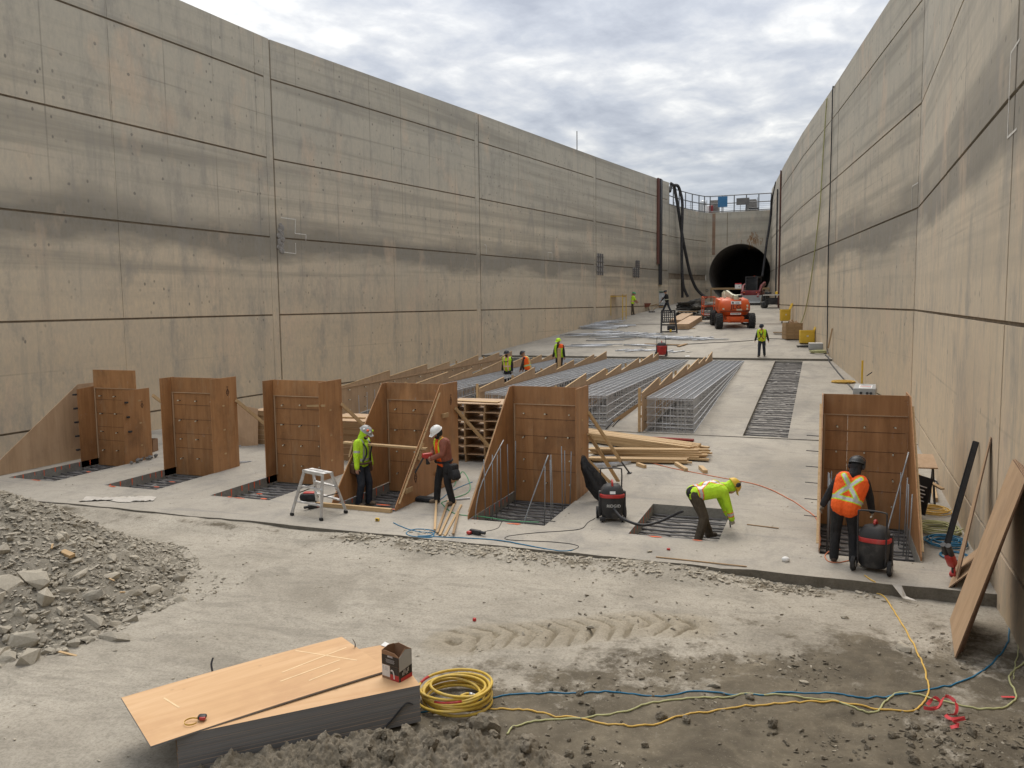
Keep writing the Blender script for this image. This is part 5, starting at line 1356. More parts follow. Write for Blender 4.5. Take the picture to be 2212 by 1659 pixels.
p = G(476, 1001); t = empty('spray_can', (p.x, p.y-.1, 0), 0, 'marking paint can with an orange cap beside the second box', 'can'); MB().lathe([(.033, 0), (.033, .17), (.02, .19)], 12).build('can_body', M['grey'], t, True); MB().lathe([(.031, .18), (.031, .24), (.02, .25)], 12).build('cap', M['spray'], t, True)
MB().lathe([(.0335, .05), (.0335, .13)], 12, caps=False).build('can_label', M['blue'], t, True)
p = G(310, 985); t = empty('bucket', (p.x, p.y, 0), 0, 'white bucket with a blue label beside the first box', 'bucket'); MB().lathe([(.13, 0), (.15, .33), (.16, .34), (.16, .37), (.14, .37), (.12, .05)], 16, caps=False).build('pail', M['white'], t, True); MB().lathe([(.1435, .17), (.1475, .27)], 16, caps=False).build('label_band', M['blue'], t, True)
p = G(323, 975); t = empty('carton', (p.x, p.y, 0), .3, 'brown open carton behind the white bucket', 'carton'); b = MB()
for cx, cy, sx_, sy_ in ((0, -.16, .4, .008), (0, .16, .4, .008), (-.2, 0, .008, .31), (.2, 0, .008, .31)): b.box((cx, cy, .19), (sx_, sy_, .38))
b.box((0, 0, .01), (.39, .3, .01)); b.prism([(-.2, -.16, .38), (.2, -.16, .38), (.22, -.28, .42), (-.22, -.28, .42)], (0, .004, .006)); b.build('carton_body', M['card'], t)
CL = MB().lathe([(.03, 0), (.045, .02), (.045, .06), (.02, .07), (.02, .11)], 8, (0, 0, 0), Matrix.Rotation(R(70), 3, 'X')).mesh('form_clamp', [plain('cast_clamp', (.16, .155, .15), .7, .3, .3, 9, .3)], True)
for k in range(16):
    t_ = k/15; p = G(285+55*t_+rnd.uniform(-4, 4), 1001-12*t_+rnd.uniform(-3, 3)); o = link('form_clamp', CL, None, (p.x, p.y-.05, .05), (0, 0, rnd.uniform(0, 6))); tag(o, 'small cast clamp in the scatter beside the white bucket', 'clamp', 'cast clamps by the bucket')
for k, (a, c) in enumerate((((505, 963), (548, 953)), ((512, 966), (555, 956)), ((498, 1001), (543, 998)), ((505, 1003), (535, 1000)), ((965, 1083), (1015, 1078)))):
    tag(MB().beam(G(*a)+Vector((0, 0, .02)), G(*c)+Vector((0, 0, .02)), .04, .03).build('steel_strip', M['galv']), ('bright steel strip on the floor between the second and third box', 'bright steel strip on the floor right of the second box', 'bright steel strip behind the red sweater worker')[0 if k < 2 else 1 if k < 4 else 2], 'strip', 'bright steel strips on the slab' if k < 4 else None)
# drill with a cord, tape, tool bag
def drill(c, rz, label):
    t = empty('power_drill', c, rz, label, 'drill')
    MB().bbox((0, 0, .05), (.26, .09, .10), .03).build('body', M['blackdusty'], t, True); MB().tube([(-.13, 0, .06), (-.23, 0, .06)], .03, 8).build('chuck', M['darksteel'], t, True)
    MB().bbox((.10, .03, .04), (.09, .16, .06), .02).build('grip', M['red'], t, True); return t
p = G(1027, 1156); drill((p.x, p.y, 0), 2.9, 'dusty red and black corded drill lying on the slab'); bpy.context.view_layer.update()
p = G(1047/1, 1117) if 0 else G(760+5, 1116+6); t = empty('tape_measure', (p.x+.55, p.y, 0), 0, 'black and yellow tape measure lying before the kicker board', 'tape measure'); MB().bbox((0, 0, .035), (.09, .05, .07), .015).build('case', M['yellow'], t, True); MB().bbox((0, -.004, .035), (.06, .05, .045), .015).build('grip', M['black'], t, True)
p = G(668, 1082); t = empty('tool_bag', (p.x, p.y, 0), .3, 'black and red tool bag lying under the step ladder', 'bag'); MB().bbox((0, 0, .09), (.42, .24, .18), .08).build('bag_body', M['blackcloth'], t, True); MB().bbox((.02, .03, .16), (.32, .16, .09), .04).build('bag_top', M['red'], t, True)
p = G(677, 1099); drill((p.x, p.y, 0), 1.2, 'small red drill lying under the step ladder')
p = G(905, 1083); t = MB(); 
for k in range(3): t.bbox((p.x+.1*k, p.y+.04*k, .045), (.22, .18, .09), .04)
tag(MB().bbox((p.x+.1, p.y+.04, .05), (.5, .26, .1), .05).build('black_bag', M['blackcloth'], None, True), 'black cloth bag on the timber strips by the red sweater worker', 'bag')
# ------------------------------------------------------------------ shop vacuums
def vacuum(c, rz, label, badge=True, txt=True):
    t = empty('vacuum', c, rz, label, 'vacuum cleaner')
    b = MB(); n = 20
    def ring_(w, d, z): return [(w*math.copysign(abs(math.cos(a))**.7, math.cos(a)), d*math.copysign(abs(math.sin(a))**.7, math.sin(a)), z) for a in [2*math.pi*k/n for k in range(n)]]
    def loft(secs):
        b = MB()
        for s in secs: b.v += ring_(*s)
        for i in range(len(secs)-1):
            for k in range(n): l = (k+1) % n; b.f.append((i*n+k, i*n+l, (i+1)*n+l, (i+1)*n+k))
        b.f.append(tuple(range(n-1, -1, -1))); b.f.append(tuple((len(secs)-1)*n+k for k in range(n))); b.m = [0]*len(b.f); return b
    loft([(.19, .17, .07), (.215, .19, .10), (.235, .21, .34), (.245, .22, .50)]).build('drum', M['blackdusty'], t, True)
    loft([(.25, .225, .495), (.262, .236, .505), (.262, .236, .555), (.25, .225, .57)]).build('red_band', M['red'], t, True)
    loft([(.24, .215, .565), (.225, .20, .64), (.17, .15, .72), (.09, .08, .75)]).build('motor_head', M['blackdusty'], t, True)
    MB().tube(spline([(-.0, -.12, .70), (0, -.10, .79), (0, 0, .82), (0, .06, .78)], 5), .022, 8).build('carry_handle', M['red'], t, True)
    MB().tube(spline([(-.21, .20, .14), (-.215, .22, .6), (-.215, .22, .95), (-.17, .22, 1.02), (.17, .22, 1.02), (.215, .22, .95), (.215, .22, .6), (.21, .20, .14)], 5), .014, 8).build('push_handle', M['black'], t, 'all')
    for s in (-1, 1):
        MB().bbox((.245*s, -.05, .36), (.06, .09, .52), .02).build('side_post', M['black'], t, True)
        MB().bbox((.2*s, -.16, .07), (.12, .12, .07), .02).build('caster_foot', M['black'], t, True)
        Mx = Matrix.Rotation(R(90), 3, 'Y')
        w = MB().lathe([(.05, -.03), (.115, -.03), (.12, -.015), (.12, .015), (.115, .03), (.05, .03)], 18, (.275*s, .19, .12), Mx).build('wheel', M['rubber'], t, True)
        MB().lathe([(.055, -.034), (.03, -.04), (.03, .04), (.055, .034)], 12, (.275*s, .19, .12), Mx).build('hub', M['grey'], w, True)
        MB().lathe([(.03, -.015), (.035, 0), (.03, .015)], 12, (.2*s, -.18, .035), Mx).build('caster', M['rubber'], t, True)
    if badge: MB().box((0, -.205, .61), (.11, .012, .055), M=Matrix.Rotation(R(-20), 3, 'X')).build('badge', M['white'], t)
    if txt: lettering('RIDGID', .085, M['white'], t, (.02, -.222, .34), (1, 0, 0), (0, -.06, 1), 'lettering')
    MB().tube(spline([(-.02, -.22, .44), (0, -.25, .46), (.03, -.24, .44)], 4), .012, 6).build('latch', M['black'], t, True)
    return t
p = G(1318, 1128); vac1 = vacuum((p.x, p.y+.15, 0), R(18), 'black and red shop vacuum with its hose going to the bending worker')
p = G(1888, 1236); vac2 = vacuum((p.x, p.y+.1, 0), R(180-14), 'dusty black and red shop vacuum at the feet of the worker in the orange vest', False, False)
p = G(1427, 771); vac3 = vacuum((p.x, p.y+.3, fz(0, p.y+.3)), R(15), 'red shop vacuum on the floor edge beyond the rebar cages', False, False)
for ch in vac3.children:
    if ch.name.startswith('drum'): ch.data = ch.data.copy(); ch.data.materials[0] = M['red']
vac3.scale = (1.15, 1.15, 1.05)
# suction hose of the left vacuum: its free end rests in the bending worker's hand side
hs = [(vac1.location.x+.10, vac1.location.y-.24, .30)] + [atz(x, y, z) for x, y, z in ((1345, 1120, .16), (1385, 1134, .06), (1420, 1128, .10), (1450, 1115, .22), (1475, 1104, .36))]
hz_ = MB().tube(spline(hs, 10), .027, 10).build('suction_hose', M['black'], None, 'all')
hz_.parent = vac1; hz_.matrix_parent_inverse = Matrix.LocRotScale(vac1.location, vac1.rotation_euler, None).inverted()
# black cloth cover standing behind the left vacuum
p0, p1 = G(1305, 1085), atz(1258, 985, 1.02); p0.y += .1
ax = (p1-p0); b = MB(); n = 22
for i, (f, r_) in enumerate(((0, .10), (.08, .17), (.3, .20), (.5, .17), (.68, .15), (.85, .10), (.97, .05), (1.0, .02))):
    for k in range(n):
        a = 2*math.pi*k/n; rr_ = r_*(1+.35*math.sin(a*4+f*5)+.2*math.sin(a*7+f*9)); q = p0+ax*f+Vector((rr_*math.cos(a)*1.0+.02*math.sin(f*14), rr_*math.sin(a)*.5, .03*math.sin(a*5+f*7))); b.v.append(tuple(q))
for i in range(7):
    for k in range(n): l = (k+1) % n; b.f.append((i*n+k, i*n+l, (i+1)*n+l, (i+1)*n+k)); b.m.append(0)
tag(b.build('cloth_cover', M['tarp'], None, 'all'), 'folded black cloth cover leaning between the barred box and the left vacuum', 'cloth')

# ------------------------------------------------------------------ aluminium step stand
def step_stand():
    B_ = [G(631, 1114), G(694, 1125), G(747, 1109), G(685, 1089)]
    cen = sum(B_, Vector())/4; t = empty('step_stand', cen, 0, 'two sided aluminium step stand beside the lime hooded worker', 'step ladder')
    B_ = [p-cen for p in B_]; ax = (B_[1]-B_[0]+B_[2]-B_[3]).normalized(); ay = Vector((-ax.y, ax.x, 0)); hw_ = .315; hz_ = .90
    T_ = [ax*-hw_-ay*.11+Vector((0, 0, hz_)), ax*hw_-ay*.11+Vector((0, 0, hz_)), ax*hw_+ay*.11+Vector((0, 0, hz_)), ax*-hw_+ay*.11+Vector((0, 0, hz_))]
    rz = math.atan2(ax.y, ax.x)
    MB().box((0, 0, hz_+.012), (.72, .27, .012), rz).box(Vector((0, 0, hz_-.012))-ay*.13, (.72, .012, .06), rz).box(Vector((0, 0, hz_-.012))+ay*.13, (.72, .012, .06), rz).build('platform', M['alu'], t)
    MB().box((0, 0, hz_+.0202), (.7, .018, .004), rz).build('tread_line', M['darksteel'], t)
    for i in range(4):
        q = B_[i]; w = T_[i]
        MB().beam(q+Vector((0, 0, .06)), w, .075, .028, ay).build('leg', M['alu'], t)
        MB().bbox(q+Vector((0, 0, .03)), (.085, .06, .06), .012, rz).build('rubber_foot', M['rubber'], t, True)
    for s, (i, j) in enumerate(((0, 1), (3, 2))):
        for f in (.32, .66):
            a = B_[i].lerp(T_[i], f); c = B_[j].lerp(T_[j], f); MB().beam(a, c, .075, .028, (0, 0, 1)).build('rung', M['alu'], t)
    for (i, j) in ((0, 3), (1, 2)):
        a = B_[i].lerp(T_[i], .5); c = B_[j].lerp(T_[j], .5); MB().beam(a, c, .006, .02).build('stay', M['darksteel'], t)
    d = (B_[2]-T_[2]).normalized(); m_ = B_[2].lerp(T_[2], .45); lettering('STURDY', .075, M['maroon'], t, m_-ay*.032, d, ax, sx=1.1)
    return t
step_stand()
# ------------------------------------------------------------------ far end: machines and stores
def C7(cx, cy): return ((2250+cx/2.212)/1.8228, (1000+cy/2.212)/1.8228)       # reading positions off an enlarged view
def C6(cx, cy): return ((2550+cx/3.16)/1.8228, (650+cy/3.16)/1.8228)
def wheel(b_parent, c, r, w, hub=True, lugs=0, rimmat='grey'):
    Mx = Matrix.Rotation(R(90), 3, 'Y'); h = w/2
    o = MB().lathe([(r*.55, -h*.7), (r*.62, -h), (r*.93, -h), (r, -h*.8), (r, h*.8), (r*.93, h), (r*.62, h), (r*.55, h*.7)], 26, c, Mx, caps=False).build('wheel', M['rubber'], b_parent, True)
    b = MB()
    for k in range(lugs):
        a = 2*math.pi*k/lugs
        for s in (-1, 1):
            aa = a+(math.pi/lugs if s > 0 else 0); m_ = Matrix.Rotation(aa, 3, 'X')
            b.box(m_ @ Vector((0, 0, r+.008)) + Vector((c[0]+s*h*.5, c[1], c[2])), (h*.95, r*.11, .035), M=m_ @ Matrix.Rotation(R(22*s), 3, 'Z'))
    if lugs: q = b.build('tread', M['rubber'], o); q['kind'] = 'stuff'
    MB().lathe([(r*.56, -h*.6), (r*.3, -h*.5), (r*.12, -h*.75), (r*.12, h*.75), (r*.3, h*.5), (r*.56, h*.6)], 18, c, Mx).build('rim', M[rimmat], o, True)
    return o
def boom_lift():
    p = (G(1548, 711)+G(1622, 707))/2
    t = empty('boom_lift', (p.x-.25, p.y+1.2, fz(0, p.y+.6)), R(15), 'orange boom lift with folded cream boom, seen from behind, before the tunnel', 'boom lift'); t.scale = (1.13,)*3
    t.rotation_euler = (R(4.6), 0, R(15))
    for x in (-1.0, 1.0):
        for y in (-1.1, 1.15): wheel(t, (x, y, .49), .49, .40, True, 18)
    MB().bbox((0, 0, .62), (1.1, 2.5, .34), .06).bbox((0, -1.12, .50), (1.7, .22, .20), .04).bbox((0, 1.15, .50), (1.7, .22, .20), .04).build('chassis', M['orange_paint'], t, True)
    MB().bbox((0, -1.28, .62), (.62, .16, .26), .03).bbox((-.42, -1.26, .50), (.16, .12, .12), .02).bbox((.42, -1.26, .50), (.16, .12, .12), .02).build('axle_bracket', M['orange_paint'], t, True)
    MB().box((0, -1.385, .40), (.5, .02, .05)).box((-.62, -1.3, .42), (.3, .02, .03)).box((.62, -1.3, .42), (.3, .02, .03)).build('reflector_strip', M['white'], t)
    MB().lathe([(.45, .78), (.5, .80), (.5, .90), (.45, .92)], 20, (0, 0, 0)).build('turntable_ring', M['darksteel'], t, True)
    # counterweight hood with a rounded, bulging back
    b = MB(); N = 18; secs = [(.84, .84, -.98), (.90, 1.02, -1.10), (.95, 1.13, -1.20), (.95, 1.32, -1.22), (.93, 1.55, -1.16), (.86, 1.76, -1.02), (.70, 1.87, -.84)]
    for w_, z, yb in secs:
        for k in range(N+1):
            f = -1+2*k/N; b.v.append((w_*f, yb+.34*abs(f)**3.2, z))
        for k in range(N+1):
            f = 1-2*k/N; b.v.append((w_*f, .55, z))
    n = 2*(N+1)
    for i in range(len(secs)-1):
        for k in range(n): l = (k+1) % n; b.f.append((i*n+k, i*n+l, (i+1)*n+l, (i+1)*n+k))
    b.f.append(tuple(range(n-1, -1, -1))); b.f.append(tuple((len(secs)-1)*n+k for k in range(n))); b.m = [0]*len(b.f)
    b.build('counterweight', M['orange_paint'], t, True)
    for s in (-1, 1): MB().bbox((s*.78, .35, 1.38), (.34, 1.5, .86), .10).build('hood', M['orange_paint'], t, True)
    b = MB()
    for k in range(22):
        x = -.88+.083*k
        yb = -1.225+.34*abs(x/.95)**3.2
        b.prism([(x, yb, 1.10), (x+.045, yb, 1.10), (x+.075, yb, 1.165), (x+.03, yb, 1.165)], (0, -.012, 0))
    o = b.build('hazard_stripes', M['black'], t); o['kind'] = 'stuff'
    MB().box((.02, -1.185, 1.66), (.62, .02, .19), M=Matrix.Rotation(R(-18), 3, 'X')).build('rental_plate', M['white'], t)
    MB().lathe([(.055, 0), (.055, .006)], 14, (-.18, -1.205, 1.66), Matrix.Rotation(R(72), 3, 'X')).build('plate_disc', M['inkblack'], t)
    lettering('United', .085, M['inkblack'], t, (.10, -1.195, 1.70), (1, 0, 0), (0, .31, 1)); lettering('Rentals', .085, M['inkblack'], t, (.10, -1.215, 1.62), (1, 0, 0), (0, .31, 1))
    lettering('JLG', .38, M['inkblack'], t, (0, -1.275, 1.40), (1, 0, 0), (0, .12, 1), sx=1.15)
    MB().box((.22, -1.228, 1.22), (.34, .012, .09)).box((-.72, -1.09, 1.27), (.14, .012, .10)).box((.72, -1.09, 1.27), (.14, .012, .12)).box((.74, -1.05, 1.45), (.12, .012, .14)).build('decals', M['cream'], t)['kind'] = 'stuff'
    MB().box((.02, -1.16, .965), (.66, .02, .12)).build('phone_plate', M['white'], t); lettering('800-UR-RENTS', .085, M['inkblack'], t, (.02, -1.175, .965), (1, 0, 0), (0, 0, 1))
    # boom parts lying along the machine
    MB().beam((-.10, -.75, 2.02), (-.42, -.1, 2.28), .16, .2).beam((-.52, -.15, 1.7), (-.55, .1, 2.3), .12, .16).build('tower_link', M['cream'], t)
    MB().beam((.1, -.9, 1.93), (-.2, 2.2, 1.9), .34, .32).build('boom', M['cream'], t)
    MB().bbox((.26, -.75, 2.03), (.34, .34, .2), .04).build('boom_cap', M['cream'], t, True); MB().bbox((.30, -.93, 2.05), (.24, .04, .16), .02).build('boom_end', M['darksteel'], t)
    b = MB()                                                    # platform basket at the front left
    for x in (-1.55, -.75):
        for y in (2.0, 3.0):
            b.tube([(x, y, .55), (x, y, 1.75)], .03, 6)
    for z in (.6, 1.15, 1.75):
        b.tube([(-1.55, 2.0, z), (-.75, 2.0, z), (-.75, 3.0, z), (-1.55, 3.0, z)], .03, 6, True)
    b.build('basket', M['orange_paint'], t); MB().box((-1.15, 2.5, .57), (.8, 1.0, .04)).build('basket_floor', M['darksteel'], t)
    return t
boom_lift()
def track_loader():
    p = atz(*C7(1585, 410), fz(0, 80)+.02)
    p = G(*C7(1585, 416)) if p.y > 83.8 or p.y < 70 else p
    p = Vector((aty(*C7(1585, 412), 82.2).x, 82.2, fz(0, 82.2)))
    t = empty('track_loader', p, R(172), 'dark red tracked loader with black cab and bucket at the tunnel mouth', 'loader'); t.scale = (1.22,)*3
    for s in (-1, 1):
        b = MB(); prof = [(-1.05, .18), (-.9, .02), (.85, .02), (1.1, .22), (1.0, .48), (.3, .66), (-.6, .66), (-1.0, .42)]
        b.prism([(s*.82-.2, y, z) for y, z in prof], (.4, 0, 0)); o = b.build('track', M['rubber'], t)
        b = MB()
        for k in range(14): b.box((s*.82, -.85+.13*k, .012), (.42, .05, .04))
        q = b.build('track_lugs', M['rubber'], o); q['kind'] = 'stuff'
    MB().bbox((0, -.1, .72), (1.2, 2.3, .55), .08).build('body', M['maroon'], t, True)
    for s in (-1, 1): MB().bbox((s*.62, 1.02, .78), (.2, .3, .34), .04).build('front_post', M['maroon'], t, True)
    b = MB()
    for x in (-.42, .42):
        b.beam((x, .85, .9), (x, .72, 1.98), .09, .09, (0, 1, 0)); b.beam((x, -.55, .9), (x, -.5, 1.98), .09, .09, (0, 1, 0)); b.beam((x, .74, 1.98), (x, -.52, 1.98), .09, .08)
    b.box((0, .1, 2.03), (.95, 1.35, .08)).box((0, -.56, 1.45), (.8, .03, 1.0)).build('cab_frame', M['black'], t)
    MB().box((0, .70, 1.45), (.76, .02, 1.0), M=Matrix.Rotation(R(6), 3, 'X')).build('front_glass', M['glass'], t)
    MB().bbox((0, .1, 1.1), (.5, .5, .5), .08).build('seat', M['black'], t, True)
    MB().box((0, .60, 1.62), (.5, .02, .10)).build('control_bar', M['maroon'], t)
    MB().tube([(0, -.2, 2.07), (0, -.2, 2.14)], .05, 8).build('beacon', M['spray'], t, True)
    for s in (-1, 1):
        MB().beam((s*.66, -.95, 1.55), (s*.70, .5, 1.28), .15, .26, (0, 0, 1)).beam((s*.70, .45, 1.32), (s*.62, 1.35, .45), .15, .22, (0, 0, 1)).build('lift_arm', M['maroon'], t)
        MB().tube([(s*.64, -.3, .9), (s*.68, .45, 1.2)], .05, 8).build('cylinder', M['alu'], t, True)
        MB().bbox((s*.5, 1.12, .83), (.14, .04, .07), .015).build('headlight', M['spray'], t, True)
    b = MB(); pr = [(1.3, .62), (1.28, .1), (1.36, .02), (1.95, .02), (1.95, .06), (1.45, .10), (1.36, .2), (1.36, .62)]
    b.prism([(-.92, y, z) for y, z in pr], (1.84, 0, 0))
    for s in (-.93, .92): b.prism([(s, 1.3, .62), (s, 1.28, .05), (s, 1.95, .03), (s, 1.6, .55)], (.02, 0, 0))
    b.build('bucket', M['grey'], t)
    MB().box((1.0, .8, 1.32), (.5, .03, .34)).build('sign_plate', M['white'], t); MB().box((1.0, .8, 1.52), (.5, .03, .10)).build('sign_plate', M['tape_red'], t)
    lettering('4', .2, M['inkblack'], t, (.93, .82, 1.3), (-1, 0, 0), (0, 0, 1))
    return t
track_loader()
def scaffold(px0, px1, base, top, label, depth=.75, rz=0):
    a, c = G(px0, base), G(px1, base); a.z = c.z = fz(0, a.y); w = (c-a).length; d = (a-CP).dot(FW0); h = (base-top)/FPX*d
    t = empty('scaffold', a, math.atan2((c-a).y, (c-a).x), label, 'scaffold', 'yellow scaffold frames'); b = None
    for y in (0, depth*1.4):
        for x in (0, w): MB().tube([(x, y, 0), (x, y, h+.08)], .028, 6).build('post', M['yellow'], t, True)
        for k in range(4): MB().tube([(0, y, h*(.25+.235*k)), (w*(.35 if k < 3 else 1), y, h*(.25+.235*k))], .02, 6).build('rail', M['yellow'], t, True)
        MB().tube([(w*.35, y, h*.2), (w*.35, y, h)], .02, 6).build('rail', M['yellow'], t, True)
    for x in (0, w):
        for z in (.35*h, .97*h): MB().tube([(x, 0, z), (x, depth*1.4, z)], .02, 6).build('rail', M['yellow'], t, True)
    for k in range(3): MB().box((w/2, depth*1.4*(k+.5)/3, h), (w+.1, depth*1.35/3, .05)).build('deck_board', M['lumber'], t)
scaffold(1306, 1345, 693, 639, 'yellow scaffold frame with pale deck standing near the left wall')
scaffold(1409, 1434, 645, 615, 'yellow scaffold frame behind the caged water tank')
def tote():
    p = G(*C7(742, 468)); t = empty('water_tank', p, R(22), 'caged white water tank with a blue strap before the left wing wall', 'tank'); s = 1.3; t.scale = (s, s, s)
    MB().bbox((0, 0, .62), (1.0, 1.15, .92), .1).build('tank', plain('cloudy_plastic', (.52, .55, .55), .4, 0, .12, 3, .4), t, True)
    for k in range(5):
        z = .2+.2*k
        MB().tube([(-.53, -.61, z), (.53, -.61, z), (.53, .61, z), (-.53, .61, z)], .014, 5, True).build('cage_bar', M['galv'], t)
    for x in (-.4, -.2, 0, .2, .4): MB().tube([(x, -.61, .14), (x, -.61, 1.1)], .012, 5).build('cage_bar', M['galv'], t)
    MB().box((0, 0, .07), (1.1, 1.2, .10)).build('pallet', M['lumberd'], t); MB().box((-.16, -.63, .65), (.16, .01, .95)).build('strap', M['blue'], t)
    MB().box((0, 0, 1.14), (1.12, 1.25, .04)).build('cover', plain('green_cover', (.03, .14, .11), .6, 0, .2, 6, .2), t)
    MB().box((.25, -.63, .45), (.2, .008, .14)).build('label_plate', M['white'], t)
tote()
def wheelbarrow():
    p = G(*C7(640, 503)); t = empty('wheelbarrow', p, R(20), 'rusty red wheelbarrow beside the far worker in the lime shirt', 'wheelbarrow'); t.scale = (1.15,)*3
    wheel(t, (-.55, 0, .2), .2, .1); t.children[0].rotation_euler = (0, 0, 0)
    ch = t.children[0]; ch.location = (-.55, 0, .2)
    for m in [ch]+list(ch.children):
        m.data.transform(Matrix.Translation((.55, 0, -.2))) if m is ch or True else 0
        m.data.transform(Matrix.Rotation(R(90), 4, 'Z'))
    b = MB(); top = [(-.5, -.36, .66), (.45, -.36, .66), (.45, .36, .66), (-.5, .36, .66)]; bot = [(-.32, -.2, .36), (.25, -.22, .36), (.25, .22, .36), (-.32, .2, .36)]
    b.add(top+bot, [(0, 1, 5, 4), (1, 2, 6, 5), (2, 3, 7, 6), (3, 0, 4, 7), (4, 5, 6, 7)]); b.build('tray', plain('rusty_tray', (.22, .075, .05), .7, 0, .25, 6, .4), t)
    for s in (-1, 1):
        MB().beam((-.62, s*.06, .2), (1.0, s*.30, .58), .04, .04).build('handle', M['lumberd'], t); MB().tube([(.25, s*.2, .4), (.34, s*.2, 0)], .018, 5).build('leg', M['darksteel'], t)
wheelbarrow()
def fork_frame():
    p = G(*C7(850, 695)); t = empty('fork_carriage', p, R(24), 'black pallet fork carriage with a grid guard standing on the floor', 'forks'); s = 1.12; t.scale = (s, s, s)
    W, H = 1.0, 1.45
    for x in (-W/2, W/2): MB().beam((x, 0, .05), (x*.8, .25, H), .09, .08, (0, 1, 0)).build('upright', M['black'], t)
    for z in (.12, .55, .72, 1.42): MB().beam((-W/2*(1-.2*z/H), .25*z/H, z), (W/2*(1-.2*z/H), .25*z/H, z), .05, .09).build('crossbar', M['black'], t)
    for k in range(7): x = -.36+.12*k; MB().beam((x, .12, .75), (x, .24, 1.4), .045, .03, (0, 1, 0)).build('grid_bar', M['black'], t)
    for k in range(4): z = .85+.15*k; MB().beam((-.42, .25*z/H, z), (.42, .25*z/H, z), .03, .045).build('grid_bar', M['black'], t)
    MB().box((.15, .05, .35), (.5, .06, .28)).build('plate', M['black'], t); MB().box((.1, -.0, .2), (.12, .02, .14)).build('decal', M['yellow'], t)
    for y in (-.0, .3): MB().beam((-.4, y, .04), (-1.65, y-.1, .025), .11, .04).build('fork', M['darksteel'], t)
fork_frame()
def long_stack(pa, pb, w, n, label, k0=0):
    a, c = G(*pa), G(*pb); d = (c-a); L_ = d.length; rz = math.atan2(d.y, d.x); t = empty('timber_beam', a, rz, label, 'beam', 'long timber beams left of the boom lift')
    t.rotation_euler = (0, -math.asin(max(-1, min(1, (c.z-a.z)/L_))), rz)
    for k in range(n): MB().box((L_/2, 0, .12+.2*k), (L_, w, .19)).build('board', M['form2'], t)
    for x in (.6, L_-.6): MB().box((x, 0, .01), (.12, w+.7, .05)).build('bearer', M['lumber'], t)
long_stack(C7(965, 660), C7(1085, 585), .95, 2, 'nearer brown laminated beam on bearers, right one of the pair')
long_stack(C7(905, 622), C7(1010, 560), .9, 2, 'farther brown laminated beam on bearers, left one of the pair')
def pallet_heap():
    p = G(*C7(1050, 545)); t = empty('pallet', p, R(10), 'dark pallet with pale boards on top beside the black tarpaulin heap', 'pallet')
    for y in (-.5, 0, .5): MB().box((0, y, .15), (2.6, .12, .28)).build('runner', M['blackcloth'], t)
    for k in range(8): MB().box((-1.15+.33*k, 0, .33), (.26, 1.3, .06)).build('deck_board', M['darksteel'], t)
    for k in range(5): MB().box((-.2+.02*k, -.4+.22*k, .40+.03*(k % 2)), (2.0, .16, .05)).build('board', M['lumberd'], t)
    for (cx, cy, s, lb, sd) in ((1090, 470, (1.9, 1.3, .75), 'black tarpaulin heap behind the dark pallet', 1), (1165, 550, (.9, 1.1, .55), 'dark tarpaulin heap right of the long beams', 5)):
        q = G(*C7(cx, cy+15)); bm = bmesh.new(); bmesh.ops.create_icosphere(bm, subdivisions=4, radius=1)
        for v_ in bm.verts:
            c_ = v_.co.copy(); k = 1+.4*NZ(c_.x*1.7+sd, c_.y*1.7, c_.z*1.7)+.25*NZ(c_.x*4, c_.y*4+sd, c_.z*4)+.1*NZ(c_.x*9, c_.y*9, c_.z*9+sd); v_.co = Vector((c_.x*s[0]*k, c_.y*s[1]*k, max(-.05, c_.z*s[2]*k+.1)))
        me = bpy.data.meshes.new('tarpaulin_heap'); bm.to_mesh(me); bm.free(); me.materials.append(plain('mixed_tarp', (.035, .032, .028), .7, 0, .5, 2.5, .6, .3, (.17, .15, .11))); tag(link('tarpaulin_heap', me, None, q), lb, 'tarpaulin')
pallet_heap()
# rebar lying on the floor in front of the lift
rb = random.Random(12)
BAR = {}
def bar_mesh(kind, L_):
    key = (kind, round(L_*4)/4)
    if key not in BAR:
        b = MB(); l = key[1]; r_ = .03
        if kind == 's': b.tube([(-l/2, 0, 0), (l/2, 0, 0)], r_, 5)
        elif kind == 'L': b.tube([(-l/2, .0, 0), (l/2-.03, 0, 0), (l/2, .03, .0), (l/2, .35, .0)], r_, 5)
        else: b.tube([(-l/2, .4, 0), (-l/2, 0, 0), (l/2, 0, 0), (l/2, .4, 0)], r_, 5)
        BAR[key] = b.mesh('rebar_piece', M['galv'], 'all')
    return BAR[key]
def bars(c0, c1, n, L_, lab, grp, kind='s', ang=0, spread=.2, pile=.05, jit=.12):
    a, c = G(*C7(*c0)), G(*C7(*c1))
    for k in range(n):
        t = (k+rb.random())/n; p = a.lerp(c, t)+Vector((rb.uniform(-spread, spread), rb.uniform(-spread, spread), 0)); z = fz(0, p.y)+.03+rb.random()*pile*1.5
        sl_ = .08 if p.y > Y_STEP else .06; an = ang+rb.uniform(-jit, jit)
        o = link('rebar_piece', bar_mesh(kind, L_*rb.uniform(.85, 1.1)), None, (p.x, p.y, z+.02), (0, -math.atan(sl_*math.sin(an)), an)); tag(o, lab, 'rebar', grp)
bars((60, 655), (330, 600), 26, 2.2, 'bright rebar length in the spread bundle at the foot of the left wall', 'rebar at the foot of the left wall', 's', .15, .35, .10, .18)
bars((200, 662), (420, 632), 14, 2.4, 'bright rebar length right of the bundle at the left wall', 'rebar right of the wall bundle', 'L', .12, .2, .08, .12)
bars((20, 730), (200, 715), 12, 2.2, 'rebar length in the small bundle nearest the left wall forms', 'rebar in the small left bundle', 's', .1, .15, .15, .12)
bars((270, 760), (480, 735), 16, 2.2, 'bright rebar length in the tied bundle at the centre of the far floor', 'rebar in the centre bundle', 'U', .25, .12, .25, .12)
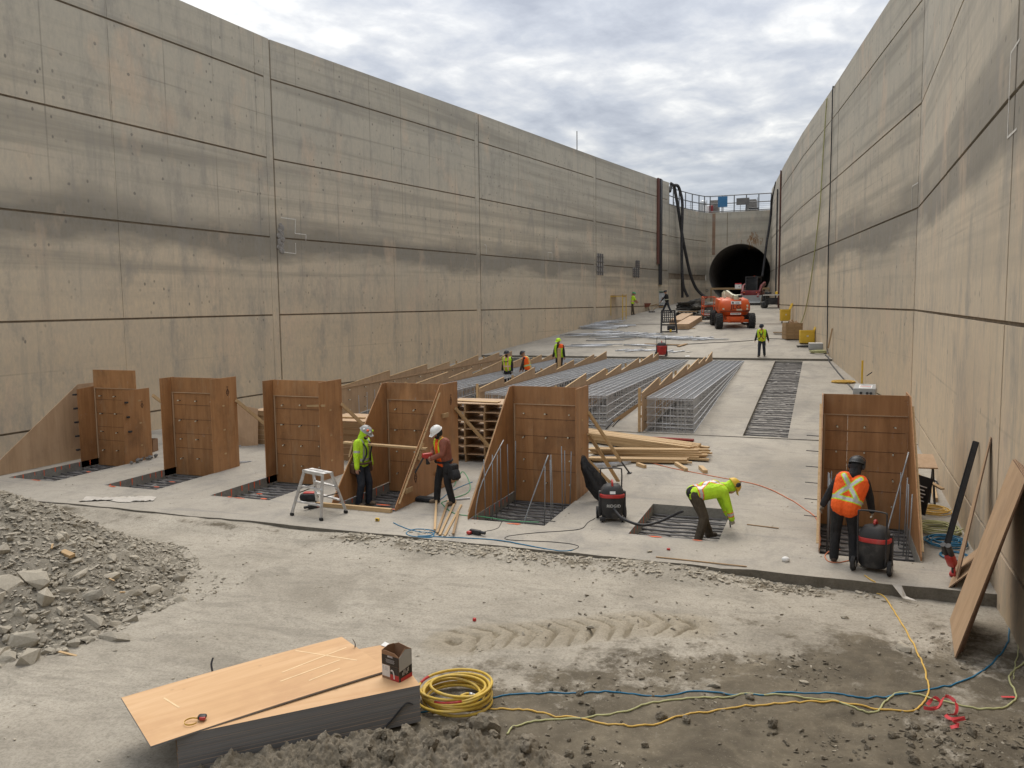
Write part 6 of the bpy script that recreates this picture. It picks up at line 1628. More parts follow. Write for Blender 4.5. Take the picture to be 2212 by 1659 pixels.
bars((250, 690), (740, 715), 24, 1.3, 'rebar hook piece in the left half of the long row on the far floor', 'rebar hooks in the long row', 'L', .7, .2, .06, .2)
bars((700, 735), (1180, 752), 24, 1.5, 'rebar hook piece in the right half of the long row on the far floor', 'rebar hooks in the right row', 'L', .5, .2, .06, .5)
bars((460, 715), (1150, 755), 14, 3.2, 'long bright rebar lying under the row of hooks', 'long rebar under the row', 's', .04, .15, .04, .05)
bars((60, 822), (260, 805), 7, 2.8, 'long rebar in the thin bundle left of the red far vacuum', 'rebar in the thin left bundle', 's', .14, .1, .08, .06)
bars((400, 845), (960, 855), 16, 1.0, 'short rebar piece lying singly beside the red far vacuum', 'single rebar pieces near the far vacuum', 's', .7, .45, .0, .5)
bars((530, 800), (700, 810), 5, 1.6, 'short rebar left behind the red far vacuum', 'rebar behind the far vacuum', 's', .05, .1, .03, .1)
bars((1030, 575-0), (1230, 395), 1, 1.0, 'single rebar piece beside the tarpaulin heap', None, 's', .5, .1, .0, .1)
for (a, c, lb) in (((640, 790), (985, 800), 'long reddish plank lying behind the red far vacuum'), ((930, 812), (1000, 790), 'short red brown plank across the long reddish plank')):
    plank(G(*C7(*a))+Vector((0, 0, .05)), G(*C7(*c))+Vector((0, 0, .05)), .2, .05, lb, 'plank', None, 'lumberd')
for k, (cx, cy) in enumerate(((150, 598), (45, 648), (1100, 718), (630, 818), (1020, 855), (1010, 893))):
    p = G(*C7(cx, cy)); o = MB().box((0, 0, .02), (.35, .25, .012)).build('paper_tag', M['white'], None); o.location = p; o.rotation_euler = (.06, .05, k); tag(o, 'small white paper tag on the far floor among the rebar', 'paper', 'white paper tags among the rebar')
bars((1000, 395), (1230, 390), 14, 3.0, 'bright steel length piled below the big hoses by the wing wall', 'steel lengths below the hoses', 's', .05, .4, .3, .12)
# job boxes, crate, table, marker post at the right wall
def job_box(c0, c1, h, label, open_=True, castor=True, rz=0):
    a, c = G(*C7(*c0)), G(*C7(*c1)); w = (c-a).length; p = (a+c)/2; p.z = fz(0, p.y)
    t = empty('job_box', p, math.atan2((c-a).y, (c-a).x)+rz, label, 'tool chest', 'yellow job boxes at the right wall'); D_ = w*.62; b0 = .18 if castor else .06
    MB().bbox((0, D_/2, b0+h/2), (w, D_, h), .02).build('chest', M['yellow'], t, True)
    MB().box((0, D_/2, b0+h+.002), (w*.94, D_*.92, .004)).build('inside', M['darksteel'], t)
    MB().box((0, -.008, b0+h*.9), (w*1.01, .012, h*.10)).build('front_lip', M['yellow'], t)
    MB().box((0, D_*.98, b0+h+D_*.42), (w*.98, .03, D_*.9), M=Matrix.Rotation(R(-14), 3, 'X')).build('lid', M['yellow'], t) if rz == 0 else MB().box((w*.62, D_/2, b0+h+.30*w), (.04, D_*1.02, w*.72), M=Matrix.Rotation(R(22), 3, 'Y')).build('lid', M['yellow'], t)
    for x in (-w*.38, w*.38):
        if castor: MB().lathe([(.05, -.03), (.09, -.02), (.09, .02), (.05, .03)], 12, (x, .1, .09), Matrix.Rotation(R(90), 3, 'Y')).build('castor', M['rubber'], t, True)
        else: MB().box((x, D_/2, .03), (.12, D_, .06)).build('skid', M['darksteel'], t)
    MB().box((0, -.016, b0+h*.55), (w*.14, .01, h*.12)).build('label_plate', M['cream'], t)
    return t
job_box((1828, 607), (1908, 604), .85, 'yellow wheeled job box with its narrow lid up, farther of the two', True, True, .001)
job_box((1993, 788), (2118, 786), .78, 'yellow job box with its lid wide open, nearer of the two', True, False, .001)
def crate():
    a, c = G(*C7(1868, 752)), G(*C7(2010, 748)); w = (c-a).length; p = (a+c)/2; t = empty('crate', p, math.atan2((c-a).y, (c-a).x), 'open wooden crate full of scrap between the two yellow boxes', 'crate'); h = 1.0; D_ = w*1.1
    for k in range(4):
        z = .05+h*(k+.5)/4
        for y in (0, D_): MB().box((0, y, z), (w, .03, h/4-.012)).build('slat', M['lumberd'], t)
        for x in (-w/2, w/2): MB().box((x, D_/2, z), (.03, D_-.03, h/4-.012)).build('slat', M['lumberd'], t)
    for x in (-w*.46, 0, w*.46): MB().box((x, -.03, .05+h/2), (.09, .03, h)).build('post', M['lumberd'], t)
    MB().box((0, D_/2, h*.85), (w-.06, D_-.06, .02)).build('scrap_bed', M['lumberd'], t)
    for k in range(14): MB().beam((rb.uniform(-w*.4, w*.4), rb.uniform(.1, D_-.1), h*.88), (rb.uniform(-w*.4, w*.4), rb.uniform(.1, D_-.1), h*rb.uniform(.95, 1.25)), .1, .03).build('scrap', M[rb.choice(['lumber', 'lumberd', 'form2'])], t)
crate()
for k in range(5): plank(G(*C7(1760, 690+3*k))+Vector((0, 0, .04+.03*k)), G(*C7(1866, 688+5*k))+Vector((0, 0, .05+.03*k)), .12, .04, 'thin timber in the small pile left of the wooden crate', 'plank', 'thin timbers left of the crate', 'lumberd')
p = G(*C7(2135, 838)); t = empty('grey_case', p, .1, 'small grey case on the floor before the nearer yellow box', 'case'); MB().bbox((0, 0, .2), (.85, .5, .36), .04).build('case_body', M['grey'], t, True); MB().bbox((0, 0, .39), (.86, .52, .05), .02).build('lid', M['white'], t, True)
p = G(*C7(2190, 865)); coil_obj((p.x-.2, p.y, p.z), .3, .48, 6, .03, 'cordgreen', 'beige hose coil at the wall before the grey case', 'coil', 'hose_coil', .12, .9, 3)
p = G(*C7(2060, 812)); coil_obj((p.x, p.y, p.z), .3, .6, 5, .03, 'rubber', 'black hose coil under the nearer yellow box', 'coil', 'hose_coil', .06, .8, 6)
p = G(*C7(1770, 470)); t = empty('work_table', p, R(10), 'cluttered dark work table with a white top near the marker post', 'table'); t.scale = (1.2,)*3
MB().box((0, 0, .95), (1.6, .9, .06)).build('table_top', M['white'], t)
for x in (-.7, .7):
    for y in (-.38, .38): MB().box((x, y, .47), (.07, .07, .92)).build('leg', M['darksteel'], t)
MB().bbox((0, 0, .5), (1.2, .7, .5), .1).build('machine', M['blackdusty'], t, True); MB().bbox((-.75, -.1, .25), (.5, .5, .45), .1).build('motor', M['blackdusty'], t, True)
for k in range(5): MB().bbox((rb.uniform(-.7, .7), rb.uniform(-.1, .4), 1.1), (rb.uniform(.2, .6), .3, rb.uniform(.1, .3)), .05, rb.uniform(0, 3)).build('clutter', M[rb.choice(['black', 'yellow', 'blackcloth', 'black'])], t, True)
wheel(t, (-.75, -.45, .16), .16, .1)
p = G(*C7(1842, 488)); t = empty('marker_post', p, 0, 'tall orange traffic marker post beside the work table', 'marker post'); MB().lathe([(.16, .06), (.15, .1), (.13, 1.5), (.12, 2.2), (.05, 2.25)], 14).build('post', M['spray'], t, True); MB().lathe([(.3, 0), (.3, .07), (.2, .09)], 10).build('base', M['rubber'], t, True)
for z in (1.0, 1.5): MB().lathe([(.145, z), (.14, z+.14)], 14, caps=False).build('band', M['white'], t, True)
# plank barring the tunnel mouth
pa, pc = aty(*C7(1212, 303), 89.4), aty(*C7(1725, 300), 89.4); plank(pa, pc, .06, .2, 'pale barrier plank across the tunnel mouth', 'plank', None, 'lumber')
tag(MB().beam(pa+Vector((.05, 0, -.1)), Vector((pa.x+.05, pa.y, fz(0, 89))), .1, .1, (0, 1, 0)).build('wooden_stake', M['lumberd']), 'left stake carrying the barrier plank', 'stake'); tag(MB().beam(pc+Vector((-.05, 0, -.1)), Vector((pc.x-.05, pc.y, fz(0, 89))), .1, .1, (0, 1, 0)).build('wooden_stake', M['lumberd']), 'right stake carrying the barrier plank', 'stake')
# big hoses over the wing wall, posts on the left wall end
def hose_pts(pts, ys, r, mat, label, n=8, nm='hose'):
    P = [aty(*C6(x, y), yy) for (x, y), yy in zip(pts, ys)]; return tag(MB().tube(spline(P, 8), r, n).build(nm, M[mat], None, 'all'), label, 'hose')
hose_pts([(275, 330), (300, 245), (330, 270), (352, 380), (380, 540), (410, 740), (440, 930), (480, 1130), (530, 1350), (590, 1510), (660, 1600), (740, 1655)], [80.6, 81.2, 81.8, 82, 82.3, 82.6, 83, 83.4, 84, 84.6, 85, 85], .15, 'black', 'big black hose swinging from the wing wall top to the tunnel')
hose_pts([(285, 225), (320, 250), (350, 250), (380, 265), (405, 330), (430, 450), (432, 620), (425, 850), (425, 1100), (430, 1350), (450, 1520), (500, 1640)], [80.9, 81.2, 81.4, 81.6, 82, 82.2, 82.3, 82.3, 82.3, 82.3, 82.4, 82.6], .15, 'black', 'big black hose hanging straight down the wing wall')
hose_pts([(424, 960), (425, 1250), (430, 1500), (432, 1650)], [83.2]*4, .13, 'darksteel', 'dark standpipe on the wing wall beside the hanging hose', 8, 'pipe')
hose_pts([(1600, 215), (1590, 260), (1575, 330), (1545, 420), (1535, 590), (1515, 760), (1480, 980), (1450, 1220), (1425, 1390)], [84, 85, 86.5, 88, 88.5, 88.5, 88.3, 88, 87.5], .12, 'black', 'black hose hanging from the right corner into the tunnel')
def wall_pt(px, py, f, s, off):
    r = ray(px, py); t = 10
    while t < 110:
        q = CP+r*t
        if (q.x-f(q.y))*s > -off: return q
        t += .05
    return q
def C4(cx, cy): return ((2832+cx/1.8433)/1.8228, (cy/1.8433)/1.8228)
def C5(cx, cy): return ((2832+cx/1.8433)/1.8228, (700+cy/1.8433)/1.8228)
def wall_hose(pts, r, mat, label, off=.08, s=1):
    P = [wall_pt(*p, xr if s > 0 else xl, s, off) for p in pts]; return tag(MB().tube(spline(P, 5), r, 6).build('hose', M[mat], None, 'all'), label, 'hose')
wall_hose([C4(833, 630), C4(824, 640), C4(820, 800), C4(815, 1000), C4(808, 1250), C4(802, 1500), C5(798, 330), C5(793, 500), C5(788, 800), C5(785, 1100), C5(782, 1240), C5(790, 1275)], .032, 'black', 'black hose hanging down the right wall beside the joint')
wall_hose([C4(783, 712), C4(775, 800), C4(765, 950), C4(752, 1150), C4(738, 1400), C4(726, 1540), C5(690, 560), C5(660, 780), C5(630, 940), C5(600, 1040), C5(575, 1062)], .035, 'cordgreen', 'long thin yellow hose hanging slack down the right wall')
for (cx0, cy0, cx1, cy1, w, mt, lb) in ((137, 165, 137, 1230, .34, 'rustbeam', 'red primed steel strip on the left wall end'), (165, 175, 160, 1488, .34, 'darksteel', 'dark rusted steel post bolted on the left wall end')):
    a, c = wall_pt(*C6(cx0, cy0), xl, -1, .05), wall_pt(*C6(cx1, cy1), xl, -1, .05); x_ = (a.x+c.x)/2; y_ = (a.y+c.y)/2
    b = MB(); b.beam((x_, y_, a.z), (x_, y_, c.z), w*2.6, .16, (1, 0, 0)); tag(b.build('steel_post', M[mt]), lb, 'post')
a = wall_pt(*C6(1655, 300), xr, 1, .05); tag(MB().beam((a.x, a.y, 15.6), (a.x, a.y, fz(0, a.y)), .7, .10, (1, 0, 0)).build('steel_post', M['rustbeam']), 'thin rusted steel post on the far right wall', 'post')
a = wall_pt(*C6(1615, 420), xr, 1, .05); tag(MB().beam((a.x, a.y, 14.5), (a.x, a.y, fz(0, a.y)), .5, .10, (1, 0, 0)).build('steel_post', M['darksteel']), 'dark pipe post beside the far right end of the wall', 'post')
# railing along the wing and headwall tops
M['railgrey'] = plain('rail_paint', (.11, .115, .12), .5, 0, .1, 5, .2)
rail = empty('railing', (0, 0, 0)); tag(rail, 'grey pipe railing along the top of the headwall and wing wall', 'railing')
RP = [Vector((p.x-.25, p.y, HZ)) for p in WING[2::3]] + [Vector((HX0+.3+i*(HX1-HX0-.4)/5, HY+.35, HZ)) for i in range(6)]
for i, p in enumerate(RP): MB().tube([p, p+Vector((0, 0, 1.75))], .055, 6).build('post', M['railgrey'], rail, True)
for z in (.12, .92, 1.72): MB().tube([p+Vector((0, 0, z)) for p in RP], .05, 6).build('rail', M['railgrey'], rail, True)
def on_top(c0, c1, y, depth, nm, mat, label, cat_, bev=.05, taper=0, zbase=HZ-.1):
    a, c = aty(*C6(*c0), y), aty(*C6(*c1), y); w = c.x-a.x; z0, z1 = (zbase, a.z) if zbase is not None else (c.z, a.z)
    b = MB()
    if taper: 
        x = (a.x+c.x)/2; b.add([(x-w/2, y, z0), (x+w/2, y, z0), (x+w/2, y+depth, z0), (x-w/2, y+depth, z0), (x-w/2*taper, y, z1), (x+w/2*taper, y, z1), (x+w/2*taper, y+depth, z1), (x-w/2*taper, y+depth, z1)], [(0, 1, 5, 4), (1, 2, 6, 5), (2, 3, 7, 6), (3, 0, 4, 7), (4, 5, 6, 7), (3, 2, 1, 0)])
    else: b.bbox(((a.x+c.x)/2, y+depth/2, (z0+z1)/2), (w, depth, z1-z0), bev)
    return tag(b.build(nm, mat), label, cat_)
t = on_top((875, 393), (992, 520), 90.15, .06, 'site_board', M['blue'], 'blue board fixed to the railing above the tunnel', 'board', .01, 0, None)
on_top((1105, 413), (1265, 490), 90.15, .06, 'site_board', plain('grey_board', (.13, .125, .12), .7, 0, .1, 3, .3), 'grey brown board fixed to the railing above the tunnel', 'board', .01, 0, None)
on_top((762, 440), (885, 575), 92.5, 1.2, 'concrete_block', M['dark_conc'], 'tapered concrete block behind the blue board', 'block', .1, .84)
on_top((1212, 430), (1362, 560), 92.5, 1.2, 'concrete_block', M['dark_conc'], 'tapered concrete block behind the grey brown board', 'block', .1, .82)
on_top((640, 438), (722, 500), 93, 1.5, 'tank', plain('silver_tank', (.4, .41, .41), .4, .4, .1, 4, .2), 'silver rounded tank behind the bend of the railing', 'tank', .3)
on_top((690, 505), (770, 575), 92, .5, 'cabinet', M['white'], 'white cabinet with a red pump behind the railing', 'cabinet', .03); on_top((765, 500), (812, 560), 91.6, .5, 'pump', M['maroon'], 'red pump beside the white cabinet behind the railing', 'pump', .08)
on_top((1258, 528), (1375, 560), 91.2, .8, 'pipe_bundle', M['darksteel'], 'dark bundle lying behind the railing', 'bundle', .1)
fen = empty('wire_fence', (0, 0, 0)); tag(fen, 'thin wire fence standing far behind the railing', 'fence')
for i in range(8): MB().tube([(-16+i*1.8, 95, HZ-.6), (-16+i*1.8, 95, HZ+1.9)], .03, 5).build('post', M['railgrey'], fen)
for k in range(9): MB().tube([(-16, 95, HZ-.2+.2*k), (-3.4, 95, HZ-.2+.2*k)], .012, 4).build('wire', M['railgrey'], fen)
a = wall_pt(1252, 322, xl, -1, 0); tag(MB().tube([(a.x-.2, a.y, 15.6), (a.x-.2, a.y, 17.1)], .04, 6).build('thin_pole', M['grey']), 'thin grey pole standing on top of the left wall', 'pole')
# chipped recesses, chalk outlines and spalled joint on the left wall
for k, (x0, y0, x1, y1) in enumerate(((1288, 547, 1303, 595), (1372, 562, 1381, 580), (1366, 578, 1381, 600))):
    a, c = wall_pt(x0, y0, xl, -1, .0), wall_pt(x1, y1, xl, -1, .0)
    b = MB(); n = 6
    for i in range(n+1):
        for j in range(n+1):
            y = a.y+(c.y-a.y)*i/n; z = a.z+(c.z-a.z)*j/n; b.v.append((xl(y)+.012+.02*abs(NZ(y*6, z*6)), y, z))
    for i in range(n):
        for j in range(n): q = i*(n+1)+j; b.f.append((q, q+1, q+n+2, q+n+1)); b.m.append(0)
    b.build('chipped_patch', M['pit'], left)
    for i in range(3):
        y = a.y+(c.y-a.y)*(.2+.3*i); MB().tube([(xl(y)+.05, y, c.z), (xl(y)+.05, y, a.z)], .025, 5).build('bare_bar', M['rebar'], left)
    for i in range(4):
        z = a.z+(c.z-a.z)*(.15+.23*i); MB().tube([(xl(a.y)+.055, a.y, z), (xl(c.y)+.055, c.y, z)], .025, 5).build('bare_bar', M['rebar'], left)
chalk = plain('white_chalk', (.62, .60, .55), .9, 0, .2, 12, .5, 0, (.36, .34, .3))
def chalk_line(root, f, s, pts, w=.035):
    b = MB(); P = [wall_pt(*p, f, s, 0) for p in pts]
    for a, c in zip(P, P[1:]):
        u_ = Vector((f(a.y)-s*.004, a.y, a.z)); v_ = Vector((f(c.y)-s*.004, c.y, c.z)); b.beam(u_, v_, .004, w, (0, 0, 1) if abs(a.z-c.z) < abs(a.y-c.y) else (0, 1, 0))
    b.build('chalk_outline', chalk, root)
chalk_line(left, xl, -1, [(606, 470), (637, 474), (637, 504), (660, 507), (660, 520)]); chalk_line(left, xl, -1, [(638, 525), (638, 548), (606, 544)])
chalk_line(left, xl, -1, [(1050, 548), (1050, 530), (1046, 528)]); chalk_line(left, xl, -1, [(1183, 560), (1183, 545), (1192, 546), (1192, 562)])
chalk_line(right, xr, 1, [C4(1447, 1325), C4(1402, 1352), C4(1398, 1525)]); chalk_line(right, xr, 1, [C4(2185, 285), C4(2122, 385), C4(2095, 1000), C4(2165, 935)])
b = MB()
for k in range(14):
    p = wall_pt(606+4*math.sin(k*2.1), 488+k*4.2, xl, -1, 0); b.ball((xl(p.y)+.0, p.y+.02, p.z), (.03, .16+.06*math.sin(k*3), .13), 7, 5)
q = b.build('spalled_edge', M['pit'], left); q['kind'] = 'stuff'
# power box on a stand, yellow post and coil by the right wall
p = atz(1872, 858, .9); yb = 31.0; c0 = aty(1868, 846, yb); t = empty('power_box', (c0.x, yb, fz(0, yb)), R(-8), 'grey electrical power box with a white notice on a stand behind the right formwork box', 'electrical box')
z0 = c0.z-fz(0, yb)
MB().bbox((0, 0, z0), (.72, .42, .26), .02).build('box_body', M['grey'], t, True); MB().prism([(-.36, -.215, z0+.10), (.36, -.215, z0+.10), (.33, .2, z0+.24), (-.33, .2, z0+.24)], (0, 0, .012)).build('sloped_lid', M['grey'], t)
MB().prism([(-.18, -.16, z0+.132), (.24, -.16, z0+.132), (.24, .1, z0+.222), (-.18, .1, z0+.222)], (0, -.002, .004)).build('notice', M['white'], t)
for k in range(3): MB().prism([(-.15, -.10+.07*k, z0+.1575+.0245*k), (.2, -.10+.07*k, z0+.1575+.0245*k), (.2, -.075+.07*k, z0+.166+.0245*k), (-.15, -.075+.07*k, z0+.166+.0245*k)], (0, -.001, .004)).build('notice_line', M['tape_red' if k == 1 else 'grey'], t)
for x in (-.1, .1, .22): MB().lathe([(.045, 0), (.045, .05)], 10, (x, -.21, z0-.03), Matrix.Rotation(R(90), 3, 'X')).build('socket', M['darksteel'], t, True)
for x in (-.3, .3):
    for y in (-.16, .16): MB().box((x, y, z0/2-.06), (.04, .04, z0-.12)).build('leg', M['darksteel'], t)
c1 = aty(1864, 780, yb); tag(MB().tube([(c1.x, yb+.32, fz(0, yb)), (c1.x, yb+.32, c1.z)], .035, 8).build('yellow_post', M['yellow'], None, True), 'slim yellow post standing behind the electrical box', 'post')
c1 = aty(1872, 812, yb); tag(MB().beam(c1, aty(1884, 804, yb), .03, .03).build('lever', M['black']), 'small black lever on the yellow post', 'lever')
p = G(1822, 828); coil_obj((p.x, p.y, p.z), .3, .5, 6, .022, 'cordyellow', 'flat yellow cord coil on the floor near the right wall', 'coil', 'cord_coil', .08, .75, 2)
cord([(1783, 768), (1790, 778), (1805, 800), (1822, 820), (1838, 838), (1850, 852)], .035, 'blackdusty', 'thick grey hose running along the floor by the right wall', 'hose', 'hose')
cord([C7(1000, 790), C7(1200, 778), C7(1500, 762), C7(1700, 742), C7(1870, 745)], .02, 'rubber', 'black cable lying across the far floor to the wooden crate')
plank(wall_pt(*C5(790, 1250), xr, 1, .3)+Vector((0, 0, .1)), wall_pt(*C5(820, 1095), xr, 1, .06), .06, .05, 'thin brown stick leaning on the right wall beside the black hose', 'stick', None, 'lumberd')
# folding bench and black sign behind the right formwork box
t = empty('work_bench', (2.05, 19.4, 0), R(8), 'small brown topped folding bench with black legs behind the right formwork box', 'bench')
MB().box((0, 0, .95), (.5, .5, .03), M=Matrix.Rotation(R(25), 3, 'X')).build('bench_top', M['form2'], t)
for x in (-.22, .22):
    MB().beam((x, -.2, 0), (x, .1, .95), .04, .04).build('leg', M['black'], t); MB().beam((x, .25, 0), (x, .0, .95), .04, .04).build('leg', M['black'], t)
a = atz(2002, 1040, .1)
t = empty('sign_board', (1.93, 18.35, 0), R(-60), 'black sign board with white print leaning behind the right formwork box', 'sign')
MB().box((0, 0, .45), (.5, .02, .75), M=Matrix.Rotation(R(-12), 3, 'X')).build('board', M['inkblack'], t)
for k in range(5): MB().box((-.02*(k % 2), -.016+.0*k-(.45-.25-.09*k)*-.21*0, .62-.07*k), (.3-.05*(k % 2), .004, .022), M=Matrix.Rotation(R(-12), 3, 'X')).build('print_line', M['white'], t).location = (0, -(.45-(.62-.07*k))*.2126*-1*-1, 0)
plank((1.9, 18.9, .75), (2.3, 18.2, .62), .09, .03, 'pale strip lying over the black sign board', 'strip', None, 'lumber')
# ------------------------------------------------------------------ people
def ik(a, c, l1, l2, hint):
    a, c = Vector(a), Vector(c); d = c-a; L_ = min(d.length, (l1+l2)*.999); d.normalize()
    x = (l1*l1-l2*l2+L_*L_)/(2*L_); h = math.sqrt(max(0, l1*l1-x*x)); hv = Vector(hint)-d*Vector(hint).dot(d)
    if hv.length < 1e-5: hv = d.orthogonal()
    return a+d*x+hv.normalized()*h, a+d*L_
def capsule(b, p, q, r0, r1, n=10):
    p, q = Vector(p), Vector(q); b.tube([p, q], [r0, r1], n); b.ball(p, r0, n, 6); b.ball(q, r1, n, 6)
def remesh(b, name, mats, vox, smooth=4, shrink=0, color=None, parent=None):
    me = bpy.data.meshes.new('tmp'); me.from_pydata(b.v, [], b.f); o = bpy.data.objects.new('tmp', me); COL.objects.link(o)
    m = o.modifiers.new('r', 'REMESH'); m.mode = 'VOXEL'; m.voxel_size = vox; s = o.modifiers.new('s', 'SMOOTH'); s.factor = .5; s.iterations = smooth
    dg = bpy.context.evaluated_depsgraph_get(); out = bpy.data.meshes.new_from_object(o.evaluated_get(dg)); bpy.data.objects.remove(o); bpy.data.meshes.remove(me)
    out.name = name; out.materials.clear()
    for x in (mats if isinstance(mats, list) else [mats]): out.materials.append(x)
    n = len(out.polygons); out.polygons.foreach_set('use_smooth', [True]*n)
    if color:
        ce = np.empty(n*3); out.polygons.foreach_get('center', ce); ce = ce.reshape(-1, 3); out.polygons.foreach_set('material_index', [color(Vector(c)) for c in ce])
    return link(name, out, parent)
def person(loc_, rz, label, lean=0, side=0, twist=0, hip=(0, 0, .93), hands=((.24, .02, .82), (-.24, .02, .82)), feet=((.11, 0, .08), (-.11, 0, .08)), toes=(10, -10), head=(0, 0), pants='navy', top='blackcloth', topcol=None, toplist=None, vest=None, vestcol=None, hat='grey', hatcol=None, boots='boot', gloves=None, hood=None, beard=None, muffs=False, vox=.011, scale=1.0, elbow=((.5, -1, 0), (-.5, -1, 0)), curl=(.7, .7), bulk=1.0, knees=None, hat_brim=True, belt=None):
    t = empty('person', loc_, rz, label, 'person'); t.scale = (scale,)*3
    H = Vector(hip); la, sa, tw = R(lean), R(side), R(twist)
    up = Vector((math.sin(sa), math.sin(la)*math.cos(sa), math.cos(la)*math.cos(sa))).normalized()
    rt = Vector((math.cos(tw), math.sin(tw), 0)); rt = (rt-up*rt.dot(up)).normalized(); fw = up.cross(rt)
    S0 = H+up*.50; neck = H+up*.58+fw*.015
    shR, shL = S0+rt*.185, S0-rt*.185
    hipr = Vector((math.cos(tw*.3), math.sin(tw*.3), 0))
    hR, hL = H+hipr*.095, H-hipr*.095
    elR, wrR = ik(shR, hands[0], .29, .265, elbow[0]); elL, wrL = ik(shL, hands[1], .29, .265, elbow[1])
    kn = knees or ((.15, 1, 0), (-.15, 1, 0))
    knR, anR = ik(hR, feet[0], .435, .43, kn[0]); knL, anL = ik(hL, feet[1], .435, .43, kn[1])
    hp, hy = R(head[0]), R(head[1])
    hu = (up*math.cos(hp*.0)+Vector((0, 0, .0))).normalized()
    hf0 = Vector((-math.sin(hy+0), math.cos(hy+0), 0)); hup = (Vector((0, 0, 1))*math.cos(hp)+hf0*math.sin(hp)); hfw = (hf0*math.cos(hp)-Vector((0, 0, 1))*math.sin(hp)); hrt = hfw.cross(hup)
    HC = neck+up*.045+hup*.085+hfw*.02
    HM = Matrix((hrt, hfw, hup)).transposed()
    bulk *= 1.07
    torso = lambda b, e, lo=0, hi=1: [capsule(b, H+rt*(s*.065)+up*(.02+lo*.5)-fw*.0, S0+rt*(s*.115)-up*.06*(2-hi)+fw*.0, (.112+e)*bulk, (.108+e)*bulk, 12) for s in (-1, 1)] + [(capsule(b, H+up*.20-fw*.055, S0-up*.10-fw*.05, (.10+e)*bulk, (.105+e)*bulk, 12) if lean > 60 else None), capsule(b, H+up*(.10+lo*.45)+fw*.03, S0-up*.14+fw*.035, (.105+e)*bulk, (.105+e)*bulk, 12)]
    def arms(b, e, w=1.0):
        for sh, el, wr, s in ((shR, elR, wrR, 1), (shL, elL, wrL, -1)):
            capsule(b, S0+rt*(s*.13)-up*.01, sh-up*.01, .075+e, .066+e); capsule(b, sh-up*.01, el, .066+e*1.6, .054+e*1.6); capsule(b, el, el.lerp(wr, w), .054+e*1.6, .042+e*1.6)
    def legs(b, e):
        for h, k, a in ((hR, knR, anR), (hL, knL, anL)): capsule(b, h, k, .108+e*1.5, .085+e*1.9); capsule(b, k, a, .085+e*1.9, .074+e*2.4)
        capsule(b, hL, hR, .105+e, .105+e)
    # ---- one continuous body: head with face, trunk, limbs, hands with fingers
    b = MB(); torso(b, -.022); arms(b, -.012); legs(b, -.02)
    capsule(b, neck-up*.06, HC-hup*.06, .055, .052)
    b.ball(HC+hup*.025, (.076, .096, .096), 14, 10, HM); b.ball(HC-hup*.05+hfw*.022, (.058, .070, .062), 12, 8, HM)
    capsule(b, HC+hfw*.093+hup*.012, HC+hfw*.108-hup*.022, .010, .016, 8)
    for s in (-1, 1): b.ball(HC+hrt*(s*.078)-hfw*.005-hup*.005, (.012, .026, .033), 8, 6, HM); b.ball(HC+hfw*.085+hrt*(s*.03)+hup*.03, (.022, .014, .010), 8, 6, HM)
    capsule(b, HC+hfw*.088+hrt*.022-hup*.052, HC+hfw*.088-hrt*.022-hup*.052, .010, .010, 8)
    fr = max(.0085, vox*.8)
    hb = []
    for el, wr, s, cu in ((elR, wrR, 1, curl[0]), (elL, wrL, -1, curl[1])):
        d = (wr-el).normalized(); pn = (-rt*s*.8-fw*.2); pn = (pn-d*pn.dot(d)).normalized(); ac = d.cross(pn)*s      # palm looks to the body; ac towards the thumb
        if ac.dot(fw+Vector((0, 0, .3))) < 0: ac = -ac
        capsule(b, wr, wr+d*.055+ac*.018, .024, .021, 8); capsule(b, wr, wr+d*.055-ac*.018, .024, .020, 8); palm = wr+d*.085
        for k, (o_, l_) in enumerate(((.030, .072), (.010, .080), (-.010, .074), (-.029, .058))):
            p0 = wr+d*.07+ac*o_; a1, a2 = cu*.6, cu*1.4
            p1 = p0+(d*math.cos(a1*.5)+pn*math.sin(a1*.5))*(l_*.45); p2 = p1+(d*math.cos(a1+a2*.4)+pn*math.sin(a1+a2*.4))*(l_*.33); p3 = p2+(d*math.cos(a1+a2*.8)+pn*math.sin(a1+a2*.8))*(l_*.28)
            capsule(b, p0, p1, fr, fr*.95, 8); capsule(b, p1, p2, fr*.95, fr*.9, 8); capsule(b, p2, p3, fr*.9, fr*.8, 8)
        t0 = wr+d*.02+ac*.022; t1 = t0+(d*.6+ac*.75+pn*.35).normalized()*.045; t2 = t1+(d*.85+ac*.25+pn*.5*cu).normalized()*.032
        capsule(b, t0, t1, fr*1.25, fr*1.05, 8); capsule(b, t1, t2, fr*1.05, fr*.85, 8); hb.append((wr, palm, d))
    def bcol(c):
        if gloves and min((c-w[0]).length for w in hb) < .17 and min((c-w[1]).length for w in hb) < .14: return 1
        return 0
    remesh(b, 'body', [M['skin'], M[gloves or 'skin']], vox*.8, 2, 0, bcol, t)
    for s in (-1, 1): MB().ball(HC+hfw*.094+hrt*(s*.031)+hup*.014, .0095, 8, 6).build('eye', M['inkblack'], t, True)
    # ---- trousers, top, boots
    b = MB(); legs(b, .0); b2 = remesh(b, 'trousers', M[pants], vox, 4, 0, None, t)
    b = MB(); torso(b, 0); arms(b, .008, .96)
    segs = [(shR, elR, 'ua'), (elR, wrR, 'fa'), (shL, elL, 'ua'), (elL, wrL, 'fa')]
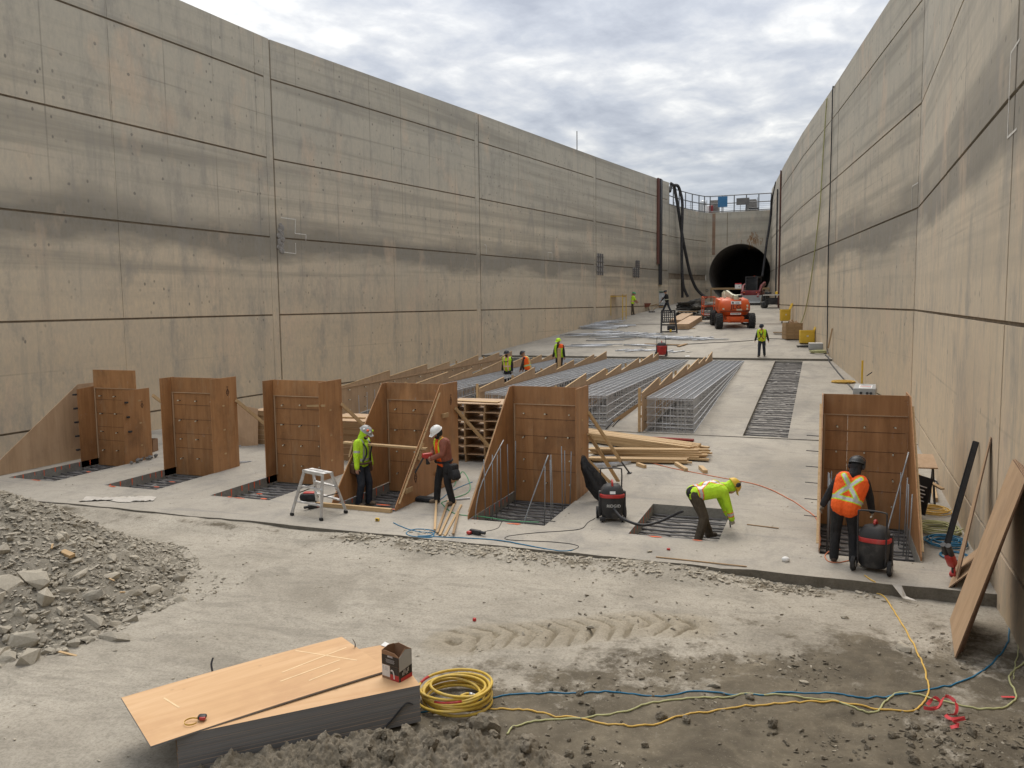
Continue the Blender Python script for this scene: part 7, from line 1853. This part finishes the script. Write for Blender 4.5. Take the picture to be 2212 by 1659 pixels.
    def wrapc(fn):
        def f(c):
            best = None
            for p, q, nm in segs:
                d = q-p; tt = max(0, min(1, (c-p).dot(d)/d.length_squared)); ds = (c-p-d*tt).length
                if best is None or ds < best[0]: best = (ds, nm, tt)
            v = c-H; u_, w_, f_ = v.dot(rt), v.dot(up)/.5, v.dot(fw)
            onarm = best[0] < .075 and abs(u_) > .15 or best[0] < .055
            return fn('arm' if onarm else 'torso', best[1], best[2], u_, w_, f_)
        return f
    remesh(b, 'jacket', [M[m] for m in (toplist or [top])], vox, 4, 0, wrapc(topcol) if topcol else None, t)
    if vest:
        b = MB(); torso(b, .017); 
        for s in (-1, 1): capsule(b, S0+rt*(s*.05)-up*.02, S0+rt*(s*.125)-up*.005, .082, .066)
        o = remesh(b, 'vest', [M[m] for m in vest], vox, 3, 0, wrapc(vestcol), t)
    for a, tz_, k in ((anR, toes[0], knR), (anL, toes[1], knL)):
        d = Vector((math.sin(R(tz_)), math.cos(R(tz_)), 0)); b = MB(); g = a-Vector((0, 0, .035))
        if a.z < .2: g.z = max(.045, a.z-.04)
        capsule(b, a+Vector((0, 0, .08)), g, .056, .052); capsule(b, g-d*.03, g+d*.135-Vector((0, 0, .008)), .05, .043); capsule(b, g+d*.05, g+d*.12-Vector((0, 0, .005)), .052, .046)
        remesh(b, 'boot', M[boots], vox, 2, 0, None, t)
    # ---- head wear
    if hood:
        b = MB(); b.ball(HC-hfw*.012+hup*.01, (.10, .112, .125), 14, 10, HM); capsule(b, neck-up*.03-fw*.02, HC-hup*.06-hfw*.02, .10, .09)
        o = remesh(b, 'hood', M[hood], vox, 3, 0, None, t)
        MB().ball(HC+hfw*.06-hup*.03, (.062, .06, .075), 10, 8, HM).build('face', M['skin'], t, True)
    if beard: MB().ball(HC+hfw*.055-hup*.075, (.062, .058, .055), 10, 8, HM).build('beard', M[beard], t, True)
    hc = HC+hup*.065
    prof = [(.0, .108), (.045, .103), (.085, .082), (.110, .05), (.122, .012), (.126, -.01)]
    b = MB(); Mh = HM @ Matrix.Diagonal((.98, 1.14, 1.0)); b.lathe(prof[::-1], 18, hc, Mh, caps=False); b.lathe([(.118, -.012), (.124, -.015), (.150 if hat_brim == 'full' else .134, -.022), (.150 if hat_brim == 'full' else .134, -.015), (.122, .0)], 18, hc, Mh, caps=False)
    if hat_brim != 'full':
        b.prism([hc+hrt*-.10+hfw*.10-hup*.012, hc+hrt*.10+hfw*.10-hup*.012, hc+hrt*.06+hfw*.19-hup*.03, hc-hrt*.06+hfw*.19-hup*.03], -hup*.008)
    b.beam(hc+hfw*.11+hup*.05, hc+hup*.112, .03, .012, hup); b.beam(hc+hup*.112, hc-hfw*.11+hup*.05, .03, .012, hup)
    hh = b.build('hard_hat', M[hat], t, True)
    if muffs:
        for s in (-1, 1): MB().ball(HC+hrt*(s*(.108))+hup*(.01 if muffs is True else .11), (.03, .042, .05), 10, 8, HM).build('ear_muff', M['black'], t, True)
        MB().tube(spline([HC+hrt*.125+hup*.03, HC+hrt*.11+hup*.14, HC+hup*.19, HC-hrt*.11+hup*.14, HC-hrt*.125+hup*.03], 5), .008, 6).build('muff_band', M['black'], t, True)
    if belt:
        b = MB(); n = 18
        for k in range(n):
            a = 2*math.pi*k/n
        b.tube([H+up*.045+rt*(.195*bulk*math.cos(a))+fw*(.155*bulk*math.sin(a)+.012) for a in [2*math.pi*k/n for k in range(n)]], .024, 6, True); b.build('tool_belt', M[belt], t, True)
        for a, sz in ((-.35, .12), (.55+2.2, .14)):
            c = H-up*.08+rt*(.235*math.cos(a))+fw*(.18*math.sin(a)); MB().bbox(c, (.09, .16, .22), .03, a).build('pouch', M[belt], t, True)
    t['_'] = 0; del t['_']
    return t, dict(H=H, S0=S0, up=up, rt=rt, fw=fw, HC=HC, hup=hup, hfw=hfw, hrt=hrt, wr=(wrR, wrL), el=(elR, elL))
def ldist(u, w, p, q):
    ax, ay = q[0]-p[0], q[1]-p[1]; t = max(0, min(1, ((u-p[0])*ax+(w-p[1])*ay)/(ax*ax+ay*ay))); return math.hypot(u-p[0]-ax*t, w-p[1]-ay*t)
def band_idx(d, a=.026, c=.042): return 1 if d < a else 2 if d < c else 0
def xvest(seg, an, at, u, w, f):                 # reflective X on the back, band round the waist
    ww = w*.5
    d = abs(ww-.13)
    if f < .02: d = min(d, ldist(u, ww, (-.13, .50), (.15, .16)), ldist(u, ww, (.13, .50), (-.15, .16)))
    else: d = min(d, abs(abs(u)-.10))
    return band_idx(d)
def hvest(seg, an, at, u, w, f):                 # two braces and a waist band
    ww = w*.5; return band_idx(min(abs(ww-.15), abs(abs(u)-.095)), .022, .040)
def strapm(t, pts, mat='black', w=.04, nm='harness_strap'):
    b = MB(); S = spline(pts, 5)
    b.tube(S, w/2, 6); return b.build(nm, M[mat], t, True)
def lime_coat(seg, an, at, u, w, f):
    if seg == 'arm': return 1 if (an == 'ua' and .62 < at < .78) or (an == 'fa' and .02 < at < .0) else 0
    ww = w*.5; return 1 if abs(ww-.12) < .028 or (f > 0 and abs(abs(u)-.11) < .022 and ww > .12) else 0
# 1: lime hooded worker standing in the fourth box
p = atz(783, 1091, -.20)
t, J = person((p.x, p.y, -.215), R(-92), 'person in a lime hooded jacket and sticker covered hard hat standing inside the box', lean=4, head=(32, 0), hands=((.27, .06, .80), (-.25, .10, .84)), feet=((.12, -.02, .08), (-.13, .08, .08)), top='hivis_lime', toplist=['hivis_lime', 'reflect'], topcol=lime_coat, hood='hivis_lime', hat='grey', pants='navy', boots='boot', vox=.010, belt='leather', bulk=1.12, beard='blackcloth', scale=1.06)
H, up, rt, fw = J['H'], J['up'], J['rt'], J['fw']
for s in (-1, 1): strapm(t, [H+up*.52+rt*(s*.13)+fw*.02, H+up*.42+rt*(s*.12)+fw*.165, H+up*.25+rt*(s*.08)+fw*.175, H+up*.08+rt*(s*.15)+fw*.13]); strapm(t, [H+up*.52+rt*(s*.13)+fw*.0, H+up*.40+rt*(s*.11)-fw*.13, H+up*.2+rt*(-s*.06)-fw*.14, H+up*.06+rt*(-s*.15)-fw*.08])
for k, (a, c, m_) in enumerate(((.6, .06, 'spray'), (1.1, .03, 'white'), (2.1, .05, 'hivis_lime'), (-.1, .04, 'white'))): MB().ball(J['HC']+J['hup']*(.065+c)+J['hrt']*.125*math.cos(a)*.86+J['hfw']*.14*math.sin(a)*.86, (.03, .03, .025), 8, 6).build('sticker', M[m_], t, True)
# 2: red sweater worker with a drill
p = G(962, 1088)
t, J = person((p.x, p.y, 0), R(180-38), 'person in a rust red sweatshirt and orange vest looking down at a drill', lean=8, head=(34, 4), hands=((.10, .30, 1.02), (-.04, .33, 1.06)), elbow=((1, -.6, -.2), (-1, -.6, -.2)), feet=((.17, .12, .08), (-.19, -.08, .08)), toes=(22, -22), top='rustsweater', vest=['hivis_orange', 'hivis_lime', 'rustsweater'], vestcol=lambda s, an, at, u, w, f: (2 if abs(u) > .135 or (f < 0 and abs(u) > .11) else (1 if abs(abs(u)-.10) < .022 and w > .35 else 0)), hood=None, hat='white', pants='blackcloth', boots='boot', beard='blackcloth', vox=.010, curl=(1.2, 1.2), bulk=1.08, belt='blackcloth', scale=1.0)
MB().ball(J['HC']-J['hfw']*.02+J['hup']*.0, (.095, .10, .12), 12, 9, Matrix((J['hrt'], J['hfw'], J['hup'])).transposed()).build('dark_hood', M['blackcloth'], t, True)
c = J['wr'][0].lerp(J['wr'][1], .5)+Vector((0, .06, .0))
b = MB().bbox(c+Vector((.02, .02, .07)), (.10, .24, .12), .03); d_ = b.build('drill_body', M['red'], t, True); MB().bbox(c+Vector((.03, .0, -.05)), (.06, .09, .16), .02).build('drill_grip', M['black'], t, True); MB().beam(c+Vector((.0, .12, .04)), c+Vector((.06, .30, -.28)), .05, .03).build('drill_bit', M['darksteel'], t)
MB().bbox(J['H']+Vector((-.30, -.06, -.16)), (.16, .24, .34), .06, .3).build('hip_bag', M['blackcloth'], t, True); MB().bbox(J['H']+Vector((-.42, -.05, -.22)), (.16, .20, .22), .05, .6, M=Matrix.Rotation(R(30), 3, 'Y')).build('hip_bag', M['blackcloth'], t, True)
tag(t, 'person in a rust red sweatshirt and orange vest looking down at a drill')
# 3: bending worker in the open pit
def lime_bend(seg, an, at, u, w, f):
    if seg == 'arm': return band_idx(abs(at-.62) if an == 'fa' else 9, .10, .16)
    ww = w*.5; d = abs(ww-.07)
    if f < .03: d = min(d, ldist(u, ww, (-.13, .50), (.15, .08)), ldist(u, ww, (.13, .50), (-.15, .08)))
    return band_idx(d)
p = atz(1515, 1171, -.20)
t, J = person((p.x, p.y+.05, -.215), R(-60), 'person in a lime jacket with orange and silver X bending over the open pit', lean=82, twist=0, head=(62, -10), hip=(0, -.16, .90), hands=((.17, .50, .42), (-.12, .58, .36)), elbow=((.6, -.5, .4), (-.6, -.5, .4)), feet=((.16, -.14, .08), (-.16, .22, .08)), top='hivis_lime', toplist=['hivis_lime', 'reflect', 'hivis_orange'], topcol=lime_bend, hat='yellow', pants='brownpants', boots='bootdark', gloves='glove', muffs='up', vox=.010, bulk=1.14, hood='hivis_lime', curl=(1.0, 1.1), scale=1.07)
MB().ball(J['H']+J['up']*.02-J['fw']*.01, (.185, .15, .125), 14, 9).build('shirt_tail', M['blackcloth'], t, True)
w_ = J['wr'][1]; MB().tube([w_+Vector((0, .04, -.05)), w_+Vector((0, .08, -.40))], .012, 6).build('wand', M['darksteel'], t, True)
# 4: worker in the orange vest, seen from behind
p = G(1822, 1219)
t, J = person((p.x, p.y+.04, 0), R(-4), 'person in an orange vest with a lime edged X leaning at the right box', lean=24, side=12, twist=-4, head=(26, -14), hip=(-.0, -.05, .92), hands=((.42, .36, .70), (-.40, .10, .80)), elbow=((2, -.3, 0), (-2, -.6, 0)), feet=((.15, -.02, .08), (-.15, .06, .08)), top='blackcloth', vest=['hivis_orange', 'reflect', 'hivis_lime'], vestcol=xvest, hat='darksteel', pants='blackcloth', boots='bootdark', gloves='glove', muffs=True, vox=.010, bulk=1.14, scale=1.04, hood='blackcloth')
# 5: walker on the far floor
p = G(1645, 777); p.y = 47.3; p.x = aty(1645, 777, 47.3).x
t, J = person((p.x, p.y, fz(0, 47.3)), R(172), 'person walking towards the camera in a lime and orange vest with a harness', lean=5, head=(22, 0), hands=((.36, .06, .84), (-.38, .04, .84)), feet=((.10, .20, .09), (-.12, -.16, .10)), top='blackcloth', vest=['hivis_lime', 'hivis_lime', 'hivis_orange'], vestcol=hvest, hat='navy', pants='navy', boots='bootdark', vox=.014, bulk=1.14, scale=1.0)
H, up, rt, fw = J['H'], J['up'], J['rt'], J['fw']
for s in (-1, 1): strapm(t, [H+up*.52+rt*(s*.12), H+up*.4+rt*(s*.08)+fw*.17, H+up*.2+rt*(s*.03)+fw*.18, H+up*.05+rt*(s*.14)+fw*.14]); strapm(t, [H+rt*(s*.18)+up*.02, H+rt*(s*.20)-up*.2, H+rt*(s*.24)-up*.36], 'cream', .025, 'leg_strap')
strapm(t, [H+up*.33-rt*.08+fw*.18, H+up*.33+rt*.08+fw*.18], 'black', .05)
# 6-8: the three at the cages
t, J = person((-13.50, 35.4, fz(0, 35.4)), R(170), 'person in black with a lime vest and wide dark hat at the cages', lean=3, head=(10, 0), hands=((.27, .05, .84), (-.27, .06, .82)), top='blackcloth', vest=['hivis_lime', 'cream', 'hivis_orange'], vestcol=hvest, hat='darksteel', hat_brim='full', pants='blackcloth', vox=.014, bulk=1.12, gloves='glove', beard='blackcloth')
strapm(t, [J['H']+J['up']*.38-J['rt']*.16+J['fw']*.1, J['H']+J['up']*.36+J['fw']*.18, J['H']+J['up']*.38+J['rt']*.16+J['fw']*.1])
t, J = person((-12.62, 35.7, fz(0, 35.7)), R(95), 'person in a plaid shirt and orange vest beside the cages', lean=14, head=(35, 0), hands=((.20, .30, .82), (-.20, .34, .80)), top='boot', toplist=['bootdark', 'blackcloth', 'leather'], topcol=lambda s, an, at, u, w, f: int((math.sin(w*40) > .3)+(math.sin(u*50+f*50+at*30) > .5)), vest=['hivis_orange', 'reflect', 'hivis_lime'], vestcol=hvest, hat='darksteel', hat_brim='full', pants='blackcloth', vox=.014, bulk=1.1)
t, J = person((-12.48, 40.1, fz(0, 40.1)), R(165), 'person in black with an open lime coat and green hard hat beside the timber post', lean=4, head=(12, 0), hands=((.34, .06, .86), (-.34, .08, .84)), top='blackcloth', toplist=['blackcloth', 'hivis_lime'], topcol=lambda s, an, at, u, w, f: 1 if (s == 'torso' and u > .07) else 0, vest=['hivis_lime', 'blackcloth', 'hivis_orange'], vestcol=lambda s, an, at, u, w, f: 1 if abs(u+.0) < .06 else (2 if w > .8 and u < 0 else 0), hat='hivis_lime', pants='blackcloth', vox=.014, bulk=1.2, beard='boot', scale=1.04)
tag(MB().box((-12.25, 39.3, 1.42), (.14, .14, 1.5)).build('timber_post', M['lumber']), 'short pale timber post standing before the worker in the open lime coat', 'post')
# 9-10: far workers
p = G(1365, 681); t, J = person((p.x, p.y, fz(0, p.y)), R(-60), 'far person in a lime shirt and green hard hat beside the wheelbarrow', lean=8, head=(18, 0), hands=((.2, .38, 1.02), (-.2, .40, 1.0)), elbow=((1, -.5, -.2), (-1, -.5, -.2)), feet=((.12, -.12, .08), (-.12, .18, .08)), top='hivis_lime', toplist=['hivis_lime', 'skin'], topcol=lambda s, an, at, u, w, f: 1 if s == 'arm' and an == 'fa' else 0, vest=['hivis_lime', 'reflect', 'hivis_orange'], vestcol=hvest, hat='greencord', pants='brownpants', vox=.016, bulk=1.12, scale=1.12, boots='bootdark')
def broom(p, q, label):
    t = empty('broom', q, 0, label, 'broom'); p = Vector(p)-Vector(q); MB().tube([p, Vector((0, 0, .08))], .02, 6).build('handle', M['lumberd'], t, True); MB().box((0, 0, .06), (.55, .14, .12), .3).build('brush_head', M['blackcloth'], t)
p = G(1441, 677); t, J = person((p.x, p.y, fz(0, p.y)), R(98), 'far person in black walking with a push broom past the water tank', lean=7, head=(12, 0), hands=((.18, .36, 1.18), (-.14, .42, 1.0)), elbow=((1, -.5, -.2), (-1, -.5, -.2)), feet=((.1, .36, .10), (-.1, -.30, .12)), top='blackcloth', vest=['blackcloth', 'cream', 'blackcloth'], vestcol=hvest, hat='navy', pants='navy', vox=.016, bulk=1.14, scale=1.12, boots='bootdark')
hw_ = t.matrix_basis @ J['wr'][1] if False else Vector((p.x-.45, p.y-.06, fz(0, p.y)+1.2))
broom(hw_+Vector((.25, 0, .15)), G(*C7(700, 512)), 'push broom in the hands of the far worker in black')
